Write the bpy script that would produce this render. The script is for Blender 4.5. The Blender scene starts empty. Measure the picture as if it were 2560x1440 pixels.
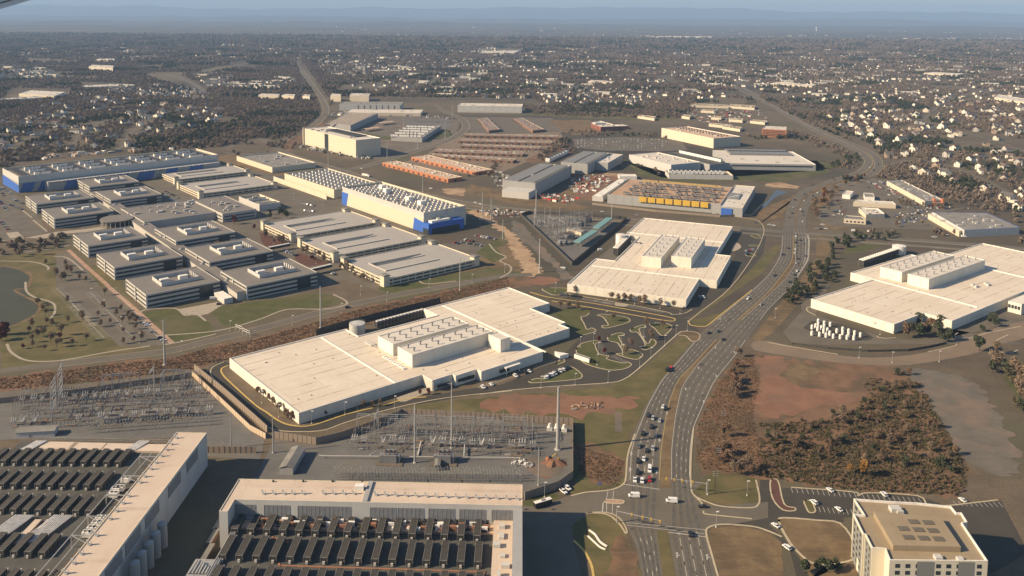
import bpy, math, random
from mathutils import Vector, Matrix
random.seed(7)
S = bpy.context.scene
C = S.collection
R = math.radians

# ---------------------------------------------------------------- camera
W0, H0 = 2560, 1440
FPX, CX, CY = 2161.35, 1250.9, 257.3
PITCH, ROLL, CAMH = .102918, .0074087, 260.0
_f = Vector((0, math.cos(PITCH), -math.sin(PITCH)))
_u = Vector((0, math.sin(PITCH), math.cos(PITCH)))
_x = Vector((1, 0, 0))
AX = _x * math.cos(ROLL) + _u * math.sin(ROLL)
AU = -_x * math.sin(ROLL) + _u * math.cos(ROLL)
cam = bpy.data.cameras.new('camera')
camo = bpy.data.objects.new('camera', cam)
C.objects.link(camo)
m = Matrix((AX, AU, -_f)).transposed().to_4x4()
m.translation = Vector((0, 0, CAMH))
camo.matrix_world = m
cam.sensor_width = 36
cam.lens = FPX / W0 * 36
cam.shift_x = (W0 / 2 - CX) / W0
cam.shift_y = -(H0 / 2 - CY) / W0
cam.clip_start = .05
cam.clip_end = 200000
S.camera = camo

# ---------------------------------------------------------------- light
SUN_EL, SUN_AZ = 30.0, math.degrees(math.atan2(-15.8, -66.0))   # direction the light comes from
wd = bpy.data.worlds.new('World')
S.world = wd
wd.use_nodes = True
wn = wd.node_tree.nodes
sky = wn.new('ShaderNodeTexSky')
sky.sky_type = 'NISHITA'
sky.sun_disc = False
sky.sun_elevation = R(SUN_EL)
sky.sun_rotation = R(90 - SUN_AZ)
sky.air_density = 1.0
sky.dust_density = .6
sky.ozone_density = 2.5
sky.altitude = 260
wd.node_tree.links.new(sky.outputs[0], wn['Background'].inputs[0])
wn['Background'].inputs[1].default_value = .072
sl = bpy.data.lights.new('sun', 'SUN')
sl.energy = 4.9
sl.angle = R(.5)
sl.color = (1, .77, .50)
so = bpy.data.objects.new('sun', sl)
C.objects.link(so)
d = Vector((math.cos(R(SUN_AZ)) * math.cos(R(SUN_EL)), math.sin(R(SUN_AZ)) * math.cos(R(SUN_EL)), math.sin(R(SUN_EL))))
so.rotation_euler = d.to_track_quat('Z', 'Y').to_euler()
so.location = (0, 0, 400)
S.view_settings.view_transform = 'Standard'
S.view_settings.look = 'None'
S.view_settings.gamma = 1
S.view_settings.exposure = .78
S.cycles.max_bounces = 5
S.cycles.diffuse_bounces = 2
S.cycles.glossy_bounces = 2
S.cycles.transmission_bounces = 3
S.cycles.transparent_max_bounces = 6
S.cycles.volume_bounces = 0
S.cycles.caustics_reflective = False
S.cycles.caustics_refractive = False

# ---------------------------------------------------------------- helpers
def P(u, v, z=0.0):
    d = _f + AX * ((u - CX) / FPX) - AU * ((v - CY) / FPX)
    t = (z - CAMH) / d.z
    return Vector((d.x * t, d.y * t, z))

def px(q):
    d = Vector((q[0], q[1], (q[2] if len(q) > 2 else 0) - CAMH))
    k = d.dot(_f)
    return (CX + FPX * d.dot(AX) / k, CY - FPX * d.dot(AU) / k)

def Z(ox, oy, pts):
    return [(ox + a / 4, oy + b / 4) for a, b in pts]

class Frame:
    def __init__(s, o, a):
        s.o = Vector((o[0], o[1])); s.a = a; s.c = math.cos(a); s.s = math.sin(a)
    def l(s, q):
        x, y = q[0] - s.o.x, q[1] - s.o.y
        return (x * s.c + y * s.s, -x * s.s + y * s.c)
    def w(s, x, y, z=0.0):
        return Vector((s.o.x + x * s.c - y * s.s, s.o.y + x * s.s + y * s.c, z))
    def lp(s, u, v, z=0.0):
        return s.l(P(u, v, z))

def auto_ang(pxs, z):
    ps = [P(u, v, z) for u, v in pxs]; n = len(ps); sx = sy = 0
    for i in range(n):
        d = ps[(i + 1) % n] - ps[i]; t = math.atan2(d.y, d.x) * 4; L = d.to_2d().length ** 2; sx += L * math.cos(t); sy += L * math.sin(t)
    return math.degrees(math.atan2(sy, sx) / 4)

def rect(pxs, z, ang):
    """frame centred on the pixels' quad, with half sizes"""
    ps = [P(u, v, z) for u, v in pxs]
    f0 = Frame((0, 0), R(ang))
    q = [f0.l(p) for p in ps]
    n = len(q)
    if n == 4:
        xs = sorted(a for a, b in q); ys = sorted(b for a, b in q)
        x0, x1, y0, y1 = (xs[0] + xs[1]) / 2, (xs[2] + xs[3]) / 2, (ys[0] + ys[1]) / 2, (ys[2] + ys[3]) / 2
    else:
        x0, x1, y0, y1 = min(a for a, b in q), max(a for a, b in q), min(b for a, b in q), max(b for a, b in q)
    c = f0.w((x0 + x1) / 2, (y0 + y1) / 2)
    return Frame((c.x, c.y), R(ang)), (x1 - x0) / 2, (y1 - y0) / 2

class MB:
    def __init__(s):
        s.v = []; s.f = []; s.m = []
    def quad(s, *p, m=0):
        n = len(s.v); s.v += [tuple(q) for q in p]; s.f.append(tuple(range(n, n + len(p)))); s.m.append(m)
        return s
    def box(s, x0, y0, z0, x1, y1, z1, m=0, bottom=False):
        n = len(s.v)
        s.v += [(x0, y0, z0), (x1, y0, z0), (x1, y1, z0), (x0, y1, z0), (x0, y0, z1), (x1, y0, z1), (x1, y1, z1), (x0, y1, z1)]
        F = [(4, 5, 6, 7), (0, 1, 5, 4), (1, 2, 6, 5), (2, 3, 7, 6), (3, 0, 4, 7)] + ([(3, 2, 1, 0)] if bottom else [])
        s.f += [tuple(n + i for i in q) for q in F]; s.m += [m] * len(F)
        return s
    def rbox(s, cx, cy, z0, lx, ly, h, a=0, m=0):
        """box centred at cx,cy turned by a"""
        n = len(s.v); c, k = math.cos(a), math.sin(a)
        for z in (z0, z0 + h):
            for x, y in ((-lx / 2, -ly / 2), (lx / 2, -ly / 2), (lx / 2, ly / 2), (-lx / 2, ly / 2)):
                s.v.append((cx + x * c - y * k, cy + x * k + y * c, z))
        F = [(4, 5, 6, 7), (0, 1, 5, 4), (1, 2, 6, 5), (2, 3, 7, 6), (3, 0, 4, 7), (3, 2, 1, 0)]
        s.f += [tuple(n + i for i in q) for q in F]; s.m += [m] * 6
        return s
    def prism(s, poly, z0, z1, cap=True, m=0, mc=None):
        a = sum(poly[i][0] * poly[(i + 1) % len(poly)][1] - poly[(i + 1) % len(poly)][0] * poly[i][1] for i in range(len(poly)))
        if a < 0: poly = poly[::-1]
        n = len(s.v); k = len(poly)
        s.v += [(p[0], p[1], z0) for p in poly] + [(p[0], p[1], z1) for p in poly]
        for i in range(k):
            j = (i + 1) % k
            s.f.append((n + i, n + j, n + k + j, n + k + i)); s.m.append(m)
        if cap:
            s.f.append(tuple(n + k + i for i in range(k))); s.m.append(m if mc is None else mc)
        return s
    def cyl(s, cx, cy, z0, z1, r0, r1=None, n=10, m=0, cap=True):
        r1 = r0 if r1 is None else r1; b = len(s.v)
        for z, r in ((z0, r0), (z1, r1)):
            s.v += [(cx + r * math.cos(2 * math.pi * i / n), cy + r * math.sin(2 * math.pi * i / n), z) for i in range(n)]
        for i in range(n):
            j = (i + 1) % n
            s.f.append((b + i, b + j, b + n + j, b + n + i)); s.m.append(m)
        if cap: s.f.append(tuple(b + n + i for i in range(n))); s.m.append(m)
        return s
    def tube(s, p, q, r, n=4, m=0, r2=None):
        p, q = Vector(p), Vector(q); d = (q - p)
        if d.length < 1e-6: return s
        e = d.normalized(); a = e.cross(Vector((0, 0, 1)) if abs(e.z) < .9 else Vector((1, 0, 0))).normalized(); c = e.cross(a)
        b = len(s.v); r2 = r if r2 is None else r2
        for o, rr in ((p, r), (q, r2)):
            for i in range(n):
                t = 2 * math.pi * (i + .5) / n
                s.v.append(tuple(o + (a * math.cos(t) + c * math.sin(t)) * rr))
        for i in range(n):
            j = (i + 1) % n
            s.f.append((b + i, b + n + i, b + n + j, b + j)); s.m.append(m)
        s.f.append(tuple(b + n + i for i in range(n))[::-1]); s.m.append(m)
        return s
    def mesh(s, name, mats):
        me = bpy.data.meshes.new(name)
        me.from_pydata(s.v, [], s.f)
        if not isinstance(mats, (list, tuple)): mats = [mats]
        for k in mats: me.materials.append(k)
        if len(mats) > 1: me.polygons.foreach_set('material_index', s.m)
        me.update()
        return me
    def build(s, name, mats, parent=None, **kw):
        return put(name, s.mesh(name, mats), parent, **kw)

def put(name, me, parent=None, loc=None, rz=0, kind=None, label=None, cat=None, group=None, sc=None):
    o = bpy.data.objects.new(name, me); C.objects.link(o)
    if parent is not None: o.parent = parent
    if loc is not None: o.location = loc if len(loc) == 3 else (loc[0], loc[1], 0)
    if rz: o.rotation_euler = (0, 0, rz)
    if sc is not None: o.scale = sc if isinstance(sc, (tuple, list)) else (sc, sc, sc)
    if kind: o['kind'] = kind
    if label: o['label'] = label
    if cat: o['category'] = cat
    if group: o['group'] = group
    return o

def thing(name, label, cat, fr=None, z=0, group=None, loc=None, rz=0):
    if fr is not None: loc = (fr.o.x, fr.o.y, z); rz = fr.a
    return put(name, None, None, loc, rz, None, label, cat, group)

def smooth(pts, n=6, closed=False):
    if len(pts) < 3: return pts
    out = []; k = len(pts)
    rng = range(k) if closed else range(k - 1)
    for i in rng:
        p1, p2 = pts[i], pts[(i + 1) % k]
        p0 = pts[i - 1] if (i > 0 or closed) else p1 * 2 - p2
        p3 = pts[(i + 2) % k] if (i + 2 < k or closed) else p2 * 2 - p1
        # centripetal-ish: fall back to linear on very uneven spacing
        for j in range(n):
            t = j / n
            a = .5 * ((2 * p1) + (p2 - p0) * t + (2 * p0 - 5 * p1 + 4 * p2 - p3) * t * t + (3 * p1 - p0 - 3 * p2 + p3) * t ** 3)
            out.append(a)
    if not closed: out.append(pts[-1])
    return out

def gp(pts, z=0.0):
    return [P(u, v, 0).to_2d() for u, v in pts]

ZC = [0]
def lift(z):
    ZC[0] += 1; return z + (ZC[0] % 8) * .0008

def ribbon(name, pts, width, z, mat, n=5, thick=0, world=False, **kw):
    z = lift(z)
    w = smooth(pts if world else gp(pts), n)
    mb = MB(); L = []; Rr = []
    for i, p in enumerate(w):
        t = (w[min(i + 1, len(w) - 1)] - w[max(i - 1, 0)])
        if t.length < 1e-6: t = Vector((1, 0))
        t.normalize(); nn = Vector((-t.y, t.x))
        wd_ = width if not callable(width) else width(i / (len(w) - 1))
        L.append(p + nn * wd_ / 2); Rr.append(p - nn * wd_ / 2)
    for i in range(len(w) - 1):
        a, b, c, d = Rr[i], Rr[i + 1], L[i + 1], L[i]
        mb.quad((a.x, a.y, z), (b.x, b.y, z), (c.x, c.y, z), (d.x, d.y, z))
        if thick:
            for s_, e_ in ((a, b), (c, d)):
                mb.quad((s_.x, s_.y, z - thick), (e_.x, e_.y, z - thick), (e_.x, e_.y, z), (s_.x, s_.y, z))
    kw.setdefault('kind', 'structure')
    return mb.build(name, mat, **kw)

def rough_outline(w, step, amp):
    out = []
    for i, p in enumerate(w):
        q = w[(i + 1) % len(w)]; n = max(1, int((q - p).length / step)); d = q - p
        nn = Vector((-d.y, d.x)).normalized() if d.length > 1e-6 else Vector((0, 0))
        for j in range(n):
            a = random.uniform(-amp, amp)
            out.append(p + d * (j / n) + nn * a)
    return out

def area(name, pts, z, mat, n=0, jag=0, step=4, world=False, **kw):
    z = lift(z)
    w = [Vector(p) for p in pts] if world else gp(pts)
    if n: w = smooth(w, n, True)
    if jag: w = rough_outline(w, step, jag)
    mb = MB(); mb.quad(*[(p.x, p.y, z) for p in w])
    a = sum(w[i].x * w[(i + 1) % len(w)].y - w[(i + 1) % len(w)].x * w[i].y for i in range(len(w)))
    if a < 0: mb.f[0] = mb.f[0][::-1]
    kw.setdefault('kind', 'structure')
    return mb.build(name, mat, **kw)

def kerb(pts, mat, width=.7, closed=True, n=4, z=.16, name='kerb'):
    w = gp(pts)
    if closed: w = smooth(w, n, True) if n else w; w = w + [w[0], w[1]]
    elif n: w = smooth(w, n)
    return ribbon(name, w, width, z, mat, n=1, thick=.16, world=True)

# ---------------------------------------------------------------- materials
def lk(nt, a, b): nt.links.new(a, b)
class NT:
    def __init__(s, name):
        s.mat = bpy.data.materials.new(name); s.mat.use_nodes = True
        s.t = s.mat.node_tree; s.b = s.t.nodes['Principled BSDF']
        s.b.inputs['Specular IOR Level'].default_value = .25
        s.tc = None
    def n(s, ty, **kw):
        o = s.t.nodes.new(ty)
        for k, v in kw.items(): setattr(o, k, v)
        return o
    def co(s, kind='Object'):
        if s.tc is None: s.tc = s.n('ShaderNodeTexCoord')
        return s.tc.outputs[kind]
    def noise(s, scale, detail=3, rough=.6, vec=None, stretch=None):
        o = s.n('ShaderNodeTexNoise'); o.inputs['Scale'].default_value = scale
        o.inputs['Detail'].default_value = detail; o.inputs['Roughness'].default_value = rough
        v = vec or s.co()
        if stretch:
            mp = s.n('ShaderNodeMapping'); mp.inputs['Scale'].default_value = stretch; lk(s.t, v, mp.inputs[0]); v = mp.outputs[0]
        lk(s.t, v, o.inputs['Vector']); return o.outputs['Fac']
    def math(s, op, a, b=None, c=None):
        o = s.n('ShaderNodeMath', operation=op)
        for i, q in enumerate((a, b, c)):
            if q is None: continue
            if isinstance(q, (int, float)): o.inputs[i].default_value = q
            else: lk(s.t, q, o.inputs[i])
        return o.outputs[0]
    def step(s, v, lo, hi):
        o = s.n('ShaderNodeMapRange'); o.inputs[1].default_value = lo; o.inputs[2].default_value = hi
        lk(s.t, v, o.inputs[0]); return o.outputs[0]
    def mix(s, f, a, b):
        o = s.n('ShaderNodeMix', data_type='RGBA')
        for i, q in ((0, f), (6, a), (7, b)):
            if isinstance(q, (int, float)): o.inputs[i].default_value = q
            elif isinstance(q, (tuple, list)): o.inputs[i].default_value = (*q, 1)
            else: lk(s.t, q, o.inputs[i])
        return o.outputs[2]
    def sep(s):
        o = s.n('ShaderNodeSeparateXYZ'); lk(s.t, s.co(), o.inputs[0]); return o.outputs
    def out(s, col, rough=.9, bump=None, dist=.1, metallic=0):
        if isinstance(col, (tuple, list)): s.b.inputs['Base Color'].default_value = (*col, 1)
        else: lk(s.t, col, s.b.inputs['Base Color'])
        if isinstance(rough, (int, float)): s.b.inputs['Roughness'].default_value = rough
        else: lk(s.t, rough, s.b.inputs['Roughness'])
        s.b.inputs['Metallic'].default_value = metallic
        if bump is not None:
            o = s.n('ShaderNodeBump'); o.inputs['Distance'].default_value = dist; o.inputs['Strength'].default_value = .6
            lk(s.t, bump, o.inputs['Height']); lk(s.t, o.outputs[0], s.b.inputs['Normal'])
        return s.mat

def mottled(name, c1, c2, scale=.1, fine=1.5, c3=None, s3=.02, rough=.92, bump=0, t=(.4, .6)):
    q = NT(name)
    f = q.step(q.noise(scale, 4, .65), *t)
    col = q.mix(f, c1, c2)
    if c3: col = q.mix(q.step(q.noise(s3, 3, .6), .48, .62), col, c3)
    g = q.noise(fine, 2, .7)
    g2 = q.noise(.55, 4, .75, stretch=(.16, 1, 1)); g3 = q.noise(.028, 5, .7)
    col = q.mix(q.math('MULTIPLY', q.step(g2, .46, .66), .32), col, tuple(min(1, x * 1.35) for x in c2)); col = q.mix(q.math('MULTIPLY', q.step(g3, .50, .66), .35), col, tuple(x * .68 for x in c1))
    k = q.step(g, .25, .75)
    col = q.mix(q.math('MULTIPLY', k, .35), col, tuple(x * .55 for x in c1))
    return q.out(col, rough, g if bump else None, bump)

def plain(name, c, rough=.7, var=.12, scale=.35, metallic=0):
    q = NT(name)
    col = q.mix(q.step(q.noise(scale, 4, .65), .35, .65), tuple(x * (1 - var) for x in c), tuple(min(1, x * (1 + var)) for x in c))
    return q.out(col, rough, metallic=metallic)

M = {}
def mats():
    # ground family (world coordinates since these meshes sit at the origin)
    q = NT('ground_far')
    a = q.mix(q.step(q.noise(.05, 5, .7), .4, .62), (.135, .107, .072), (.18, .14, .095))
    a = q.mix(q.step(q.noise(.009, 4, .6), .45, .6), a, (.125, .112, .068))
    a = q.mix(q.step(q.noise(.0009, 6, .65, stretch=(.6, 1, 1)), .46, .60), a, (.055, .050, .042))
    a = q.mix(q.step(q.noise(.0021, 4, .7, stretch=(1, .45, 1)), .60, .66), a, (.12, .105, .07))
    a = q.mix(q.math('MULTIPLY', q.step(q.noise(.7, 3, .8), .3, .7), .45), a, (.025, .021, .015))
    M['ground'] = q.out(a, .95)
    M['grass'] = mottled('grass', (0.096, 0.088, 0.035), (0.130, 0.114, 0.050), .06, 1.4, (0.158, 0.124, 0.056), .03)
    M['lawn'] = mottled('lawn', (0.069, 0.077, 0.027), (0.098, 0.100, 0.037), .08, 1.2, (0.125, 0.106, 0.056), .025)
    M['dry'] = mottled('dry_grass', (0.144, 0.100, 0.056), (0.200, 0.144, 0.077), .12, 1.6, (0.106, 0.077, 0.045), .04)
    M['rust'] = mottled('rust_scrub', (0.156, 0.094, 0.057), (0.206, 0.125, 0.075), .10, .9, (0.094, 0.075, 0.045), .035)
    M['clay'] = mottled('red_clay', (.20, .105, .066), (.245, .135, .085), .07, .8, (.17, .11, .075), .03)
    M['sand'] = mottled('bare_sand', (.36, .25, .15), (.44, .32, .20), .1, 1.0, (.25, .16, .10), .05)
    M['gravel'] = mottled('gravel_yard', (0.124, 0.112, 0.091), (0.158, 0.140, 0.112), .07, 1.8, (0.206, 0.149, 0.111), .03)
    M['yardgravel'] = mottled('grey_yard_gravel', (.128, .126, .118), (.158, .154, .142), .08, 1.8, (.165, .15, .13), .035)
    M['mulch'] = mottled('mulch', (.10, .05, .038), (.13, .065, .048), .2, 2.0)
    def asph(name, c, c2):
        q = NT(name)
        col = q.mix(q.step(q.noise(.045, 4, .6), .38, .62), c, c2)
        col = q.mix(q.math('MULTIPLY', q.step(q.noise(.25, 5, .75), .45, .75), .35), col, tuple(x * .7 for x in c))
        col = q.mix(q.math('MULTIPLY', q.step(q.noise(2.5, 2, .8), .3, .7), .25), col, tuple(x * 1.3 for x in c2))
        return q.out(col, .85)
    M['road'] = asph('road_asphalt', (0.112, 0.100, 0.077), (0.140, 0.123, 0.097))
    M['lot'] = asph('lot_asphalt', (0.050, 0.046, 0.037), (0.064, 0.058, 0.047))
    M['lotgrey'] = asph('worn_lot', (0.109, 0.096, 0.075), (0.140, 0.123, 0.095))
    M['browndrive'] = asph('brown_drive', (0.172, 0.132, 0.094), (0.201, 0.155, 0.109))
    M['wear'] = plain('tyre_wear', (.096, .090, .078), .8, .25, .3)
    M['kerb'] = plain('kerb_concrete', (.42, .36, .25), .9)
    M['kerby'] = plain('kerb_yellow', (.50, .36, .12), .85)
    M['path'] = plain('path_concrete', (0.340, 0.297, 0.230), .9)
    M['tanpath'] = plain('tan_path', (.36, .235, .165), .9, .2, .15)
    M['paint'] = plain('road_paint', (.46, .44, .39), .8, .2, .8)
    M['painty'] = plain('yellow_paint', (.50, .34, .10), .8, .2, .8)
    # pond
    q = NT('pond_water')
    col = q.mix(q.step(q.noise(.03, 3), .3, .7), (.060, .062, .042), (.075, .075, .050))
    q.b.inputs['Specular IOR Level'].default_value = .08
    M['water'] = q.out(col, .5, q.noise(.8, 2), .05)
    q = NT('dark_pool'); M['pool'] = q.out(q.mix(q.noise(.05), (.05, .06, .065), (.07, .08, .085)), .3)
    # roofs
    def membrane(name, c, seam, stain, pitch=11.5, axis=1, dark=.8):
        q = NT(name); X = q.sep()
        u, v = X[axis], X[1 - axis]
        fr = q.math('ABSOLUTE', q.math('SUBTRACT', q.math('FRACT', q.math('DIVIDE', u, pitch)), .5))
        ln = q.step(fr, .045, .02)
        dash = q.step(q.noise(.12, 3, .7, stretch=(.35, .35, 1)), .42, .6)
        f1 = q.math('MULTIPLY', ln, q.math('MULTIPLY', dash, dark))
        fr2 = q.math('ABSOLUTE', q.math('SUBTRACT', q.math('FRACT', q.math('DIVIDE', v, 27.0)), .5))
        f2 = q.math('MULTIPLY', q.step(fr2, .016, .008), q.math('MULTIPLY', q.step(q.noise(.2), .4, .6), .22))
        base = q.mix(q.step(q.noise(.035, 4, .6), .35, .65), c, tuple(x * .93 for x in c))
        base = q.mix(q.math('MULTIPLY', q.step(q.noise(.07, 6, .78, stretch=(1, .5, 1)), .46, .72), .6), base, stain)
        base = q.mix(q.math('MULTIPLY', q.step(q.noise(.45, 4, .8), .60, .72), .25), base, seam)
        # membrane sheets: faint tone steps between rolls
        ck = q.n('ShaderNodeTexWhiteNoise', noise_dimensions='1D'); lk(q.t, q.math('FLOOR', q.math('DIVIDE', u, pitch / 4)), ck.inputs['W'])
        base = q.mix(q.math('MULTIPLY', ck.outputs['Value'], .2), base, stain)
        cv = q.n('ShaderNodeCombineXYZ'); lk(q.t, q.math('FLOOR', q.math('DIVIDE', u, pitch)), cv.inputs[0]); lk(q.t, q.math('FLOOR', q.math('DIVIDE', v, 27.0)), cv.inputs[1])
        wn2 = q.n('ShaderNodeTexWhiteNoise', noise_dimensions='3D'); lk(q.t, cv.outputs[0], wn2.inputs['Vector'])
        base = q.mix(q.math('MULTIPLY', wn2.outputs['Value'], .22), base, stain)
        col = q.mix(f1, base, seam); col = q.mix(f2, col, seam)
        return q.out(col, .75)
    M['cream'] = membrane('cream_membrane', (.68, .61, .50), (.20, .15, .10), (.55, .46, .35))
    M['cream2'] = membrane('cream_membrane_long', (.66, .61, .53), (.16, .13, .09), (.54, .47, .38), 14, 0)
    M['cream3'] = membrane('pale_grey_membrane', (.62, .58, .51), (.30, .26, .20), (.54, .47, .38), 16, 1, .25)
    M['peach'] = membrane('peach_membrane', (.60, .50, .40), (.25, .19, .14), (.47, .36, .27), 40, 1, .3)
    M['louvre2'] = plain('dark_grille', (.13, .115, .09), .7)
    M['orangedeck'] = mottled('orange_deck', (.42, .27, .17), (.50, .34, .22), .08, .6, (.38, .28, .20), .05)
    M['tanroof'] = membrane('tan_roof', (0.317, 0.255, 0.167), (0.176, 0.132, 0.088), (0.238, 0.176, 0.114), 30, 1, .2)
    M['greyroof'] = membrane('grey_office_roof', (0.182, 0.168, 0.150), (0.094, 0.081, 0.074), (0.235, 0.209, 0.182), 9, 1, .15)
    M['deck'] = membrane('parking_deck', (0.396, 0.374, 0.341), (0.198, 0.187, 0.165), (0.330, 0.308, 0.275), 5.2, 1, .35)
    M['darkdeck'] = plain('dark_roof_deck', (0.085, 0.084, 0.074), .85, .15, .08)
    M['midroof'] = plain('mid_grey_roof', (.22, .21, .19), .85, .2, .1)
    M['brownroof'] = plain('brown_gravel_roof', (0.240, 0.174, 0.138), .9, .2, .08)
    M['orangeroof'] = membrane('orange_cream_roof', (.56, .42, .30), (.25, .17, .12), (.45, .3, .2), 12, 0, .3)
    # walls
    def streaked(name, c, d):
        q = NT(name)
        f = q.step(q.noise(.22, 5, .7, stretch=(1, 1, .12)), .42, .75)
        return q.out(q.mix(q.math('MULTIPLY', f, .55), c, d), .85)
    M['ochre'] = streaked('ochre_screen', (.40, .31, .13), (.30, .22, .10))
    M['whitewall'] = streaked('white_wall', (.70, .66, .56), (.50, .46, .38))
    M['creamwall'] = streaked('cream_wall', (.62, .55, .42), (.46, .39, .29))
    M['greywall'] = streaked('grey_wall', (.34, .34, .33), (.25, .25, .24))
    M['palewall'] = streaked('pale_grey_wall', (.50, .49, .46), (.38, .37, .35))
    M['bandlight'] = streaked('office_spandrel', (0.460, 0.437, 0.391), (0.345, 0.322, 0.287))
    M['parapet'] = plain('parapet_cap', (.60, .54, .42), .7)
    M['trim'] = plain('white_trim', (.74, .71, .64), .6)
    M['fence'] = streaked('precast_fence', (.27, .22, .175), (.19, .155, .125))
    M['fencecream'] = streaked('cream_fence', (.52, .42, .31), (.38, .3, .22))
    M['fencedark'] = plain('dark_fence', (.075, .07, .062), .85)
    M['blue'] = plain('blue_panel', (.05, .135, .46), .5, .08)
    M['bluedark'] = plain('deep_blue_panel', (.05, .13, .36), .5, .15)
    M['yellow'] = streaked('yellow_screen', (.62, .40, .06), (.45, .28, .05))
    M['brick'] = plain('red_brick', (.26, .10, .07), .9, .2, .4)
    M['orange'] = plain('orange_brick', (.42, .17, .085), .9, .15, .4)
    M['brownwall'] = plain('brown_wall', (.20, .12, .085), .9)
    q = NT('window_glass'); M['glass'] = q.out(q.mix(q.noise(.15), (.025, .035, .040), (.05, .06, .065)), .12)
    M['louvre'] = plain('louvre_grey', (.20, .205, .21), .6)
    M['dark'] = plain('dark_metal', (.048, .046, .042), .6, .2, 1.0)
    M['fan'] = plain('fan_housing', (.20, .19, .165), .6, .2, 1.0)
    M['steel'] = plain('galvanised_steel', (.38, .38, .37), .5, .15, .6, .3)
    M['paleMetal'] = plain('white_metal', (.75, .73, .68), .5)
    M['polegrey'] = plain('pole_steel', (.33, .33, .31), .55, .1, .4)
    M['ruststeel'] = plain('rust_pipe', (.30, .15, .09), .8)
    M['teal'] = plain('teal_duct', (.16, .30, .30), .6)
    M['insul'] = plain('brown_insulator', (.16, .10, .08), .5)
    M['black'] = plain('black_rubber', (.02, .02, .02), .6)
    M['tank'] = plain('tank_paint', (.46, .46, .43), .6, .1)
    M['hotelwall'] = streaked('hotel_stucco', (.66, .60, .47), (.56, .5, .38))
    M['hotelgrey'] = streaked('hotel_grey_stucco', (.22, .22, .20), (.17, .17, .16))
    M['signblue'] = plain('blue_sign', (.05, .10, .35), .6)
    M['redlight'] = plain('red_paint', (.45, .05, .03), .5)
    def veg(name, cols, rough=.95):
        q = NT(name); oi = q.n('ShaderNodeObjectInfo'); geo = q.n('ShaderNodeNewGeometry')
        cr = q.n('ShaderNodeValToRGB'); el = cr.color_ramp.elements
        for i, c in enumerate(cols):
            e = el[i] if i < 2 else el.new(0)
            e.position = i / (len(cols) - 1) * .999; e.color = (*c, 1)
        lk(q.t, oi.outputs['Random'], cr.inputs[0])
        col = q.mix(q.math('MULTIPLY', geo.outputs['Random Per Island'], .5), cr.outputs[0], tuple(x * .55 for x in cols[0]))
        return q.out(col, rough)
    M['bare'] = veg('bare_twigs', [(0.214, 0.159, 0.113), (0.252, 0.189, 0.136), (0.202, 0.159, 0.125), (0.239, 0.171, 0.113)])
    M['rusty'] = veg('rust_leaves', [(.20, .125, .078), (.225, .14, .085), (.18, .125, .08)])
    M['redleaf'] = veg('red_leaves', [(.15, .04, .035), (.13, .045, .04)])
    M['gold'] = veg('gold_leaves', [(.24, .13, .035), (.20, .11, .03)])
    M['green'] = veg('evergreen_needles', [(.062, .075, .038), (.078, .088, .046), (.07, .078, .048)])
    M['olive'] = veg('olive_scrub', [(.125, .105, .055), (.15, .115, .06), (.10, .09, .05)])
    M['scrubleaf'] = veg('scrub_leaves', [(.19, .118, .070), (.22, .14, .082), (.17, .115, .07), (.21, .15, .09)])
    q = NT('far_woodland_floor'); a = q.mix(q.step(q.noise(.012, 5, .7), .4, .6), (.078, .066, .054), (.108, .088, .070)); a = q.mix(q.step(q.noise(.0016, 5, .65, stretch=(.5, 1, 1)), .60, .70), a, (.14, .125, .09)); a = q.mix(q.step(q.noise(.0006, 4, .6), .5, .6), a, (.062, .058, .050))
    M['fargound'] = q.out(a, .95)
    M['forest'] = veg('far_wood', [(0.204, 0.160, 0.122), (0.258, 0.194, 0.149), (0.156, 0.148, 0.094), (0.276, 0.192, 0.125), (0.148, 0.131, 0.094), (0.221, 0.174, 0.138)])
    M['bark'] = plain('bark', (.09, .07, .055), .95)
    for i, c in enumerate([(.74, .70, .60), (.60, .54, .44), (.42, .40, .37), (.34, .26, .2)]): M['hw%d' % i] = plain('house_wall_%d' % i, c, .85)
    for i, c in enumerate([(.10, .095, .09), (.14, .11, .09), (.07, .068, .066)]): M['hr%d' % i] = plain('house_roof_%d' % i, c, .9)
    for n_, c in dict(white=(.72, .72, .70), black=(.018, .018, .02), silver=(.36, .37, .37), red=(.34, .02, .02), blue=(.04, .07, .18), grey=(.12, .125, .13)).items():
        q = NT('car_' + n_); q.b.inputs['Coat Weight'].default_value = .3; M['car' + n_] = q.out(c, .35)
mats()
# ---------------------------------------------------------------- building helpers
def ortho(q):
    """snap a near-rectilinear local polygon to its axes"""
    q = [list(p) for p in q]; n = len(q)
    for i in range(n):
        a, b = q[i], q[(i + 1) % n]
        k = 1 if abs(b[0] - a[0]) > abs(b[1] - a[1]) else 0
        m_ = (a[k] + b[k]) / 2; a[k] = b[k] = m_
    for i in range(n):
        a, b = q[i], q[(i + 1) % n]
        k = 1 if abs(b[0] - a[0]) > abs(b[1] - a[1]) else 0
        b[k] = a[k] if i < n - 1 else b[k]
    return [tuple(p) for p in q]

def ccw(poly):
    a = sum(poly[i][0] * poly[(i + 1) % len(poly)][1] - poly[(i + 1) % len(poly)][0] * poly[i][1] for i in range(len(poly)))
    return poly if a > 0 else poly[::-1]

def inset(poly, d):
    poly = ccw(poly); n = len(poly); out = []
    for i in range(n):
        p0, p1, p2 = Vector(poly[i - 1]), Vector(poly[i]), Vector(poly[(i + 1) % n])
        a = (p1 - p0).normalized(); b = (p2 - p1).normalized()
        na = Vector((-a.y, a.x)); nb = Vector((-b.y, b.x))
        k = 1 + na.dot(nb)
        out.append(tuple(p1 + (na + nb) * (d / k if k > .2 else d)))
    return out

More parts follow.
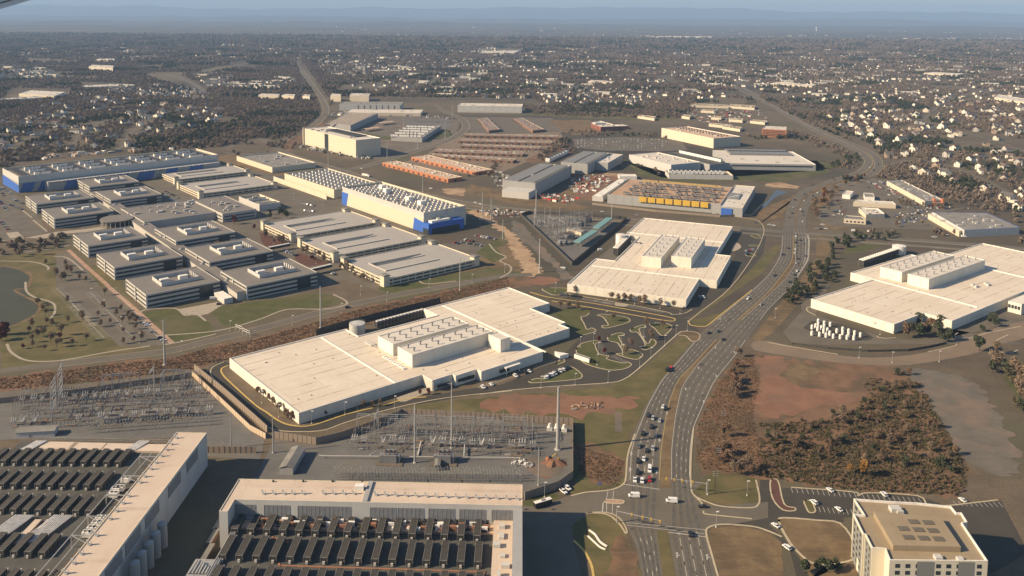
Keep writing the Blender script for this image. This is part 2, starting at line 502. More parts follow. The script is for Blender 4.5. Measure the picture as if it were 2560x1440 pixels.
def shell(t, poly, z0, z1, wall, roof, cap=None, lip=.7, pw=.45, rn='roof', wn_='wall', pn='parapet'):
    poly = ccw(poly); ins = inset(poly, pw); n = len(poly)
    MB().prism(poly, z0, z1 - .02, cap=False).build(wn_, wall, t)
    b = MB(); b.quad(*[(x, y, z1 - lip) for x, y in ins]); b.build(rn, roof, t)
    b = MB()
    for i in range(n):
        j = (i + 1) % n
        b.quad((*poly[i], z1), (*poly[j], z1), (*ins[j], z1), (*ins[i], z1))
        b.quad((*ins[i], z1), (*ins[j], z1), (*ins[j], z1 - lip), (*ins[i], z1 - lip))
        b.quad((*poly[i], z1 - .02), (*poly[j], z1 - .02), (*poly[j], z1), (*poly[i], z1))
    b.build(pn, cap or M['parapet'], t)

def edges_seen(t, poly):
    """local polygon edges that face the camera"""
    poly = ccw(poly); fr = Frame(t.location, t.rotation_euler.z); cl = fr.l((0, 0)); n = len(poly)
    for i in range(n):
        a, b = Vector(poly[i]), Vector(poly[(i + 1) % n]); d = b - a
        if d.length < 1.5: continue
        nn = Vector((d.y, -d.x)).normalized()
        if nn.dot(Vector(cl) - (a + b) / 2) > 0: yield a, b, d.normalized(), nn, d.length

def panels(t, poly, z0, z1, w, mat, name='wall_panel', gap=.18, proud=.10, only=None):
    for a, b, d, nn, L in edges_seen(t, poly):
        if only and not only(a, b, d, nn, L): continue
        n = max(1, round(L / w)); pw = L / n
        me = MB().box(-pw / 2 + gap / 2, -proud, 0, pw / 2 - gap / 2, .0, z1 - z0).mesh(name, mat)
        for i in range(n):
            c = a + d * (pw * (i + .5))
            put(name, me, t, (c.x, c.y, z0), math.atan2(d.y, d.x))

def rpoly(hx, hy): return [(-hx, -hy), (hx, -hy), (hx, hy), (-hx, hy)]

def vents(t, pts, z, mat=None, s=1.0):
    """gooseneck roof vents, each a part"""
    b = MB(); b.box(-.35 * s, -.35 * s, 0, .35 * s, .35 * s, 1.5 * s); b.box(-.35 * s, -.35 * s, 1.5 * s, .95 * s, .35 * s, 2.1 * s, bottom=True)
    me = b.mesh('roof_vent', mat or M['palewall'])
    for x, y in pts: put('roof_vent', me, t, (x, y, z))

def windows(t, poly, rows, w, gap, mat, zs, h, name='window', only=None, margin=1.5, proud=.06):
    for a, b, d, nn, L in edges_seen(t, poly):
        if only and not only(a, b, d, nn, L): continue
        n = max(1, int((L - 2 * margin + gap) / (w + gap))); st = (L - 2 * margin) / n
        ww = st - gap
        me = MB().box(-ww / 2, -proud, 0, ww / 2, 0, h, bottom=True).mesh(name, mat)
        for z in zs:
            for i in range(n):
                c = a + d * (margin + st * (i + .5))
                put(name, me, t, (c.x, c.y, z), math.atan2(d.y, d.x))

# ---------------------------------------------------------------- ground, water, hills
b = MB(); bf = MB()
ys = [-400, 0, 300, 600, 900, 1300, 1800, 2500, 3500, 5000, 7500, 11000, 17000, 26000, 40000]
for i in range(len(ys) - 1):
    y0, y1 = ys[i], ys[i + 1]; n = 8
    w0, w1 = 1500 + abs(y0) * 1.1, 1500 + abs(y1) * 1.1
    for j in range(n):
        a, c = -1 + 2 * j / n, -1 + 2 * (j + 1) / n
        (b if y0 < 7400 else bf).quad((a * w0, y0, 0), (c * w0, y0, 0), (c * w1, y1, 0), (a * w1, y1, 0))
b.build('ground', M['ground'], kind='structure'); bf.build('far_ground', M['fargound'], kind='structure')

def ridge(name, y, base, amp, seed, mat, depth):
    rnd = random.Random(seed); ph = [rnd.uniform(0, 6.28) for _ in range(9)]
    def hgt(x):
        t = x / y
        return base + amp * (sum(math.sin(t * k * 3.1 + ph[i]) / (1 + i * .6) for i, k in enumerate((1, 1.9, 3.1, 5.2, 8.3, 13, 21, 34, 55))) * .42)
    b = MB(); n = 260; w = y * .8
    for i in range(n):
        x0, x1 = -w + 2 * w * i / n, -w + 2 * w * (i + 1) / n
        for k in range(3):
            r0, r1 = k / 3, (k + 1) / 3
            f0, f1 = math.sin(r0 * math.pi / 2), math.sin(r1 * math.pi / 2)
            b.quad((x0, y + depth * r0, -2 + (hgt(x0) + 2) * f0), (x1, y + depth * r0, -2 + (hgt(x1) + 2) * f0),
                   (x1, y + depth * r1, -2 + (hgt(x1) + 2) * f1), (x0, y + depth * r1, -2 + (hgt(x0) + 2) * f1))
    b.build(name, mat, kind='structure')
ridge('hills', 11500, 8, 28, 5, M['fargound'], 2500)
ridge('hills', 16000, 35, 45, 3, M['fargound'], 3500)
ridge('hills', 25000, 110, 75, 14, M['fargound'], 4000)
ridge('mountains', 37000, 470, 190, 8, M['fargound'], 5000)

# haze: one closed box round camera and scene, sky outside
q = bpy.data.materials.new('haze_air'); q.use_nodes = True; nt = q.node_tree
nt.nodes.remove(nt.nodes['Principled BSDF'])
v = nt.nodes.new('ShaderNodeVolumePrincipled'); v.inputs['Color'].default_value = (.42, .65, 1, 1)
v.inputs['Density'].default_value = 4.9e-5; v.inputs['Anisotropy'].default_value = 0.0
nt.links.new(v.outputs[0], nt.nodes['Material Output'].inputs['Volume'])
b = MB(); b.box(-60000, -600, -5, 60000, 48000, 900, bottom=True)
b.build('haze', q, kind='stuff')

# ---------------------------------------------------------------- ground areas (big, low)
def A(name, pts, z, m, **kw): return area(name, pts, z, M[m], **kw)
# pond and its park
A('grass_field', [(0, 640), (170, 625), (300, 700), (380, 850), (385, 868), (300, 885), (170, 905), (0, 925)], .03, 'grass', jag=2)
A('pond', Z(0, 360, [(-120, 1230), (60, 1235), (180, 1260), (270, 1310), (290, 1350), (260, 1440)]) + Z(0, 720, [(330, 120), (395, 185), (330, 270), (170, 350), (60, 390), (-160, 420)]) + [(-200, 800), (-260, 720)], .08, 'water', n=4)
ribbon('pond_bank', Z(0, 360, [(-40, 1225), (70, 1225), (200, 1250), (300, 1300), (310, 1360), (270, 1440)]) + Z(0, 720, [(150, 20), (260, 90), (345, 130), (405, 190), (340, 275), (180, 360), (60, 400)]), 3.0, .1, M['dry'])
# office campus ground
A('asphalt_lot', Z(0, 360, [(0, 420), (180, 520), (260, 560), (480, 880), (330, 920), (0, 960)]) , .04, 'lotgrey')
A('asphalt_lot', Z(0, 360, [(560, 1100), (700, 1060), (800, 1170), (1010, 1440)]) + Z(0, 720, [(1100, 0), (1700, 560), (1500, 575), (1200, 590), (900, 300), (560, 0)]), .04, 'lotgrey')
A('lawn', Z(0, 720, [(1410, 250), (1700, 210), (1760, 205), (1850, 275), (1990, 280), (2130, 380), (2150, 455), (1750, 545)]), .06, 'lawn', jag=.3)
A('lawn', Z(0, 720, [(2090, 230), (2250, 180), (2560, 140)]) + Z(640, 720, [(500, 60), (760, 60), (900, 150), (850, 180), (450, 210), (250, 240), (0, 320)]) + Z(0, 720, [(2300, 430), (2260, 400), (2170, 300)]), .06, 'lawn', jag=.3)
A('plaza', Z(0, 720, [(1770, 215), (2180, 140), (2240, 160), (2080, 260), (2000, 275), (1840, 265)]), .07, 'path')
A('campus_ground', [(190, 590), (300, 680), (360, 775), (560, 740), (700, 750), (860, 700), (960, 730), (1220, 660), (870, 500), (640, 420), (380, 450), (250, 500)], .035, 'lotgrey')
A('planting', Z(640, 360, [(30, 880), (250, 960), (330, 990), (160, 1060), (60, 1000)]), .05, 'mulch', jag=1)
A('planting', Z(640, 360, [(420, 1080), (740, 1200), (500, 1230), (380, 1150)]), .05, 'mulch', jag=1)
A('asphalt_lot', Z(640, 360, [(880, 880), (1700, 960), (1860, 990), (2300, 1000), (2350, 1100), (2200, 1170), (1800, 960)]), .055, 'lotgrey')
A('lawn', Z(640, 360, [(2200, 1090), (2330, 990), (2480, 900), (2540, 980), (2400, 1040), (2480, 1130), (2380, 1190)]), .06, 'lawn', jag=.5)
A('bare_sand', Z(640, 360, [(2110, 680), (2200, 650), (2330, 700), (2420, 790), (2560, 880), (2700, 1040), (2800, 1150), (2860, 1280), (2780, 1330), (2640, 1290), (2660, 1240), (2600, 1130), (2540, 1040), (2480, 900), (2330, 800)]), .06, 'sand', jag=3.5)
A('red_clay', Z(1280, 360, [(150, 1380), (260, 1320), (420, 1340), (500, 1370), (300, 1420)]), .07, 'clay', jag=2)
A('dirt_road', Z(1280, 360, [(0, 760), (90, 790), (290, 1010), (560, 1290), (620, 1340), (500, 1370), (440, 1250), (200, 1040), (0, 900)]), .055, 'gravel', jag=2)
# band of rust scrub between the campus road and the big hall
A('scrub', [(-40, 948), (150, 925), (300, 905), (430, 893), (520, 868), (620, 850), (760, 812), (900, 770), (1080, 735), (1270, 690), (1330, 690), (1345, 715), (1272, 718), (1060, 772), (870, 820), (640, 880), (575, 898), (480, 925), (250, 955), (0, 977), (-60, 985)], .045, 'rust', jag=3.5)
A('meadow', [(960, 730), (1060, 722), (1240, 680), (1310, 690), (1300, 640), (1270, 590), (1200, 640), (1180, 665)], .04, 'dry', jag=3.5)
A('meadow', [(1000, 748), (1180, 712), (1330, 684), (1220, 668), (1060, 700), (940, 720)], .05, 'lawn', jag=1.5)
A('sidestrip', [(-40, 985), (480, 930), (480, 940), (-40, 1005)], .05, 'road')
# ground round the middle substation and highway verge
A('verge', [(1030, 1010), (1520, 968), (1600, 930), (1700, 840), (1735, 842), (1670, 930), (1600, 1050), (1572, 1090), (1567, 1190), (1550, 1215), (1480, 1225), (1432, 1240), (1432, 1050), (1200, 1030), (1010, 1028)], .045, 'grass', jag=1.5)
A('red_clay', Z(1280, 720, [(-240, 1110), (100, 1060), (500, 1060), (800, 1075), (1050, 1100), (1250, 1110), (1230, 1160), (1000, 1240), (700, 1290), (300, 1270), (0, 1240), (-280, 1200)]), .06, 'clay', jag=5, n=2)
A('scrub', [(1440, 1120), (1480, 1110), (1530, 1130), (1560, 1160), (1545, 1210), (1490, 1215), (1455, 1180)], .06, 'rust', jag=3.5, n=2)
A('path_strip', Z(1280, 720, [(1030, 1240), (1100, 1240), (1100, 1440), (1030, 1440)]), .07, 'gravel')
# field right of the highway
A('scrub_field', [(1882, 880), (1960, 900), (2100, 905), (2240, 915), (2300, 960), (2360, 1060), (2420, 1180), (2400, 1245), (2100, 1225), (1900, 1195), (1770, 1180), (1740, 1160), (1745, 1060), (1800, 950), (1850, 895)], .045, 'rust', jag=5)
A('red_clay', Z(1920, 720, [(-100, 700), (160, 690), (150, 860), (180, 940), (400, 1010), (620, 1040), (850, 1040), (900, 1100), (760, 1160), (500, 1200), (330, 1230), (100, 1290), (-20, 1260), (-120, 1150), (-60, 900)]), .07, 'clay', jag=3.5, n=2)
A('dry_grass', Z(1920, 720, [(140, 770), (330, 760), (480, 800), (460, 880), (260, 960), (160, 880)]), .08, 'dry', jag=3.5)
A('dry_grass', Z(1280, 1080, [(2180, 200), (2400, 130), (2560, 180), (2560, 330), (2300, 330)]), .06, 'rust', jag=3.5)
A('worn_lot', Z(1920, 720, [(1380, 790), (1640, 840), (1900, 850), (2050, 930), (2200, 1100), (2400, 1440), (2500, 1600), (2450, 1900), (2100, 1800), (1880, 1640), (1700, 1300), (1560, 1080), (1430, 900)]), .06, 'gravel', jag=3.5)
A('meadow', Z(1920, 720, [(2330, 700), (2600, 760), (2700, 1000), (2560, 1200), (2350, 900)]), .06, 'lawn', jag=2)
A('verge', [(1730, 1225), (1780, 1180), (1890, 1195), (1898, 1230), (1890, 1262), (1850, 1270), (1770, 1252), (1752, 1240)], .06, 'grass', jag=.5)
A('verge', Z(1280, 1080, [(1950, 1000), (2010, 950), (2300, 940), (2540, 1000), (2700, 1100), (2720, 1460), (2080, 1460), (2030, 1300), (1960, 1100)]), .06, 'dry', jag=.8)
A('verge', Z(1280, 1080, [(750, 820), (900, 808), (1020, 830), (1100, 900), (1140, 1000), (1150, 1050), (1230, 1200), (1300, 1450), (830, 1450), (760, 1250), (620, 1090), (600, 930)]), .06, 'grass', jag=.5)
A('scrub', Z(1280, 1080, [(1080, 1020), (1150, 1080), (1240, 1250), (1280, 1450), (900, 1450), (1000, 1250)]), .07, 'rust', jag=2.2)
A('lawn', Z(1280, 1080, [(120, 700), (350, 610), (440, 620), (460, 680), (250, 740), (130, 780)]), .06, 'lawn', jag=.5)
# highway verges further up
A('verge', Z(1280, 720, [(1790, 330), (2000, 190), (2500, -150), (2700, -420), (2640, -440), (2450, -250), (2200, 0), (1900, 240), (1760, 320), (1780, 370), (1980, 375), (2150, 230)]), .05, 'grass', jag=.4)
A('meadow', [(2042, 590), (2090, 600), (2030, 720), (1935, 830), (1885, 862), (1880, 845), (1940, 770), (2003, 695), (2040, 645)], .05, 'dry', jag=.4)
A('lawn', Z(1920, 360, [(780, 1040), (1000, 980), (1170, 1000), (1000, 1070), (760, 1110)]), .06, 'lawn', jag=1)
A('meadow', [(2010, 470), (2190, 445), (2240, 480), (2200, 560), (2060, 575), (2040, 520)], .045, 'dry', jag=2)
A('pool', Z(1280, 360, [(2480, 690), (2620, 540), (2760, 480), (2640, 460), (2560, 560), (2470, 640)]), .06, 'pool')
A('bare_sand', Z(1920, 360, [(-20, 395), (120, 385), (320, 425), (290, 445), (60, 435), (-30, 420)]), .07, 'sand', jag=2)
A('construction_dirt', Z(1280, 360, [(600, 330), (900, 290), (1120, 330), (960, 400), (800, 560), (620, 570), (400, 560), (150, 540), (520, 470)]), .05, 'dry', jag=3.5)
A('red_clay', Z(1280, 360, [(860, 290), (1120, 310), (1060, 350), (900, 440), (800, 550), (640, 570), (560, 540), (700, 470), (820, 380)]), .06, 'clay', jag=3)
A('bare_sand', Z(1280, 360, [(900, 290), (1120, 295), (1100, 325), (920, 320)]), .07, 'sand', jag=2)
A('bare_sand', Z(640, 360, [(1850, 450), (2100, 440), (2080, 520), (1900, 500)]), .07, 'sand', jag=2)
A('verge', Z(1280, 360, [(-400, 400), (0, 520), (600, 590), (800, 640), (600, 665), (0, 600), (-500, 480)]), .045, 'dry', jag=3.5)
A('asphalt_lot', [(1430, 348), (1560, 342), (1700, 350), (1720, 375), (1650, 378), (1500, 376), (1440, 368)], .05, 'lotgrey')
A('grass_field', Z(1280, 0, [(360, 1200), (780, 1200), (880, 1340), (600, 1350), (460, 1290)]), .05, 'dry', jag=2)
A('flex_park', [(1060, 390), (1140, 338), (1400, 330), (1410, 360), (1330, 400), (1230, 440), (960, 420)], .04, 'browndrive', jag=2)
A('flex_park', [(1150, 292), (1380, 295), (1420, 330), (1180, 335)], .045, 'lotgrey', jag=2)
A('shopping_lot', Z(1920, 360, [(520, 660), (760, 430), (1000, 360), (1180, 350), (1560, 590), (1700, 640), (2000, 640), (1620, 700), (1800, 860), (1400, 850), (620, 820), (480, 740)]), .05, 'lotgrey', jag=2)
A('industrial_ground', [(820, 300), (1000, 285), (1150, 300), (1140, 345), (1040, 375), (950, 400), (860, 395)], .04, 'gravel', jag=3.5)
A('industrial_ground', [(440, 400), (590, 385), (700, 400), (830, 440), (700, 440), (560, 410)], .04, 'dry', jag=3.5)

# ---------------------------------------------------------------- roads
STREETS = []
def interp(tab, y):
    tab = sorted(tab)
    if y <= tab[0][0]: return tab[0][1]
    for (a, b_), (c, d_) in zip(tab, tab[1:]):
        if y <= c: return b_ + (d_ - b_) * (y - a) / (c - a)
    return tab[-1][1]
xy = lambda L: [(y, x) for x, y in L]
EL = xy([(1961, 560), (1955, 580), (1952, 622), (1945, 647), (1920, 687), (1880, 725), (1807, 782), (1740, 845), (1690, 905), (1650, 952), (1615, 1012), (1590, 1070), (1578, 1100), (1570, 1130), (1567, 1190), (1566, 1312), (1590, 1365), (1609, 1460)])
ML = xy([(1984, 560), (1984, 640), (1978, 660), (1955, 690), (1924, 730), (1840, 806), (1790, 852), (1730, 917), (1705, 940), (1690, 965), (1677, 1000), (1668, 1040), (1662, 1080), (1655, 1130), (1650, 1222), (1642, 1325), (1660, 1460)])
MR = xy([(1987, 560), (1987, 635), (1988, 660), (1962, 700), (1928, 732), (1844, 808), (1795, 855), (1737, 917), (1714, 950), (1702, 970), (1695, 1000), (1687, 1040), (1682, 1080), (1677, 1130), (1677, 1225), (1670, 1330), (1692, 1460)])
ER = xy([(2012, 560), (2026, 600), (2023, 650), (1977, 720), (1920, 775), (1867, 850), (1840, 890), (1805, 932), (1785, 960), (1755, 1025), (1735, 1070), (1728, 1120), (1726, 1190), (1745, 1280), (1767, 1340), (1795, 1460)])
Y = [560 + i * 10 for i in range(91)]
def sp(tab, y): return (interp(tab, y - 7) + interp(tab, y) * 2 + interp(tab, y + 7)) / 4
def lane(side, f, y):
    a, c = (EL, ML) if side == 0 else (MR, ER)
    return (sp(a, y) * (1 - f) + sp(c, y) * f, y)
def stripband(name, fa, fb, z, m, ys=Y, **kw):
    b = MB(); A_ = [P(*fa(y)) for y in ys]; B_ = [P(*fb(y)) for y in ys]
    for i in range(len(ys) - 1):
        b.quad((A_[i + 1].x, A_[i + 1].y, z), (B_[i + 1].x, B_[i + 1].y, z), (B_[i].x, B_[i].y, z), (A_[i].x, A_[i].y, z))
    return b.build(name, M[m], kind='structure', **kw)
stripband('highway', lambda y: (sp(EL, y), y), lambda y: (sp(ER, y), y), .10, 'road')
ym_ = [585 + i * 7 for i in range(32)]
stripband('median', lambda y: (sp(ML, y), y), lambda y: (sp(MR, y), y), .16, 'dry', ym_)
stripband('median', lambda y: (sp(ML, y), y), lambda y: (sp(MR, y), y), .16, 'dry', [852 + i * 7.35 for i in range(51)])
stripband('median', lambda y: (sp(ML, y), y), lambda y: (sp(MR, y), y), .16, 'grass', [1327 + i * 8 for i in range(17)])
# the junction at the bottom and its side roads
A('side_road', Z(1280, 1080, [(-100, 790), (120, 740), (250, 745), (450, 680), (600, 630), (740, 600), (1000, 580), (1100, 530), (1200, 500), (1900, 520), (1800, 600), (1850, 650), (1930, 730), (2050, 740), (2560, 700), (2560, 860), (1980, 960), (1950, 1010), (1200, 1010), (1150, 920), (1020, 830), (900, 803), (760, 825), (600, 930), (610, 1080), (650, 1250), (720, 1500), (-60, 1500), (60, 900)]), .085, 'road')
A('side_road', Z(1280, 1080, [(2200, 800), (2480, 700), (2480, 480), (2570, 480), (2620, 700), (2680, 800), (3300, 820), (3320, 900), (2700, 900), (2560, 920), (2700, 1050), (2900, 1300), (3000, 1500), (2860, 1500), (2780, 1200), (2600, 1000), (2300, 930), (1980, 940), (1960, 840)]), .082, 'lot')
A('brown_road', Z(1920, 720, [(-150, 540), (0, 530), (220, 580), (500, 640), (860, 690), (1250, 690), (1600, 640), (1880, 570), (2100, 460), (2560, 330), (2640, 480), (2300, 560), (2120, 640), (1850, 700), (1420, 770), (1000, 770), (600, 735), (200, 680), (-140, 620)]), .07, 'browndrive', n=2)
A('asphalt_lot', Z(1920, 720, [(150, 440), (340, 230), (330, 160), (560, 0), (620, -60), (600, 0), (470, 270), (1050, 460), (1120, 500), (1400, 520), (1880, 480), (2560, 330), (2560, 200), (2100, 200), (1800, 400), (2560, 560), (1100, 560), (600, 570), (250, 560)]), .06, 'lotgrey')
ML_ = [(1976, 572), (1978, 530), (1990, 502), (2015, 477), (2070, 456), (2120, 441), (2155, 427), (2171, 408), (2164, 391), (2140, 374), (2095, 353), (2030, 322), (1960, 283), (1895, 246), (1850, 225), (1830, 205)]
MR_ = [(2001, 572), (2004, 537), (2016, 510), (2045, 485), (2095, 466), (2150, 447), (2189, 428), (2196, 405), (2181, 385), (2145, 366), (2095, 345), (2030, 315), (1965, 278), (1900, 241), (1862, 222), (1845, 203)]
ribbon('highway', ML_, 13, .112, M['road'], 6); ribbon('highway', MR_, 13, .120, M['road'], 6)
ribbon('median', [(a[0] * .5 + c[0] * .5, a[1] * .5 + c[1] * .5) for a, c in zip(ML_, MR_)], 2.2, .14, M['dry'], 6)
ribbon('road', [(560, 372), (640, 345), (700, 375), (760, 400), (850, 425), (950, 458), (1080, 490), (1200, 512), (1330, 527), (1450, 540), (1560, 548), (1700, 556), (1850, 570), (1985, 582), (2100, 588), (2300, 602), (2600, 625)], 17, .095, M['road'], 5)
ribbon('road', [(560, 382), (690, 392), (850, 437), (950, 468), (1080, 502), (1200, 524), (1330, 540), (1450, 553), (1560, 562), (1700, 570), (1850, 582), (1985, 594), (2100, 602), (2300, 616), (2600, 640)], 11, .09, M['road'], 5)
ribbon('road', [(690, 372), (720, 345), (765, 325), (800, 300), (815, 275), (800, 240), (775, 205), (750, 170), (742, 150)], 16, .09, M['road'], 6)
ribbon('road', [(860, 428), (940, 408), (1030, 380), (1105, 358), (1150, 335), (1165, 315), (1150, 295), (1110, 278), (1090, 262)], 16, .092, M['road'], 6)
ribbon('road', [(640, 432), (672, 442), (740, 470), (800, 492), (865, 515), (965, 558), (1090, 612), (1165, 645), (1200, 660)], 9, .08, M['road'], 5)
ribbon('road', [(-60, 936), (150, 910), (300, 893), (430, 876), (510, 856), (600, 835), (720, 803), (860, 766), (960, 744), (1090, 720), (1180, 704), (1260, 690), (1330, 686)], 11, .08, M['lotgrey'], 5)
ribbon('road', [(372, 185), (430, 190), (480, 208), (508, 228), (510, 245)], 22, .08, M['road'], 6)
ribbon('road', [(500, 180), (560, 168), (620, 158)], 22, .08, M['road'], 6)
ribbon('road', [(1468, 105), (1485, 115), (1500, 125)], 60, .08, M['dry'], 3)
ribbon('road', [(1850, 225), (1780, 205), (1700, 198), (1500, 196), (1340, 195)], 14, .08, M['dry'], 5)
for p in ([(1660, 270), (1700, 275), (1760, 290), (1880, 300)], [(1340, 270), (1500, 276), (1640, 282)]): ribbon('road', p, 9, .08, M['road'], 4)
ribbon('median', [(700, 385), (850, 431), (950, 463), (1080, 496), (1200, 518), (1330, 533), (1450, 546), (1560, 555), (1700, 563), (1850, 576)], 4.5, .13, M['dry'], 5)
ribbon('median', [(735, 345), (765, 330), (797, 305), (812, 276), (797, 245), (776, 212)], 3, .13, M['dry'], 5)
for i_, p_ in enumerate(([(640, 412), (760, 440), (850, 470), (905, 462), (960, 480), (1200, 535), (1290, 530), (1000, 475), (880, 445), (700, 400)], [(900, 330), (960, 340), (1060, 352), (1130, 340), (1120, 325), (1060, 350), (960, 350)], [(1170, 330), (1200, 335), (1140, 345), (1100, 365), (1060, 375)], [(1400, 360), (1440, 375), (1400, 400), (1330, 410), (1310, 400)],
    [(1560, 400), (1600, 420), (1660, 445), (1850, 440), (2040, 425), (2110, 415), (2040, 400), (2080, 430), (1960, 455), (1700, 452), (1600, 440)], [(1300, 275), (1700, 292), (1690, 300), (1480, 296), (1320, 286)], [(820, 320), (760, 350), (720, 380), (700, 365), (760, 320), (800, 300)], [(1880, 530), (1960, 500), (2040, 460), (2010, 480), (1950, 545), (1900, 560)])):
    A('verge', p_, .047 + i_ * .002, ('grass', 'lawn', 'dry', 'rust', 'lawn', 'grass', 'rust', 'dry')[i_], jag=3, n=1 if i_ else 0)
def road_edges(pts, half, n=5, w=.9, m='kerb'):
    c = smooth(gp(pts), n)
    for s_ in (-1, 1):
        out = []
        for i in range(len(c)):
            t = (c[min(i + 1, len(c) - 1)] - c[max(i - 1, 0)]).normalized(); out.append(c[i] + Vector((-t.y, t.x)) * half * s_)
        ribbon('kerb', out, w, .15, M[m], n=1, world=True)
D_ = [(700, 385), (850, 431), (950, 463), (1080, 496), (1200, 518), (1330, 533), (1450, 546), (1560, 555), (1700, 563), (1850, 576)]
road_edges(D_, 15.5); road_edges(D_, 2.6, m='path'); road_edges([(1990, 588), (2100, 596), (2300, 610), (2600, 633)], 11)
road_edges([(720, 345), (765, 325), (800, 300), (815, 275), (800, 240), (775, 205), (750, 170)], 8.5); road_edges([(890, 420), (940, 408), (1030, 380), (1105, 358), (1150, 335), (1165, 315), (1150, 295), (1110, 278)], 8.5)
road_edges(ML_[4:], 6.9, 6, .6); road_edges(MR_[4:], 6.9, 6, .6); road_edges([(150, 910), (300, 893), (430, 876), (510, 856), (600, 835), (720, 803), (860, 766), (960, 744), (1090, 720), (1180, 704)], 5.8, 5, .4)
for p_ in ([(2190, 425), (2260, 402), (2350, 408), (2440, 440), (2560, 500)], [(2130, 352), (2230, 322), (2360, 322), (2480, 350), (2580, 385)], [(2085, 300), (2200, 275), (2330, 278), (2460, 292), (2580, 296)], [(2350, 408), (2380, 375), (2480, 350)], [(2300, 320), (2330, 278), (2390, 245), (2500, 225)], [(2010, 262), (2130, 240), (2300, 232), (2560, 232)],
    [(20, 372), (110, 332), (250, 305), (390, 288), (520, 266)], [(90, 300), (240, 274), (420, 256)], [(180, 372), (200, 335), (250, 305)], [(300, 372), (330, 330), (390, 288)], [(880, 205), (1050, 212), (1240, 205), (1420, 225), (1600, 250)], [(960, 240), (1050, 212), (1100, 195)], [(1360, 262), (1420, 225), (1500, 200)]):
    ribbon('street', p_, 7.5, .06, M['lotgrey'], 5); STREETS.append(p_)
# access road round the big hall and its lots
A('asphalt_lot', Z(1280, 720, [(-450, 1085), (-300, 1015), (-100, 962), (0, 925), (330, 775), (520, 660), (705, 478), (835, 440), (800, 400), (755, 412), (720, 350), (690, 300), (745, 282), (778, 250), (790, 196), (1180, 263), (1560, 333), (1640, 316), (1770, 325), (1890, 450), (1700, 440), (1640, 478), (1275, 803), (1115, 915), (960, 948), (430, 985), (-200, 1048)]), .07, 'lot')
A('asphalt_lot', [(1725, 790), (1700, 797), (1711, 765), (1838, 640), (1831, 572), (1890, 578), (1915, 590), (1908, 635), (1882, 668), (1800, 735)], .07, 'lot')
A('asphalt_lot', [(1421, 742), (1560, 755), (1700, 775), (1715, 800), (1560, 788), (1400, 752)], .068, 'lot')
A('asphalt_lot', [(1440, 700), (1500, 640), (1545, 605), (1600, 588), (1600, 596), (1540, 655), (1495, 652), (1425, 712)], .068, 'lotgrey')
A('lawn', Z(1280, 720, [(390, 240), (560, 200), (770, 205), (775, 250), (690, 300), (760, 415), (830, 440), (700, 475), (560, 405), (470, 330)]), .06, 'lawn')
A('asphalt_lot', Z(1920, 1080, [(130, 565), (230, 557), (850, 602), (1500, 642), (1800, 742), (2330, 690), (2600, 1200), (2100, 1500), (1500, 900), (860, 850), (500, 882), (110, 900), (20, 700)]), .07, 'lot')
A('hotel_yard', Z(1920, 1080, [(860, 1080), (900, 1260), (300, 1190), (380, 1500), (900, 1500)]), .065, 'dry')
ribbon('road', Z(0, 720, [(2260, 740), (2170, 790), (2150, 850), (2190, 910), (2330, 1030), (2560, 1240)]) + Z(640, 720, [(60, 1290), (230, 1385), (420, 1410), (620, 1390), (900, 1310), (1300, 1180), (1700, 1120), (2200, 1030), (2600, 990)]), 9.5, .075, M['lot'], 5)
ribbon('road', Z(1280, 720, [(380, 100), (800, 165), (1200, 235), (1560, 290), (1760, 320)]), 7, .08, M['lot'], 4)
def nth(i):
    w = ('first', 'second', 'third', 'fourth', 'fifth', 'sixth', 'seventh', 'eighth', 'ninth', 'tenth', 'eleventh', 'twelfth', 'thirteenth', 'fourteenth', 'fifteenth', 'sixteenth', 'seventeenth', 'eighteenth', 'nineteenth')
    if i <= 19: return w[i - 1]
    t_ = {2: 'twenty', 3: 'thirty', 4: 'forty', 5: 'fifty'}[i // 10]
    return (t_[:-1] + 'ieth') if i % 10 == 0 else t_ + '-' + w[i % 10 - 1]
def inpoly(pt, poly):
    x, y = pt; r_ = False; n = len(poly)
    for i in range(n):
        (x0, y0), (x1, y1) = poly[i], poly[(i + 1) % n]
        if (y0 > y) != (y1 > y) and x < (x1 - x0) * (y - y0) / (y1 - y0) + x0: r_ = not r_
    return r_
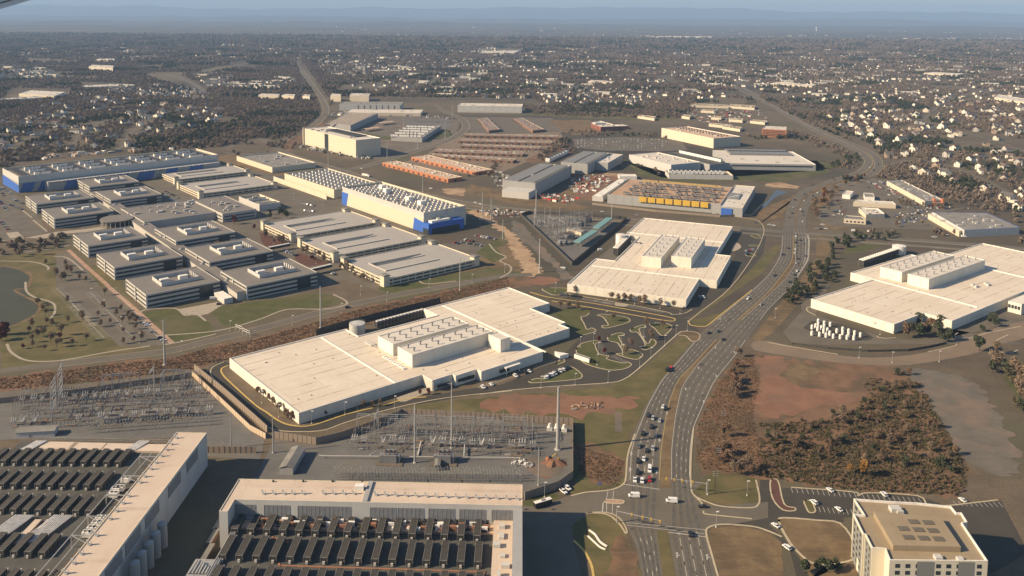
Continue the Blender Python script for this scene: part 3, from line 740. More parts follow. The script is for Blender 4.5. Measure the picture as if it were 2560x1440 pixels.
# ---------------------------------------------------------------- big white halls
def hall(name, label, outline, z, ang, seams, pents, pw=9.0, lip=.7):
    ps = [P(u, v, z) for u, v in outline]
    f0 = Frame((sum(p.x for p in ps) / len(ps), sum(p.y for p in ps) / len(ps)), R(ang))
    t = thing(name, label, 'data center', f0)
    poly = ccw(ortho([f0.l(p) for p in ps]))
    shell(t, poly, 0, z, M['whitewall'], M['cream'], M['trim'], lip, .6)
    panels(t, poly, .3, z - .35, pw, M['whitewall'])
    for a, c in seams:
        p, q = Vector(f0.l(P(*a, z))), Vector(f0.l(P(*c, z))); d = q - p; L = d.length
        k = math.atan2(d.y, d.x); k = round(k / (math.pi / 2)) * math.pi / 2
        MB().rbox(*((p + q) / 2), z - lip + .01, L, .9, .75, k).build('roof_divider', M['trim'], t)
    rnd = random.Random(len(outline)); me = MB().cyl(0, 0, 0, .5, .45, n=6).mesh('roof_drain', M['midroof'])
    xs_, ys_r = [p_[0] for p_ in poly], [p_[1] for p_ in poly]; k = 0
    while k < 46:
        x = rnd.uniform(min(xs_), max(xs_)); y = round(rnd.uniform(min(ys_r), max(ys_r)) / 11.5) * 11.5
        if inpoly((x, y), poly): put('roof_drain', me, t, (x, y, z - lip)); k += 1
    for pt, ph, vrows in pents:
        fr, hx, hy = rect(pt, ph, ang); cx, cy = f0.l(fr.o)
        e = put('penthouse', None, t, (cx, cy, 0))
        shell(e, rpoly(hx, hy), z - lip + .02, ph, M['whitewall'], M['cream3'], M['trim'], .5, .4)
        if vrows:
            n, ys_ = vrows
            long_x = hx > hy; hl, hs = (hx, hy) if long_x else (hy, hx)
            b = MB(); b.box(-.4, -.4, 0, .4, .4, 1.9); b.box(-.4, -.4, 1.9, 1.1, .4, 2.5, bottom=True); me = b.mesh('roof_vent', M['louvre'])
            for i in range(n):
                for yy in ys_:
                    x, y = (-hl + (i + .5) * 2 * hl / n, yy * hs)
                    if not long_x: x, y = y, x
                    put('roof_vent', me, e, (x, y, ph - .5))
    return t, f0, poly

def fanrow(label, u0, u1, z0, h, wdt, n, frame='louvre'):
    """long chiller bank: frame, louvred body, and a row of fans"""
    p, q = P(*u0, 0), P(*u1, 0); d = (q - p).to_2d(); L = d.length; c = (p + q) / 2
    t = put('chiller_bank', None, None, (c.x, c.y, z0), math.atan2(d.y, d.x), label=label, cat='chiller')
    b = MB(); b.box(-L / 2, -wdt / 2, 1.6, L / 2, wdt / 2, h - .5, bottom=True); b.build('casing', M['dark'], t)
    b = MB()
    for i in range(n + 1):
        x = -L / 2 + L * i / n
        for y in (-wdt / 2, wdt / 2): b.box(x - .12, y - .12, 0, x + .12, y + .12, h - .5)
    b.build('frame', M[frame], t)
    b = MB(); b.cyl(0, 0, 0, .9, L / n * .42, L / n * .36, 10, cap=False); b.cyl(0, 0, .1, .5, L / n * .34, n=8); me = b.mesh('fan', M['paleMetal'])
    for i in range(n):
        for y in ((0,) if wdt < 5 else (-wdt / 4, wdt / 4)): put('fan', me, t, (-L / 2 + L * (i + .5) / n, y, h - .5))
    return t

def round_tank(label, u, v, r, h, m='tank'):
    c = P(u, v)
    t = put('storage_tank', None, None, (c.x, c.y, 0), label=label, cat='tank')
    b = MB(); b.cyl(0, 0, 0, h, r, n=28, cap=False); b.build('shell', M[m], t)
    b = MB(); b.cyl(0, 0, h - .02, h + .5, r + .1, .6, 28); b.build('lid', M[m], t)
    b = MB()
    for i in range(20):
        a = 6.283 * i / 20; x, y = r * math.cos(a), r * math.sin(a); a2 = 6.283 * (i + 1) / 20
        b.tube((x, y, h), (x, y, h + 1.1), .05); b.tube((x, y, h + 1.1), (r * math.cos(a2), r * math.sin(a2), h + 1.1), .05)
    b.build('railing', M['steel'], t)
    b = MB(); b.tube((r * .2, -r, 0), (r * .2, -r, h + 1), .25); b.build('ladder', M['steel'], t)
    return t

ANG_C, ANG_D, ANG_R, ANG_G, ANG_F = 39.4, 67.4, 36.4, 39.6, -1.4
# centre hall
c_out = [(572, 897), (864, 821), (895, 840), (1094, 787), (1058, 771), (1271, 718), (1375, 757.5), (1329, 770), (1412, 806), (1401, 810), (1424, 821), (1306, 856), (1362, 880), (1249, 911), (1199, 926), (1192, 923), (1139, 939), (1131, 935), (1081, 951), (1056, 937), (750, 1031)]
tc, fc, pc = hall('data_hall', 'large white flat-roofed hall between the two substations, with water tank behind it', c_out, 7.6, ANG_C,
    [((805, 842), (988, 957)), ((1110, 762), (1362, 880))],
    [([(946, 839), (1132, 790), (1171, 808), (982, 861)], 16, (7, (-.45, .35))),
     ([(994, 867), (1198, 809), (1228, 829), (1032, 887)], 16.6, (7, (-.4, .4))),
     ([(1222, 834), (1249, 829), (1273, 842), (1250, 851)], 16.8, None)])
# roof clutter near the penthouse
b = MB()
for i in range(9): b.box(-14 + i * 3.3, -1.2, 0, -12.4 + i * 3.3, 1.2, .9)
b.box(-15, -1.5, .3, 15, 1.5, .42, bottom=True)
e = fc.lp(985, 905, 7.6); b.build('roof_duct', M['paleMetal'], tc, loc=(e[0], e[1], 6.95), rz=R(-90))
b = MB()
for k in range(3): b.box(-5, -2 + k * 1.6, .2, 5, -1.2 + k * 1.6, 1.1, bottom=True)
for k in range(5): b.box(6 + k, -1, 0, 6.25 + k, -.7, 2.6)
e = fc.lp(925, 858, 7.6); b.build('roof_unit', M['palewall'], tc, loc=(e[0], e[1], 6.95), rz=R(-90))
# office front of the centre hall: windows, glazed stair, canopy
b = MB()
for (u, v), w in (((1100, 962), 5), ((1115, 958), 5), ((1150, 948), 4), ((1165, 944), 6), ((1180, 940), 4), ((1210, 936), 5), ((1235, 929), 5), ((1255, 925), 4), ((1268, 922), 4), ((1340, 893), 3)):
    x, y = fc.lp(u, v, 4)
    b.rbox(x, y - .2, 2.2, w, .5, 2.4)
b.build('window_band', M['glass'], tc)
b = MB()
x, y = fc.lp(1068, 957, 4); 
for k in range(6): b.box(x - .15, y - 8 + 0, .8 + k * 1.15, x + .1, y + 5, 1.1 + k * 1.15)
b.build('stair_screen', M['steel'], tc)
b = MB(); x, y = fc.lp(1275, 908, 6.5); b.box(x - 7, y - 4, 5.2, x + 7, y + 1, 5.9, bottom=True); b.box(x - 6.5, y - 3.6, 0, x - 6, y - 3.2, 5.2); b.box(x + 6, y - 3.6, 0, x + 6.5, y - 3.2, 5.2)
b.build('entrance_canopy', M['trim'], tc)
b = MB(); x, y = fc.lp(1405, 883, 3); b.prism([(x - 5, y - 3), (x + 3, y - 4), (x - 2, y + 6)], 0, 3.2); b.build('entrance_wing', M['trim'], tc)
round_tank('round grey water tank behind the middle white hall', 893, 832, 6.4, 8.2)
fanrow('long bank of coolers with white fans behind the middle white hall', (939, 822), (1058, 790), 0, 6.5, 4.5, 14)

# second hall
d_out = [(1421, 706), (1483, 657), (1491, 646), (1536, 651), (1597, 592), (1568, 576), (1606, 543), (1831, 567), (1790, 634), (1838, 640), (1815, 668), (1804, 666), (1782, 700), (1751, 697), (1711, 754)]
d_out = [(1421, 706), (1490, 646), (1537, 651), (1597, 592), (1567, 588), (1605, 543), (1831, 567), (1790, 635), (1837, 640), (1782, 701), (1750, 697), (1711, 753)]
td, fd, pd_ = hall('data_hall', 'white flat-roofed hall with twin penthouses left of the highway bend', d_out, 7.7, ANG_D,
    [((1482, 662), (1752, 698)), ((1570, 578), (1808, 607))],
    [([(1604, 639), (1657, 585), (1699, 590), (1652, 646)], 17.5, (6, (-.4, .4))),
     ([(1679, 640), (1716, 591), (1763, 598), (1727, 645)], 17.5, (6, (-.4, .4)))])
b = MB()
for (u, v) in ((1580, 603), (1590, 605), (1600, 607)):
    x, y = fd.lp(u, v, 8); b.rbox(x, y, 7, 4, 1.2, 1.6)
b.build('roof_unit', M['louvre'], td)
b = MB()
for k in range(7):
    x, y = fd.lp(1575 + k * 4, 655 + k * 2, 8); b.tube((x, y, 7), (x, y, 8.6), .18)
b.build('roof_pipe', M['palewall'], td)
round_tank('white upright tank beside the cooler row of the second hall', 1551, 612, 5.4, 12, 'trim')
fanrow('bank of coolers in the yard of the second white hall', (1538, 640), (1572, 605), 0, 9, 5, 13)

# right hall
r_out = [(2031, 749), (2071, 731), (2160, 703), (2184, 690), (2134, 668), (2300, 628), (2345, 632), (2420, 617), (2461, 604), (2760, 652), (2840, 690), (2520, 739), (2368, 799), (2311, 782), (2235, 809)]
r_out = [(2031, 749), (2185, 690), (2135, 675), (2305, 627), (2338, 636), (2461, 604), (2700, 660), (2519, 738), (2565, 752), (2549, 760), (2519, 741), (2369, 799), (2311, 782), (2235, 810)]
r_out = [(2031, 749), (2178, 697), (2133, 681), (2278, 634), (2330, 650), (2461, 604), (2720, 668), (2519, 739), (2369, 799), (2311, 782), (2236, 810)]
tr, fr_, pr = hall('data_hall', 'largest white flat-roofed hall right of the highway, past the hedge', r_out, 8.2, ANG_R,
    [((2158, 692), (2445, 766)), ((2461, 660), (2700, 735))],
    [([(2200, 665), (2337, 627), (2386, 639), (2251, 681)], 17.5, (8, (-.4, .4))),
     ([(2270, 684), (2412, 638), (2462, 650), (2322, 698)], 17.5, (8, (-.4, .4)))])
for (u, v) in ((2432, 712), (2465, 708), (2440, 716), (2470, 712)):
    x, y = fr_.lp(u, v, 8.2); MB().rbox(x, y, 7.5, 4, 2.5, 1.8).build('roof_unit', M['palewall'], tr)
b = MB()
x, y = fr_.lp(2533, 758, 4)
e = fr_.lp(2540, 752, 9); b.box(e[0] - 8, e[1] - 8, 0, e[0] + 25, e[1] + 3, 9.6); b.build('office_wing', M['whitewall'], tr)
b = MB()
for k in range(4): b.box(e[0] - 8.2, e[1] - 7 + k * 2.6, 4, e[0] - 8.0, e[1] - 5 + k * 2.6, 7)
b.build('window_band', M['glass'], tr)
round_tank('white round tank at the end of the cooler row of the right hall', 2247, 634, 7, 9, 'trim')
fanrow('long bank of coolers with pale fans behind the right hall', (2152, 667), (2240, 637), 0, 7.5, 5, 15)

# ---------------------------------------------------------------- tall data centre, cream with blue corners
bz = 24
bp = [(862, 468), (952, 452), (1167, 516), (1052, 530)]
fb, hx, hy = rect(bp, bz, ANG_G)
fb = Frame(fb.o, fb.a - math.pi / 2); hx, hy = hy, hx      # x along the long lit wall
tb = thing('data_center', 'tall cream data centre with bright blue corners and white rooftop units', 'data center', fb)
shell(tb, rpoly(hx, hy), 17.5, bz, M['palewall'], M['midroof'], M['parapet'], 3.0, .6)
MB().prism(rpoly(hx + .6, hy + .6), 0, 17.5).build('lower_wall', M['creamwall'], tb)
ly = -hy - .6
MB().quad((-hx - .6, ly - .25, 0), (-hx + 12, ly - .25, 0), (-hx + 17, ly - .25, 17.3), (-hx - .6, ly - .25, 17.3)).build('blue_cladding', M['blue'], tb)
b = MB(); b.quad((hx - 22, ly - .25, 0), (hx + .6, ly - .25, 0), (hx + .6, ly - .25, 12.5), (hx - 19, ly - .25, 15)); b.build('blue_cladding', M['blue'], tb)
panels(tb, rpoly(hx + .6, hy + .6), .2, 17.2, 4.4, M['creamwall'], proud=.16, only=lambda a, b_, d_, nn, L: nn.y < -.5)
b = MB(); b.box(hx + .6, -hy - 2, 0, hx + 13, hy * .62, 12.5); b.build('entrance_block', M['blue'], tb)
b = MB(); b.box(hx + 4, -hy + 4, 12.5, hx + 11, 0, 15); b.box(hx + 5, -hy + 14, 12.5, hx + 8, -hy + 18, 16.5); b.build('roof_box', M['trim'], tb)
b = MB(); b.box(hx + 13, -hy + 3, 0, hx + 13.4, hy * .4, 6.5); b.box(hx + 2, -hy - 2.4, 0, hx + 13, -hy - 2, 6.5); b.build('window_wall', M['glass'], tb)
b = MB(); b.quad((hx + .7, hy * .1, 12.5), (hx + .7, hy * .45, 12.5), (hx + .7, hy * .45, 23), (hx + .7, hy * .1, 23)); b.build('wedge_panel', M['creamwall'], tb)
cas = MB(); cas.box(-2.2, -1.3, .5, 2.2, 1.3, 2.4, bottom=True); cas.box(-1.9, -1.0, 0, 1.9, 1.0, .5); cas = cas.mesh('unit_body', M['paleMetal'])
fb_ = MB(); fb_.cyl(-1, 0, 2.4, 2.9, .8, n=8); fb_.cyl(1, 0, 2.4, 2.9, .8, n=8); fb_ = fb_.mesh('fan', M['dark'])
def rooftop(tgt, x, y, z, a=0, s=1.0, label='small white cooling unit in the grid on the tall cream data centre', group='cooling units on the tall cream data centre', name='cooling_unit', ij=None, me=None):
    p = tgt.w(x, y, z)
    if ij: label = '%s unit of %s row, %s' % (nth(ij[0] + 1), nth(ij[1] + 1), label)
    t = put(name, me or cas, None, p, tgt.a + a, None, label, name.replace('_', ' '), group, s)
    put('fan', fb_, t)
nx, ny = 21, 7
for i in range(nx):
    for j in range(ny):
        if random.random() < .1: continue
        rooftop(fb, -hx + 8 + (2 * hx - 14) * (i + .5) / nx, -hy + 6 + (2 * hy - 10) * (j + .5) / ny, bz - 2.95, math.pi / 2, .95, 'small white cooler on the tall cream data centre', ij=(i, j))
for k, (fx, fy) in enumerate(((-.62, .3), (-.38, .05), (.25, -.1), (.55, -.15))):
    b = MB(); b.box(-4, -3.5, 0, 4, 3.5, 6.4); p = fb.w(fx * hx, fy * hy, bz - 2.95)
    o = b.build('stair_head', M['paleMetal'], None, loc=p, rz=fb.a, cat='roof hut', label='white box hut on the cream data centre roof, %s from the far end' % ('first', 'second', 'third', 'fourth')[k], group='huts on the cream data centre')
    MB().box(-.6, -3.6, 0, .6, -3.5, 2.3).build('door', M['dark'], o)

# neighbour with white unit rows
fe, hx, hy = rect([(721, 432), (822, 420), (935, 455), (836, 479)], 13, ANG_G); fe = Frame(fe.o, fe.a - math.pi / 2); hx, hy = hy, hx
te = thing('data_center', 'cream data centre with a dense grid of white rooftop coolers', 'data center', fe)
shell(te, rpoly(hx, hy), 0, 13, M['creamwall'], M['midroof'], M['parapet'], 2.4, .6)
panels(te, rpoly(hx, hy), .3, 12.5, 6, M['creamwall'])
b = MB(); b.box(-hx - 14, -hy - 12, 0, hx, -hy - 11.3, 7.5); b.box(-hx - 14, -hy - 12, 0, -hx - 13.3, -hy, 7.5); b.build('yard_wall', M['creamwall'], te)
b = MB()
for i in range(14): b.box(-hx - 11 + i * 7.6, -hy - 10, 0, -hx - 6.5 + i * 7.6, -hy - 3, 3.6)
b.build('generator', M['louvre'], te)
for i in range(13):
    for j in range(6):
        rooftop(fe, -hx + 5 + (2 * hx - 9) * (i + .5) / 13, -hy + 5 + (2 * hy - 8) * (j + .5) / 6, 10.6, math.pi / 2, 1.15, 'white cooler on the low cream data centre', 'coolers on the low cream data centre', 'rooftop_cooler', (i, j))

BITS = [MB().box(-1.6, -1.0, 0, 1.6, 1.0, 1.5).mesh('roof_unit', M['palewall']), MB().box(-.7, -.7, 0, .7, .7, 1.1).mesh('roof_unit', M['louvre']), MB().box(-3.2, -1.1, 0, 3.2, 1.1, 1.9).mesh('roof_unit', M['bandlight'])]
# generic box building
def block(name, label, cat, pts, z, ang, wall, roof, cap='parapet', lip=.6, pan=None, win=None, long_y=True, group=None):
    auto = ang is None
    if auto: ang = auto_ang(pts, z)
    fr, hx, hy = rect(pts, z, ang)
    t = thing(name, label, cat, fr, group=group)
    poly = [fr.lp(u, v, z) for u, v in pts] if auto else rpoly(hx, hy)
    shell(t, poly, 0, z, M[wall], M[roof], M[cap], lip, .5)
    if pan: panels(t, poly, .3, z - .4, pan, M[wall])
    if hx * hy > 150 and roof not in ('darkdeck', 'orangedeck') and name != 'shed':
        rnd = random.Random(int(hx * 10)); xs_ = [p_[0] for p_ in poly]; yy = [p_[1] for p_ in poly]; k = 0; a_ = BITS
        while k < min(16, int(hx * hy / 60)):
            x, y = rnd.uniform(min(xs_), max(xs_)) * .86, rnd.uniform(min(yy), max(yy)) * .8
            if inpoly((x, y), poly): put('roof_unit', a_[k % 3], t, (x, y, z - lip)); k += 1
    if win:
        zs, h, w, g, mm = win; windows(t, poly, 0, w, g, M[mm], zs, h)
    return t, fr, hx, hy

# ---------------------------------------------------------------- parking garages
def garage(label, pts, z=7.5):
    fr, hx, hy = rect(pts, z, ANG_G)
    t = thing('parking_garage', label, 'parking garage', fr, group='parking garages of the office campus')
    # deck with two ramp openings
    xa, xb = -hx * .72, hx * .36; ya, yb = hy * .12, hy * .30
    xc, xd = -hx * .72, hx * .40; yc, yd = -hy * .42, -hy * .36
    b = MB(); xs = sorted({-hx, xa, xb, xd, hx}); ys_ = [-hy, yc, yd, ya, yb, hy]
    for i in range(len(xs) - 1):
        for j in range(len(ys_) - 1):
            x0, x1, y0, y1 = xs[i], xs[i + 1], ys_[j], ys_[j + 1]
            if (x0 >= xa - .01 and x1 <= xb + .01 and y0 >= ya - .01 and y1 <= yb + .01): continue
            b.quad((x0, y0, z - .9), (x1, y0, z - .9), (x1, y1, z - .9), (x0, y1, z - .9))
    b.build('roof_deck', M['deck'], t)
    b = MB(); b.quad((xa, ya, z - 4.8), (xb, ya, z - .95), (xb, yb, z - .95), (xa, yb, z - 4.8)); b.build('ramp', M['deck'], t)
    b = MB()
    b.box(xa - .3, yb, z - 5, xb, yb + .3, z); b.box(xa - .3, ya - .3, z - 5, xb, ya, z - .1); b.box(xa - .6, yd - 3, z - .9, xa - .3, yb + 3, z + .3)
    b.box(xc, yc, z - .9, xd, yd, z + .15)
    b.build('ramp_wall', M['bandlight'], t)
    b = MB(); n = 26
    for i in range(n):
        x = xa + (xb - xa) * .62 * i / n; b.box(x, yb - .25, z - 4.6 + i * .1, x + .5, yb - .05, z - .6)
    b.build('ramp_column', M['palewall'], t)
    # storeys: spandrels with open gaps
    b = MB(); b.prism(rpoly(hx - 1.6, hy - 1.6), 0, z - 1.1, cap=False); b.build('shade_backing', M['darkdeck'], t)  # dark box behind the gaps: its colour stands in for shade inside the storeys
    for z0, z1 in ((z - 1.5, z), (z - 4.7, z - 3.0), (0, 1.0)):
        b = MB(); ins = inset(rpoly(hx, hy), .35); o = rpoly(hx, hy)
        for i in range(4):
            j = (i + 1) % 4
            b.quad((*o[i], z0), (*o[j], z0), (*o[j], z1), (*o[i], z1)); b.quad((*o[i], z1), (*o[j], z1), (*ins[j], z1), (*ins[i], z1))
            b.quad((*ins[i], z1), (*ins[j], z1), (*ins[j], z0), (*ins[i], z0)); b.quad((*o[j], z0), (*o[i], z0), (*ins[i], z0), (*ins[j], z0))
        b.build('spandrel', M['creamwall'], t)
    for a, c, d_, nn, L in edges_seen(t, rpoly(hx - .1, hy - .1)):
        n = max(2, round(L / 9)); me = MB().box(-.4, -.02, 0, .4, .6, z - .5).mesh('column', M['creamwall'])
        for i in range(n + 1):
            p = a + d_ * (L * i / n); put('column', me, t, (p.x, p.y, 0), math.atan2(d_.y, d_.x))
    # corner stair towers
    for sx, sy, k in ((-1, 1, 1), (-1, -1, 1), (.93, 1, 0), (.93, -1, 0)):
        x, y = sx * hx * (1 if k else 1), sy * (hy - 3)
        e = put('stair_tower', None, t, (x + (1.5 if k else 0), y, 0))
        MB().box(-3.2, -3.6, 0, 3.2, 3.6, z + (3.0 if k else 2.2)).build('tower_wall', M['creamwall'], e)
        b = MB(); n = 6
        for i in range(n):
            t0, t1 = math.pi * i / n, math.pi * (i + 1) / n
            f = lambda q_: (-4.2 * math.cos(q_), z + (3.0 if k else 2.2) + 1.1 * math.sin(q_))
            (x0, z0), (x1, z1) = f(t0), f(t1)
            b.quad((x0, -4.4, z0), (x1, -4.4, z1), (x1, 4.4, z1), (x0, 4.4, z0))
        b.quad(*[(-4.2 * math.cos(math.pi * i / n), -4.4, z + (3.0 if k else 2.2) + 1.1 * math.sin(math.pi * i / n)) for i in range(n + 1)][::-1])
        b.build('tower_roof', M['midroof'], e)
    return t
garage('grey-decked parking garage nearest the highway, front of the row of three', [(851, 647), (1092, 607), (1198, 647), (960, 698)])
garage('middle parking garage of the row of three beside the blue-cornered building', [(744, 597), (974, 563), (1065, 595), (835, 640)])
garage('parking garage at the far end of the row of three, by the red shrubs', [(651, 556), (873, 526), (951, 554), (730, 591)])
garage('parking garage behind the offices, right in front of the long blue building', [(392, 430), (580, 412), (628, 428), (440, 448)])
garage('parking garage beside the cream data centre with white coolers', [(446, 459), (632, 438), (696, 460), (497, 484)])

# ---------------------------------------------------------------- office campus
def office(label, pts, z=12.7, pent=True):
    fr, hx, hy = rect(pts, z, ANG_G)
    t = thing('office_building', label, 'office building', fr, group='grey three-storey campus offices')
    MB().prism(rpoly(hx - .4, hy - .4), 0, z - .6, cap=False).build('glazing', M['glass'], t)
    for z0, z1 in ((0, 1.3), (3.3, 5.3), (7.2, 9.2)):
        b = MB(); o = rpoly(hx, hy); ins = inset(o, .5)
        for i in range(4):
            j = (i + 1) % 4
            b.quad((*o[i], z0), (*o[j], z0), (*o[j], z1), (*o[i], z1)); b.quad((*o[i], z1), (*o[j], z1), (*ins[j], z1), (*ins[i], z1)); b.quad((*o[j], z0), (*o[i], z0), (*ins[i], z0), (*ins[j], z0))
        b.build('spandrel', M['bandlight'], t)
    shell(t, rpoly(hx + .15, hy + .15), z - 1.6, z, M['bandlight'], M['greyroof'], M['bandlight'], .5, .5, wn_='fascia')
    # projecting pier in the short lit end and glass corner on the long side
    b = MB(); b.box(-hx - .9, -.9, 0, -hx + .3, .9, z - .2); b.box(-hx - .3, -hy - .3, 0, -hx + 1.2, -hy + .5, z - .5); b.box(-hx - .3, hy - .5, 0, -hx + 1.2, hy + .3, z - .5); b.build('pier', M['palewall'], t)
    b = MB(); b.box(hx * .42, -hy - .35, 0, hx * .80, -hy + .3, z - 2.2); b.build('glass_bay', M['glass'], t)
    n = max(3, int(hx * 2 / 7))
    me = MB().box(-.12, -.25, 0, .12, 0, z - 1.8).mesh('mullion', M['bandlight'])
    if pent:
        px_, py_ = hx * .52, hy * .46; cx = hx * .08
        b = MB(); w = .35; zz0, zz1 = z - .52, z + 2.9
        b.box(cx - px_, -py_, zz0, cx + px_, -py_ + w, zz1); b.box(cx - px_, -py_, zz0, cx - px_ + w, py_, zz1)
        b.box(cx - px_, py_ - w, zz0, cx + px_, py_, zz1)
        b.build('screen_wall', M['palewall'], t)
        b = MB()
        for k in range(6): b.box(cx + px_ - w, -py_ + k * py_ / 3, zz0, cx + px_, -py_ + k * py_ / 3 + py_ / 6, zz1)
        b.build('screen_louvre', M['palewall'], t)
        me = MB().box(-4, -2.2, 0, 4, 2.2, 3.3).mesh('roof_unit', M['trim'])
        for fx in (-.62, .38): put('roof_unit', me, t, (cx + px_ * fx, -.5, z - .5))
        b = MB(); b.cyl(0, 0, 0, 1.8, 1.1, n=8); b.box(-4.5, -1, 0, -2.5, 1, 1.4); me = b.mesh('roof_fan', M['louvre'])
        put('roof_fan', me, t, (cx + px_ * .72, .4, z - .5))
    return t, fr, hx, hy
offs = [('grey banded office block nearest the camera, left of the white canopy', [(314, 696), (363, 736), (548, 703), (498, 666)]),
    ('front right grey office block, beside the circular lawn', [(553, 676), (613, 716), (791, 681), (727, 646)]),
    ('grey office block second from the front in the left row', [(242, 635), (286, 668), (458, 640), (405, 608)]),
    ('grey office block second from the front in the right row', [(463, 618), (522, 656), (682, 626), (620, 596)]),
    ('grey office block third from the front in the left row, past the rotunda', [(183, 586), (221, 615), (368, 592), (325, 565)]),
    ('grey office block third from the front in the right row, beside the red tree', [(389, 571), (439, 604), (587, 578), (530, 551)]),
    ('grey office block behind the rotunda plaza, in the left row', [(106, 523), (136, 547), (283, 526), (246, 504)]),
    ('grey office block behind the wide brown roof, in the right row', [(240, 479), (277, 501), (404, 484), (360, 464)]),
    ('grey office block at the far end of the left row by the car park', [(65, 490), (91, 511), (232, 493), (205, 473)]),
    ('far grey office block directly in front of the long blue building', [(192, 450), (227, 468), (348, 452), (310, 437)])]
for l_, p_ in offs: office(l_, p_)
# low central buildings
t, fr, hx, hy = block('office_building', 'low wide office wing with scattered roof units, beside the rotunda', 'office building', [(306, 519), (354, 556), (540, 530), (492, 497)], 9.5, ANG_G, 'bandlight', 'greyroof', 'bandlight')
for x, y, a, c, h in ((-.3, -.1, 7, 2.5, 2), (-.45, .2, 3, 2, 1.5), (.35, -.35, 8, 1.6, 2.2), (.05, -.5, 7, 1.5, 2), (.6, .35, 5, 4, 3.5), (.35, .45, 3, 3, 4), (.8, .6, 8, 2, 3)): MB().rbox(x * hx, y * hy, 8.9, a, c, h).build('roof_unit', M['palewall'], t)
t, fr, hx, hy = block('office_building', 'square brown-grey roofed conference block behind the red tree', 'office building', [(490, 500), (547, 534), (640, 524), (562, 487)], 11, ANG_G, 'bandlight', 'greyroof', 'bandlight', win=((2, 6), 1.6, 30, 2, 'glass'))
t, fr, hx, hy = block('plant_building', 'walled roof plant yard with pipe gantries, beside the far garage', 'plant building', [(600, 494), (655, 513), (700, 503), (640, 482)], 9, ANG_G, 'palewall', 'midroof', 'parapet', 3)
for i in range(6):
    for j in range(2): rooftop(fr, -hx + 4 + i * (2 * hx - 6) / 6, -hy + 5 + j * hy, 6.1, 0, 1.3, 'white box in the walled plant yard', 'units in the walled plant yard', 'yard_unit', (i, j))
# rotunda canopy
c = P(292, 548, 8); t = thing('rotunda', 'round flat canopy on slim columns at the campus entrance', 'canopy', Frame(c, 0))
b = MB(); b.cyl(0, 0, 8, 9.3, 19, n=36); b.build('canopy_roof', M['greyroof'], t)
me = MB().cyl(0, 0, 0, 8, .5, n=6).mesh('column', M['palewall'])
for i in range(14):
    a = math.pi + i * math.pi / 10; put('column', me, t, (17.4 * math.cos(a), 17.4 * math.sin(a), 0))
b = MB(); b.cyl(0, 2, 0, 8, 12, n=20, cap=False); b.build('glass_drum', M['glass'], t)
# spine linking the offices
sp_ = [P(238, 478, 8), P(610, 728, 8)]
d_ = (sp_[1] - sp_[0]).to_2d(); L = d_.length; cc = (sp_[0] + sp_[1]) / 2
t = put('link_building', None, None, (cc.x, cc.y, 0), math.atan2(d_.y, d_.x), label='long low link running between the two rows of grey offices', cat='link building')
MB().prism(rpoly(L / 2, 6.5), 0, 7.6).build('wall', M['bandlight'], t)
MB().box(-L / 2, -7.2, 7.6, L / 2, 7.2, 8.1, bottom=True).build('roof', M['greyroof'], t)
me = MB(); me.quad((-3, -3, 0), (3, -3, 0), (0, 0, 2.4)); me.quad((3, -3, 0), (3, 3, 0), (0, 0, 2.4)); me.quad((3, 3, 0), (-3, 3, 0), (0, 0, 2.4)); me.quad((-3, 3, 0), (-3, -3, 0), (0, 0, 2.4)); me = me.mesh('skylight', M['louvre'])
for k in range(8): put('skylight', me, t, (-L / 2 + L * (k + .6) / 8.2, 0, 8.12))
# glazed bridges to the garages
for (a, c, l_) in (((672, 618), (724, 608), 'far glazed footbridge from office to garage'), ((778, 672), (828, 660), 'near glazed footbridge from office to garage')):
    p, q = P(*a, 6), P(*c, 6); d_ = (q - p).to_2d(); m_ = (p + q) / 2
    t = put('footbridge', None, None, (m_.x, m_.y, 0), math.atan2(d_.y, d_.x), label=l_, cat='footbridge')
    MB().box(-d_.length / 2, -1.6, 3.2, d_.length / 2, 1.6, 5.9, bottom=True).build('tube', M['glass'], t)
    MB().box(-d_.length / 2, -1.9, 5.9, d_.length / 2, 1.9, 6.2, bottom=True).build('roof', M['palewall'], t)
# entrance canopy with white bus
t, fr, hx, hy = block('entrance_canopy', 'bright white canopy on the paved forecourt of the front offices', 'canopy', [(534, 731), (561, 747), (583, 743), (556, 727)], 5, ANG_G, 'palewall', 'trim', 'trim', .15)

# ---------------------------------------------------------------- long blue building, top left
bz = 24
fq, hx, hy = rect([(21, 419), (46, 441), (545, 386), (510, 372)], bz, 24)
p1, p2 = P(46, 441, bz), P(545, 386, bz); an = math.atan2(p2.y - p1.y, p2.x - p1.x); L = (p2 - p1).length
p0 = P(21, 419, bz); fa = Frame(p1, an); wd_ = abs(fa.l(p0)[1])
c0 = fa.w(L / 2, wd_ / 2); fl = Frame(c0, an); hx, hy = L / 2, wd_ / 2
t = thing('data_center', 'very long grey and blue data centre with packed rooftop plant, top left', 'data center', fl)
shell(t, rpoly(hx, hy), 14, bz, M['palewall'], M['midroof'], M['parapet'], 3, .6)
MB().prism(rpoly(hx + .2, hy + .2), 0, 14, cap=False).build('lower_wall', M['greywall'], t)
panels(t, rpoly(hx, hy), 14.2, bz - .3, 12, M['palewall'])
b = MB(); b.box(-hx + 34, -hy - 16, 0, hx - 4, -hy - .1, 13.5); b.build('podium', M['greywall'], t)
b = MB(); n = 0
x = -hx
while x < hx - 24:
    w = 16 + (n * 37 % 11); y0 = -hy - 16.2 if x > -hx + 33 else -hy - .45
    b.quad((x, y0, 0), (x + w, y0, 0), (x + w + 6, y0, 13.3), (x + 6, y0, 13.3)); x += w + 8 + (n * 53 % 17); n += 1
b.build('blue_cladding', M['bluedark'], t)
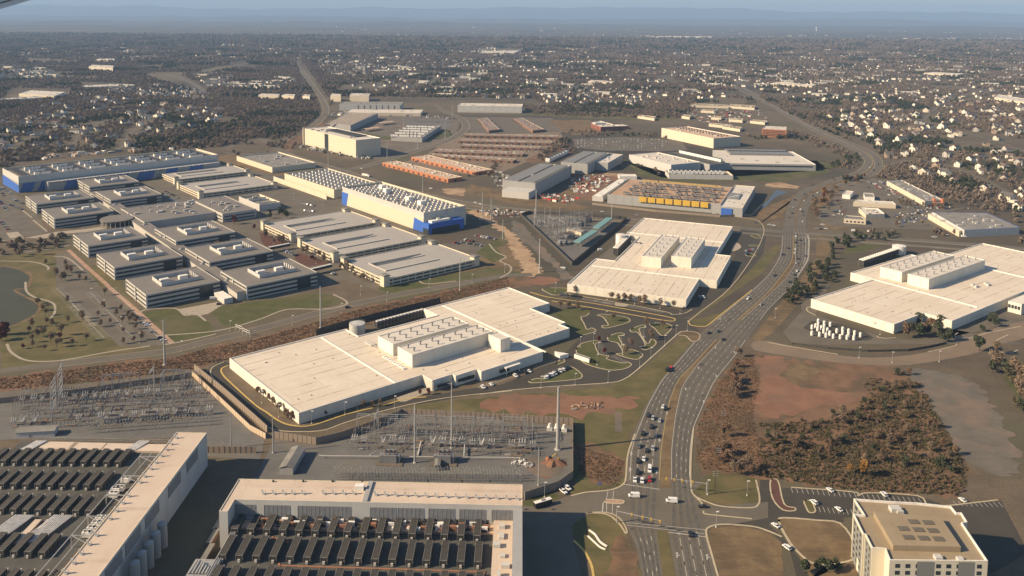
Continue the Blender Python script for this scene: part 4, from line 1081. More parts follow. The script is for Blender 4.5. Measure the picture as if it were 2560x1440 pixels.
b = MB(); b.quad((-hx - .4, hy, 0), (-hx - .4, -hy, 0), (-hx - .4, -hy, 11), (-hx - .4, hy, 15)); b.build('blue_end', M['blue'], t)
me = MB().box(-4, -2, 0, 4, 2, .8, bottom=True).mesh('window_hood', M['palewall'])
for k in range(22): put('window_hood', me, t, (-hx + 45 + k * (2 * hx - 60) / 22, -hy - 16, 13.2))
for i in range(44):
    for j in range(3):
        if (i // 3) % 2: rooftop(fl, -hx + 8 + i * (2 * hx - 16) / 44, -hy + 9 + j * (hy * .6), bz - 2.95, 0, 1.9, 'white plant on the long blue building', 'plant units on the long blue building', 'plant_unit', (i, j))
b = MB()
for i in range(0, 44, 3):
    if (i // 3) % 2 == 0:
        x = -hx + 8 + i * (2 * hx - 16) / 44; b.box(x, -hy + 5, bz - 3, x + 9, hy - 5, bz - .6)
b.build('louvre_block', M['dark'], t)
# ---------------------------------------------------------------- foreground halls with chiller fields
ff = Frame(P(930, 1330, 9), R(ANG_F))
tf = thing('data_hall', 'foreground hall with a peach roof strip above a dark deck of chillers', 'data center', ff)
xl, yb_ = ff.lp(548, 1277, 20)[0], ff.lp(950, 1204, 20)[1]
yf = ff.lp(950, 1256, 20)[1]; xr = ff.lp(1306, 1240, 20)[0]; yl = ff.lp(556, 1278, 20)[1]
ybot = ff.lp(930, 1560, 9)[1]; ym = ff.lp(915, 1250, 20)[0]
strip = [(xl, yl), (xl + 4.2, yl), (xl + 4.2, yf), (xr, yf), (xr, yb_), (xl, yb_)]
shell(tf, strip, 0, 20, M['palewall'], M['peach'], M['parapet'], .35, .4)
MB().box(ym - 1.6, yf + .4, 19.65, ym + .8, yb_ - .4, 20.5).build('roof_divider', M['greywall'], tf)
MB().box(xl + 6, ybot, 0, xr - 14, yf - .05, 9).build('chiller_deck', M['darkdeck'], tf)
MB().box(xr - 13.9, ybot, 0, xr - 4.6, yf - .1, 12).build('side_roof', M['peach'], tf)
MB().box(xr - 4.5, ybot, 0, xr, yf - .06, 18.6).build('side_wall', M['greywall'], tf)
for k in range(9): MB().rbox(xr - 9.5 + random.uniform(-2.5, 2.5), yf - 6 - k * 7.5, 12, random.uniform(1.5, 4), random.uniform(2, 4.5), random.uniform(1, 2.6)).build('side_unit', M['palewall'], tf)
# louvre bays in the wall above the deck
me = MB().box(-6.4, -.08, 0, 6.4, .0, 6.2, bottom=True).mesh('louvre_bay', M['louvre'])
mv = MB(); [mv.box(-6.4 + k * 2.13 - .07, -.16, 0, -6.4 + k * 2.13 + .07, -.09, 6.2) for k in range(7)]; mv = mv.mesh('louvre_mullion', M['greywall'])
for u in (605, 692, 777, 845, 959, 1028, 1105, 1182, 1262):
    x = ff.lp(u, 1290, 12)[0]; e = put('louvre_bay', me, tf, (x, yf, 11.2)); put('louvre_mullion', mv, e)
me = MB().box(-.6, -.1, 0, .6, 0, 2.6).mesh('door', M['dark'])
for u in (729, 739, 922, 1066, 1144, 1220): put('door', me, tf, (ff.lp(u, 1290, 10)[0], yf, 9.4))
MB().box(xl + 6, yf - 7.5, 9, xr - 14, yf - 1, 10.1).build('equipment_plinth', M['orangeroof'], tf)
b = MB(); mm_ = [M['paleMetal'], M['redlight'], M['teal'], M['yellow'], M['dark'], M['ruststeel']]
for k in range(150): b.rbox(random.uniform(xl + 7, xr - 15), yf - random.uniform(1.2, 7.2), 10.1, random.uniform(.8, 3.6), random.uniform(.6, 1.8), random.uniform(.5, 2.6), 0, random.choice((0, 4, 5, 4, 0, 4, 5)))
b.build('equipment_clutter', mm_, tf, kind='stuff')
b = MB(); b.box(0, -.28, 0, .6, .28, 1.9); b.box(-.35, -.28, 1.7, .6, .28, 2.5, bottom=True); b.box(.6, -.7, 0, 1.5, .9, .5); b.box(1.7, -.2, 0, 1.9, .0, 2.4)
vm = b.mesh('roof_vent', M['palewall'])
for u in (655, 681, 706, 729, 754, 806, 831, 856, 881): put('roof_vent', vm, tf, (*ff.lp(u, 1234, 20), 19.66))
for k in range(15): put('roof_vent', vm, tf, (*ff.lp(936 + k * 25.3, 1237 + k * .75, 20), 19.66))
b = MB(); b.cyl(0, 0, 0, .9, .5, n=8); hm = b.mesh('roof_hatch', M['dark'])
for u in (683, 758, 831, 905, 1070, 1155, 1225): put('roof_hatch', hm, tf, (*ff.lp(u, 1203, 20), 19.66))
b = MB(); b.box(-3.5, -1.5, 0, 1, 1.5, 2.4); b.build('roof_unit', M['trim'], tf, loc=(*ff.lp(905, 1222, 20), 19.66))

def chiller_mesh(L=15.2, w=3.0, h=3.3, n=10):
    a = MB(); a.box(-w / 2, -L / 2, 1.1, w / 2, L / 2, h - .5, bottom=True)
    f = MB()
    for i in range(n + 1):
        y = -L / 2 + L * i / n
        for x in (-w / 2 - .12, w / 2 + .12): f.box(x - .1, y - .1, 0, x + .1, y + .1, h)
        f.box(-w / 2 - .2, y - .13, h - .12, w / 2 + .2, y + .13, h + .1)
    f.box(-w / 2 - .2, -L / 2 - .2, h - .1, -w / 2, L / 2, h + .12); f.box(w / 2, -L / 2 - .2, h - .1, w / 2 + .2, L / 2, h + .12)
    g = MB()
    for i in range(n):
        y = -L / 2 + L * (i + .5) / n
        g.quad((-w / 2, y - .75, h - .5), (w / 2, y - .75, h - .5), (w / 2, y + .55, h + .35), (-w / 2, y + .55, h + .35))
        g.quad((-w / 2, y + .55, h + .35), (w / 2, y + .55, h + .35), (w / 2, y + .55, h - .5), (-w / 2, y + .55, h - .5))
    c = MB(); c.box(-w / 2 + .2, L / 2 + .6, h - 2.2, w / 2 - .2, L / 2 + 2.2, h - 1.3, bottom=True)
    e = MB(); e.box(-.5, -L / 2 - .9, .4, .6, -L / 2 - .2, 1.7)
    return (a.mesh('casing', M['dark']), f.mesh('frame', M['fan']), g.mesh('fan_hood', M['dark']), c.mesh('end_cap', M['bandlight']), e.mesh('control_box', M['palewall']))
CH = chiller_mesh()
def chiller(fr, x, y, z, label, group, s=1.0, parts=(0, 1, 2, 3, 4), rz=0):
    t = put('chiller', None, None, fr.w(x, y, z), fr.a + rz, None, label, 'chiller', group, (s, s, s))
    for i in parts: put(CH[i].name.split('.')[0], CH[i], t)
    return t
def row(fr, pts, z, ux0, ux1, n, lab, grp, s=1.0, skip=(), parts=(0, 1, 2, 3, 4)):
    """row of chillers between two pixels (near ends)"""
    a, c = Vector(fr.lp(*pts[0], z)), Vector(fr.lp(*pts[1], z))
    for i in range(n):
        if i in skip: continue
        q = a + (c - a) * i / (n - 1)
        chiller(fr, q.x, q.y + 7.8 * s, z, lab + ', ' + nth(i + 1) + ' from its left end', grp, s, parts)
row(ff, ((586, 1338), (1192, 1356)), 9, 0, 0, 16, 'dark chiller in the far row below the peach roof', 'chillers of the far row under the peach roof', 1.0, parts=(0, 1, 2, 4))
row(ff, ((555, 1405), (1194, 1422)), 9, 0, 0, 16, 'dark chiller in the middle row of the foreground deck', 'chillers of the middle row on the foreground deck')
row(ff, ((520, 1487), (1196, 1505)), 9, 0, 0, 16, 'dark chiller in the row cut by the bottom edge', 'chillers of the nearest row on the foreground deck')
b = MB()
for pa, pb in (((700, 1415), (1212, 1431)), ((697, 1409), (700, 1417)), ((682, 1346), (722, 1352)), ((722, 1347), (718, 1360)), ((1212, 1428), (1206, 1445)), ((682, 1342), (682, 1350))):
    p, q = ff.lp(*pa, 9), ff.lp(*pb, 9); d_ = Vector(q) - Vector(p); m_ = (Vector(p) + Vector(q)) / 2
    b.rbox(m_.x, m_.y, 9.0, d_.length, .8, .35, math.atan2(d_.y, d_.x))
b.build('rust_pipe_run', M['ruststeel'], tf)
# silver ducts at the left edge of the hall
b = MB()
for k in range(3): b.tube((xl + 6.5 + k * 1.0, yl - 2, 10.6), (xl + 6.5 + k * 1.0, ybot + 20, 10.6), .42, 6)
b.build('silver_duct', M['steel'], tf)
p = Vector(ff.lp(500, 1420, 8)); b = MB()
for k in range(7): b.tube((p.x - 4 + k * 1.5, p.y - 3, 7), (p.x - 3 + k * 1.4, p.y + 5 - k * .9, 7.6 + random.random() * 1.5), .6, 8)
b.box(p.x - 5, p.y - 8, 0, p.x + 6, p.y + 8, 7)
b.build('duct_cluster', M['steel'], tf)

# left foreground hall
fL = Frame(P(300, 1250, 12), R(-1.4))
tL = thing('data_hall', 'bottom-left hall with a long peach roof strip beside dark chiller rows', 'data center', fL)
x0, y1 = fL.lp(430, 1080, 20); x1 = fL.lp(503, 1082, 20)[0]; x0b = fL.lp(160, 1440, 20)[0]; x1b = fL.lp(268, 1436, 20)[0]
y0 = fL.lp(200, 1560, 20)[1]
xa, xb2 = (x0 + x0b) / 2, (x1 + x1b) / 2
sp2 = [(xa, y0), (xb2, y0), (xb2, y1), (xa, y1)]
shell(tL, sp2, 0, 20, M['palewall'], M['peach'], M['parapet'], .35, .4)
panels(tL, sp2, .2, 19.6, 14, M['palewall'], only=lambda a, b_, d_, nn, L: nn.x > .5)
me = MB().box(-8, -.35, 12.6, 8, -.12, 18.6, bottom=True).mesh('louvre_bay', M['louvre'])
for v in (1130, 1190, 1265, 1330, 1395):
    y = fL.lp(400, v, 20)[1]; put('louvre_bay', me, tL, (xb2, y, 0), math.pi / 2)
for k, (a, c) in enumerate(zip((1092, 1108, 1122, 1138, 1155, 1171, 1190, 1205, 1240, 1258, 1278, 1298, 1340, 1363, 1387, 1411, 1436), [0] * 17)):
    y = fL.lp(300, a, 20)[1]; put('roof_vent', vm, tL, (xa + 1.6, y, 19.66))
zd = 12
xw = fL.lp(-120, 1250, zd)[0]; yfar = fL.lp(200, 1105, zd)[1]
MB().box(xw, y0, 0, xa - .05, yfar, zd).build('chiller_deck', M['darkdeck'], tL)
b = MB()
for k in range(46):
    x = xw + 6 + k * (xa - xw - 8) / 46; b.box(x - .08, yfar - .3, zd, x + .08, yfar - .1, zd + 2.6)
for z in (1.2, 2.5): b.box(xw + 6, yfar - .25, zd + z, xa - 2, yfar - .1, zd + z + .12)
b.build('railing', M['steel'], tL)
me = MB().box(-10, -4, 0, 10, 4, 1.2).mesh('roof_hatch_cover', M['peach'])
for u, v in ((147, 1118), (220, 1120), (300, 1122), (385, 1124)): put('roof_hatch_cover', me, tL, (*fL.lp(u, v, zd), zd), sc=(.98, 1, 1))
for u in (85, 345):
    b = MB(); p = fL.lp(u, 1120, zd)
    for k in range(6): b.tube((p[0] + k * 1.1 - 5, p[1] - 5, zd + 1.4), (p[0] + k * 1.1 - 1, p[1] + 5, zd + 1.8), .35, 5)
    b.build('pipe_bundle', M['paleMetal'], tL)
for u in (15, 115):
    b = MB(); p = fL.lp(u, 1325, zd)
    for k in range(9): b.tube((p[0] + k * 1.1 - 6, p[1] - 12, zd + 1.4), (p[0] + k * 1.1 - 1, p[1] + 10, zd + 1.6), .3, 5)
    b.build('pipe_bundle', M['paleMetal'], tL)
b = MB()
for u in (70, 100): 
    p = fL.lp(u, 1330, zd); b.box(p[0] - 1.6, p[1] - 10, zd, p[0] + 1.6, p[1] + 9, zd + .9)
b.build('roof_slab', M['peach'], tL)
lg = 'chillers on the bottom-left deck'
for (a, c, n, nm) in (((-22, 1165), (294, 1168), 12, 'farthest'), ((-28, 1223), (246, 1227), 10, 'second'), ((-30, 1286), (220, 1292), 9, 'third'), ((-35, 1392), (104, 1397), 5, 'fourth'), ((-40, 1490), (100, 1495), 5, 'nearest')):
    row(fL, (a, c), zd, 0, 0, n, 'dark chiller in the %s row of the bottom-left deck' % nm, 'chillers in the %s row of the bottom-left deck' % nm, .92)
# walkway with steel frames along the strip
b = MB(); xq = xa - 7
MB().box(xq + .5, y0, zd, xa - .1, yfar - 20, zd + .5).build('walkway', M['brownwall'], tL)
for v in (1165, 1215, 1265, 1320, 1370):
    y = fL.lp(250, v, zd)[1]
    for x in (xq - 4, xa - .5): b.box(x - .2, y - .2, zd, x + .2, y + .2, zd + 6)
    b.box(xq - 4, y - .2, zd + 5.7, xa - .5, y + .2, zd + 6.1); b.tube((xq - 4, y, zd + 6), (xa - .5, y - 6, zd + 6), .15)
b.box(xq - 4.2, y0, zd + 5.7, xq - 3.8, yfar - 22, zd + 6); b.box(xq + 1, y0, zd + 5.7, xq + 1.3, yfar - 22, zd + 6)
b.build('pipe_gantry', M['steel'], tL)
b = MB(); b.box(-2.2, -1.4, 0, 2.2, 1.4, 2.4); bm_ = b.mesh('air_handler', M['paleMetal'])
gm = MB(); gm.cyl(-1, -.1, 2.4, 2.7, .7, n=8); gm.cyl(1, -.1, 2.4, 2.7, .7, n=8); gm = gm.mesh('grille', M['dark'])
for u, v in ((252, 1305), (242, 1317), (231, 1330), (219, 1342), (314, 1206), (290, 1232), (285, 1243), (300, 1228)):
    e = put('air_handler', bm_, tL, (*fL.lp(u, v, zd), zd + .5)); put('grille', gm, e)
# tall silos on the alley side
for i, v in enumerate((1405, 1380, 1355, 1330, 1306)):
    p = P(*((345, 1440), (360, 1425), (372, 1405), (388, 1385), (404, 1363))[i], 0)
    x, y = fL.l(p); 
    b = MB(); b.cyl(0, 0, 0, 12, 2.3, n=14, cap=False); o = b.build('storage_silo', M['greywall'], None, loc=fL.w(xb2 + 5.5, fL.l(P(300, v, 12))[1], 0), label='tall pale silo in the alley beside the bottom-left hall, %s from the far end' % nth(5 - i), cat='silo', group='silos in the alley')
    b = MB(); b.cyl(0, 0, 12, 12.9, 2.35, .8, n=14); b.build('silo_cap', M['greywall'], o)

# ---------------------------------------------------------------- hotel, bottom right
hz = 22
hp = [(2134, 1246), (2420, 1271), (2700, 1470), (2222, 1400)]
aH = math.degrees(math.atan2(*(P(2305, 1402, hz) - P(2225, 1400, hz)).to_2d().yx)); 
fh = Frame(P(2310, 1330, hz), R(aH))
ho = [(2134, 1246), (2230, 1260), (2232, 1251), (2292, 1254), (2294, 1265), (2338, 1268), (2378, 1265), (2391, 1281), (2404, 1281), (2419, 1305), (2406, 1308), (2450, 1385), (2520, 1450), (2415, 1402), (2224, 1401), (2212, 1371), (2194, 1371), (2176, 1354), (2163, 1356), (2133, 1284), (2160, 1286)]
hpoly = [fh.lp(u, v, hz) for u, v in ho]
ho2 = [(2134, 1246), (2230, 1253), (2292, 1256), (2378, 1265), (2391, 1281), (2404, 1281), (2419, 1305), (2406, 1307), (2470, 1402), (2224, 1400), (2213, 1371), (2180, 1369), (2163, 1335), (2158, 1335), (2133, 1284), (2160, 1286)]
hl = [fh.lp(u, v, hz) for u, v in ho2]
th = thing('hotel', 'tan-roofed hotel with white stepped walls at the bottom right corner', 'hotel', fh)
shell(th, hl, 0, hz, M['hotelwall'], M['tanroof'], M['trim'], 1.1, .5)
pk = [fh.lp(u, v, hz) for u, v in ((2184, 1279), (2330, 1262 + 20), (2400, 1372), (2232, 1366))]
pk = [fh.lp(u, v, hz + 1) for u, v in ((2184, 1281), (2352, 1296), (2402, 1370), (2233, 1366))]
MB().prism(pk, hz - 1.1, hz + 1.6).build('raised_roof', M['tanroof'], th)
[MB().rbox(*fh.lp(u, v, hz + 2), hz + 1.6, 4.6, 3.2, .35).build('roof_unit', M['louvre2'], th) for u, v in ((2284, 1303), (2320, 1305), (2258, 1320), (2296, 1323), (2332, 1325), (2271, 1342), (2309, 1344), (2346, 1346))]
b = MB(); [b.rbox(*fh.lp(u, v, hz), hz - 1.1, a, c, h) for u, v, a, c, h in ((2238, 1272, 5, 4, 2), (2250, 1278, 3, 2, 1.6), (2345, 1392, 3, 3, 1.6), (2400, 1396, 2.5, 2.5, 1.4), (2350, 1308, 2, 2, 1))]; b.build('roof_fan', M['palewall'], th)
b = MB(); b.rbox(*fh.lp(2148, 1306, hz), 2, 1, 1, .1); 
windows(th, hl, 0, 2.2, 2.4, M['glass'], [2.4 + 3.2 * k for k in range(6)], 1.8, only=lambda a, b_, d_, nn, L: L > 9, margin=1.4)
b = MB()
for a, c, d_, nn, L in edges_seen(th, hl):
    if L > 30:
        for f0_, f1_ in ((.28, .45), (.70, .86)):
            p, q = a + d_ * L * f0_ + nn * .14, a + d_ * L * f1_ + nn * .14
            b.quad((p.x, p.y, 0), (q.x, q.y, 0), (q.x, q.y, hz - .6), (p.x, p.y, hz - .6))
    elif 10 < L:
        p, q = a + d_ * L * .04 + nn * .05, a + d_ * L * .96 + nn * .05
        b.quad((p.x, p.y, 0), (q.x, q.y, 0), (q.x, q.y, hz - 1), (p.x, p.y, hz - 1))
b.build('grey_wall_panel', M['hotelgrey'], th)
b = MB(); b.prism([fh.lp(u, v, 6) for u, v in ((2142, 1394), (2152, 1410), (2182, 1424), (2170, 1400))], 0, 6); b.build('porch', M['hotelwall'], th)

# ---------------------------------------------------------------- mid-distance buildings
block('data_center', 'cream low data centre with a flat speckled roof, far side of the campus road', 'data center', [(592, 388), (700, 380), (785, 405), (680, 420)], 9, ANG_G, 'creamwall', 'midroof', 'parapet', 2, pan=6)
t, fr, hx, hy = block('warehouse', 'tall cream building with a dark stair slot, highest at the road junction', 'data center', [(770, 318), (840, 316), (937, 346), (872, 352)], 32, ANG_G, 'creamwall', 'cream3', 'trim', 1.2, pan=9)
MB().box(-3, -hy * .62, 31, hx * .8, hy * .55, 32.6).build('roof_plant', M['dark'], t)
b = MB(); b.box(-hx - .5, hy * .02, 0, -hx, hy * .16, 31); b.build('stair_slot', M['glass'], t)
b = MB(); b.box(-hx - 3, hy - 1, 0, -hx - .1, hy + 1, 33.5); b.build('end_fin', M['creamwall'], t)
t, fr, hx, hy = block('data_center', 'low data centre with long louvred roof behind the tall cream building', 'data center', [(825, 309), (866, 280), (945, 283), (876, 313)], 14, None, 'greywall', 'midroof')
b = MB()
for k in range(12): b.box(-hx + 3, -hy + 3 + k * (2 * hy - 6) / 12, 13.5, hx - 3, -hy + 5 + k * (2 * hy - 6) / 12, 14.6)
b.build('roof_louvre', M['peach'], t)
t, fr, hx, hy = block('data_center', 'grey data centre with dark vertical wall bays at the far crossroads', 'data center', [(852, 259), (858, 254), (1005, 255), (1005, 263)], 17, 1, 'palewall', 'midroof')
me = MB().box(-.8, -.3, 1, .8, 0, 15).mesh('dark_bay', M['dark'])
for k in range(8): put('dark_bay', me, t, (-hx + 50 + k * 16, -hy, 0))
block('warehouse', 'long cream-roofed warehouse in front of the grey data centre', 'warehouse', [(862, 281), (880, 273), (1050, 274), (1060, 283)], 8, 0, 'creamwall', 'cream3')
t, fr, hx, hy = block('data_center', 'light data centre with square wall bays beyond the brown flex offices', 'data center', [(1134, 262), (1165, 256), (1303, 262), (1308, 268)], 18, -4, 'palewall', 'cream3', 'trim', 1, pan=18)
b = MB()
for k in range(28): b.box(-hx + 5 + k * (2 * hx - 6) / 28, -hy - 8, 0, -hx + 8 + k * (2 * hx - 6) / 28, -hy - 3, 4.5)
b.build('generator', M['palewall'], t)
t, fr, hx, hy = block('data_center', 'low data centre crowded with white rooftop plant beside a small substation', 'data center', [(978, 341), (1022, 313), (1102, 314), (1055, 345)], 9, None, 'greywall', 'midroof')
for i in range(8):
    for j in range(5): rooftop(fr, -hx + 6 + i * (2 * hx - 8) / 8, -hy + 6 + j * (2 * hy - 8) / 5, 8.4, 0, 2.1, 'white plant on the low data centre near the junction', 'plant units on the low data centre near the junction', 'plant_unit', (i, j))
for u, v, k in ((928, 321, 'nearer'), (964, 306, 'farther')):
    t = thing('canopy', '%s of two pale yellow open-sided canopies behind the tall cream building' % k, 'canopy', Frame(P(u, v, 5), R(50)), group='pale canopies')
    b = MB(); n = 6
    for i in range(n):
        a0, a1 = math.pi * i / n, math.pi * (i + 1) / n
        b.quad((-22, -8 * math.cos(a0), 5 + 1.5 * math.sin(a0)), (22, -8 * math.cos(a0), 5 + 1.5 * math.sin(a0)), (22, -8 * math.cos(a1), 5 + 1.5 * math.sin(a1)), (-22, -8 * math.cos(a1), 5 + 1.5 * math.sin(a1)))
    b.build('roof', M['orangeroof'], t); b = MB()
    for x in (-20, 0, 20):
        for y in (-7.5, 7.5): b.box(x - .3, y - .3, 0, x + .3, y + .3, 5.2)
    b.build('post', M['steel'], t)
# flex offices
def flex(label, pts, z, ang, wall, roof, group, n=12):
    t, fr, hx, hy = block('flex_building', label, 'low office', pts, z, ang, wall, roof, 'parapet', .5, group=group)
    lx = hx > hy; H_, w = (hx, hy) if lx else (hy, hx)
    me = MB().box(-2.6, -.12, .6, 2.6, 0, 3.4).mesh('window', M['glass'])
    for a, b_, d_, nn, L in edges_seen(t, rpoly(hx, hy)):
        k = max(1, int(L / 14))
        for i in range(k):
            c = a + d_ * (L * (i + .5) / k); put('window', me, t, (c.x, c.y, 0), math.atan2(d_.y, d_.x))
    me = MB().box(-1.2, -.9, 0, 1.2, .9, 1.1).mesh('roof_unit', M['palewall'])
    for i in range(n):
        a = -H_ + (i + .5) * 2 * H_ / n; q_ = random.uniform(-.5, .5) * w
        put('roof_unit', me, t, ((a, q_, z - .5) if lx else (q_, a, z - .5)))
    return t
flex('front low office with orange brick walls and peach roof', [(951, 407), (980, 402), (1160, 440), (1131, 447)], 6, -50, 'orange', 'orangeroof', 'orange brick flex offices', 16)
flex('rear low office with orange brick walls and peach roof', [(1016, 394), (1040, 390), (1246, 420), (1217, 427)], 6, -50, 'orange', 'orangeroof', 'orange brick flex offices', 16)
BR = 'brown flat-roofed flex offices'
for i, (a, c) in enumerate((([(1160, 338), (1165, 334), (1405, 338), (1404, 343)], 'farthest'), ([(1146, 352), (1152, 347), (1380, 353), (1378, 358)], 'second'), ([(1150, 364), (1156, 360), (1352, 366), (1350, 371)], 'third'), ([(1084, 378), (1090, 372), (1310, 380), (1308, 386)], 'fourth'), ([(1070, 388), (1075, 384), (1290, 396), (1286, 402)], 'nearest'))):
    p, q = P(*a[0], 5), P(*a[3], 5); flex('%s of the long brown-roofed flex offices lying across the slope' % c, a, 5, math.degrees(math.atan2(q.y - p.y, q.x - p.x)), 'brownwall', 'brownroof', BR, 8)
flex('left brown-roofed office set end-on behind the flex rows', [(1194, 296), (1217, 294), (1250, 323), (1222, 326)], 6, None, 'brownwall', 'brownroof', BR, 6)
flex('right brown-roofed office set end-on behind the flex rows', [(1284, 296), (1304, 294), (1360, 323), (1332, 326)], 6, None, 'brownwall', 'brownroof', BR, 6)
# school
t, fr, hx, hy = block('school', 'red brick school with white flat roof beside the sports field', 'school', [(1478, 307), (1500, 302), (1548, 315), (1502, 317)], 11, None, 'brick', 'cream3', 'trim', .8, win=((1.5, 5.5), 2, 3, 3, 'glass'))
MB().rbox(hx + 14, -4, 0, 45, 30, 7).build('school_wing', M['brick'], t); MB().rbox(hx + 14, -4, 7.02, 44, 29, .3).build('wing_roof', M['cream3'], t)
MB().rbox(-8, 4, 10.5, 24, 16, 4).build('gym_block', M['palewall'], t)
# cream warehouse with orange roof
t, fr, hx, hy = block('warehouse', 'cream building with a glowing orange-cream roof behind the truck yard', 'data center', [(1675, 316), (1752, 316), (1832, 344), (1746, 347)], 20, -64, 'creamwall', 'orangeroof', 'trim', 1, pan=11)
windows(t, rpoly(hx, hy), 0, 7, 4, M['glass'], (3, 9), 3.5, only=lambda a, b_, d_, nn, L: True)
me = MB().rbox(0, 0, 0, 2, 2, 2).mesh('roof_unit', M['dark'])
for i in range(16):
    for j in range(2): put('roof_unit', me, t, (-hx + 10 + i * (2 * hx - 20) / 16, j * 14 + 2, 19))
block('office_building', 'five-storey orange brick office beside the highway curve', 'office building', [(1905, 322), (1914, 315), (1966, 317), (1966, 325)], 17, None, 'orange', 'cream3', win=((2, 5.5, 9, 12.5), 1.8, 60, 1, 'glass'))
# grey pair with ribbed roofs
def ribbed(label, pts, z, ang, wall, rib='louvre'):
    t, fr, hx, hy = block('data_center', label, 'data center', pts, z, ang, wall, 'midroof', 'parapet', 1.2, pan=9)
    b = MB()
    for s in (-1, 1):
        n = int(2 * hy / 4) if hy > hx else int(2 * hx / 4)
        for k in range(n):
            if hy > hx:
                y = -hy + 3 + k * (2 * hy - 6) / n; b.box(s * hx * .48 - hx * .4, y, z - 1.1, s * hx * .48 + hx * .4, y + 2.6, z + .8)
            else:
                x = -hx + 3 + k * (2 * hx - 6) / n; b.box(x, s * hy * .48 - hy * .4, z - 1.1, x + 2.6, s * hy * .48 + hy * .4, z + .8)
    b.build('roof_louvre', M[rib], t)
    return t, fr, hx, hy
t, fr, hx, hy = ribbed('nearer grey data centre with ribbed roof, above the construction yard', [(1262, 452), (1345, 407), (1420, 414), (1346, 457)], 19, 67, 'greywall')
MB().box(hx, -hy * .75, 0, hx + 26, -hy * .3, 15).build('side_block', M['greywall'], t)
MB().box(-hx - 26, -hy, 0, -hx - .1, hy * .6, 10).build('side_wing', M['palewall'], t)
ribbed('farther grey data centre with ribbed roof and white plant', [(1418, 408), (1441, 377), (1508, 380), (1490, 410)], 17, 67, 'greywall')
block('office_wing', 'cream-roofed office wing joined to the farther ribbed grey data centre', 'office building', [(1492, 406), (1512, 381), (1550, 387), (1527, 406)], 14, 67, 'greywall', 'cream3')
for i in range(7):
    c = P(1372 + i * 7, 396 - i * 3.2, 6); rooftop(Frame(c, R(67)), 0, 0, 0, 0, 3.0, 'white generator by the ribbed grey data centres', 'generators beside the ribbed data centres', 'generator', (i, 0))
# white low building with cooler yard
t, fr, hx, hy = block('data_center', 'white data centre with tan roof and long strip of grey coolers', 'data center', [(1592, 383), (1677, 379), (1732, 410), (1643, 412)], 14, -62, 'palewall', 'cream3', 'trim', .8, pan=8)
windows(t, rpoly(hx, hy), 0, 3.5, 3.5, M['glass'], (5, 9), 1.6, only=lambda a, b_, d_, nn, L: nn.x < .2)
t, fr, hx, hy = block('cooler_yard', 'dark-roofed plant strip with white cooler row beside the white data centre', 'plant building', [(1680, 380), (1727, 379), (1814, 411), (1734, 411)], 12, -62, 'greywall', 'darkdeck', 'parapet', 1)
for i in range(12): rooftop(fr, -hx + 8 + i * (2 * hx - 16) / 12, hy - 6, 11, 0, 2.0, 'white cooler on the dark plant strip', 'coolers on the dark plant strip', 'yard_cooler', (i, 0))
t, fr, hx, hy = block('cooler_yard', 'walled yard with one long row of white coolers above the yellow screens', 'plant building', [(1667, 437), (1670, 427), (1812, 426), (1838, 438)], 7, -2, 'palewall', 'midroof', 'parapet', 3)
for i in range(13): rooftop(fr, -hx + 6 + i * (2 * hx - 12) / 13, hy * .3, 4.1, math.pi / 2, 2.2, 'white cooler in the walled yard above the yellow screens', 'coolers in the walled yard', 'yard_cooler', (i, 0))
t, fr, hx, hy = block('data_center', 'cream-roofed low data centre by the highway curve, with screened plant behind', 'data center', [(1797, 388), (1818, 376), (1985, 386), (2030, 406), (1888, 409)], 11, -3, 'greywall', 'cream3', 'trim', .8)
MB().box(-hx + 5, -hy - .2, 6, hx - 5, -hy, 8.2).build('window_band', M['glass'], t)
MB().box(-hx * .7, hy * .3, 10, hx * .8, hy - 1, 14).build('plant_screen', M['louvre'], t)
b = MB()
for k in range(16): b.cyl(-hx * .65 + k * hx * .094, hy * .65, 14, 15, 3.2, n=8)
b.build('roof_fan', M['dark'], t)
# yellow-screened data centre
p1, p2 = P(1523, 486, 13), P(1808, 511, 13); an = math.degrees(math.atan2(p2.y - p1.y, p2.x - p1.x))
t, fr, hx, hy = block('data_center', 'data centre with eight yellow screens along its front and a peach roof', 'data center', [(1523, 486), (1561, 452), (1830, 462), (1808, 511)], 13, an, 'greywall', 'orangedeck', 'greywall', 1, pan=12)
me = MB().box(-4.9, -2.4, 7.0, 4.9, -.4, 14.0, bottom=True).mesh('yellow_screen', M['yellow'])
for k in range(8): put('yellow_screen', me, t, (fr.lp(1605 + k * 23.6, 505, 8)[0], -hy, 0))
CASG = MB(); CASG.box(-2.2, -1.3, 1.1, 2.2, 1.3, 2.6, bottom=True); [CASG.box(x_ - .15, y_ - .15, 0, x_ + .15, y_ + .15, 1.1) for x_ in (-2, 2) for y_ in (-1.1, 1.1)]; CASG = CASG.mesh('unit_body', M['louvre'])
me = MB().box(-3.6, -.3, 12.1, 3.6, .3, 14.6, bottom=True).mesh('tan_screen', M['ochre'])
for k in range(20): put('tan_screen', me, t, (-hx + 26 + k * (2 * hx - 40) / 20, hy - 4, 0))
for i in range(30):
    for j in range(4):
        if random.random() < .2: continue
        rooftop(fr, -hx + 22 + i * (2 * hx - 28) / 30, -hy + 12 + j * (2 * hy - 18) / 4 + random.uniform(-2, 2), 12.1, random.choice((0, 1.57)), 1.35, 'small plant behind the yellow screens', 'plant units behind the yellow screens', 'roof_plant_unit', (i, j), CASG)
t2, fr, hx, hy = block('data_center', 'dark right wing with cream roof squares and a blue corner, beside the yellow screens', 'data center', [(1810, 512), (1831, 461), (1879, 466), (1864, 526)], 12, an, 'greywall', 'cream3', 'parapet', .8)
MB().box(-hx + 2, -hy - 1, 0, hx * .1, -hy - .1, 10).build('blue_corner', M['blue'], t2)
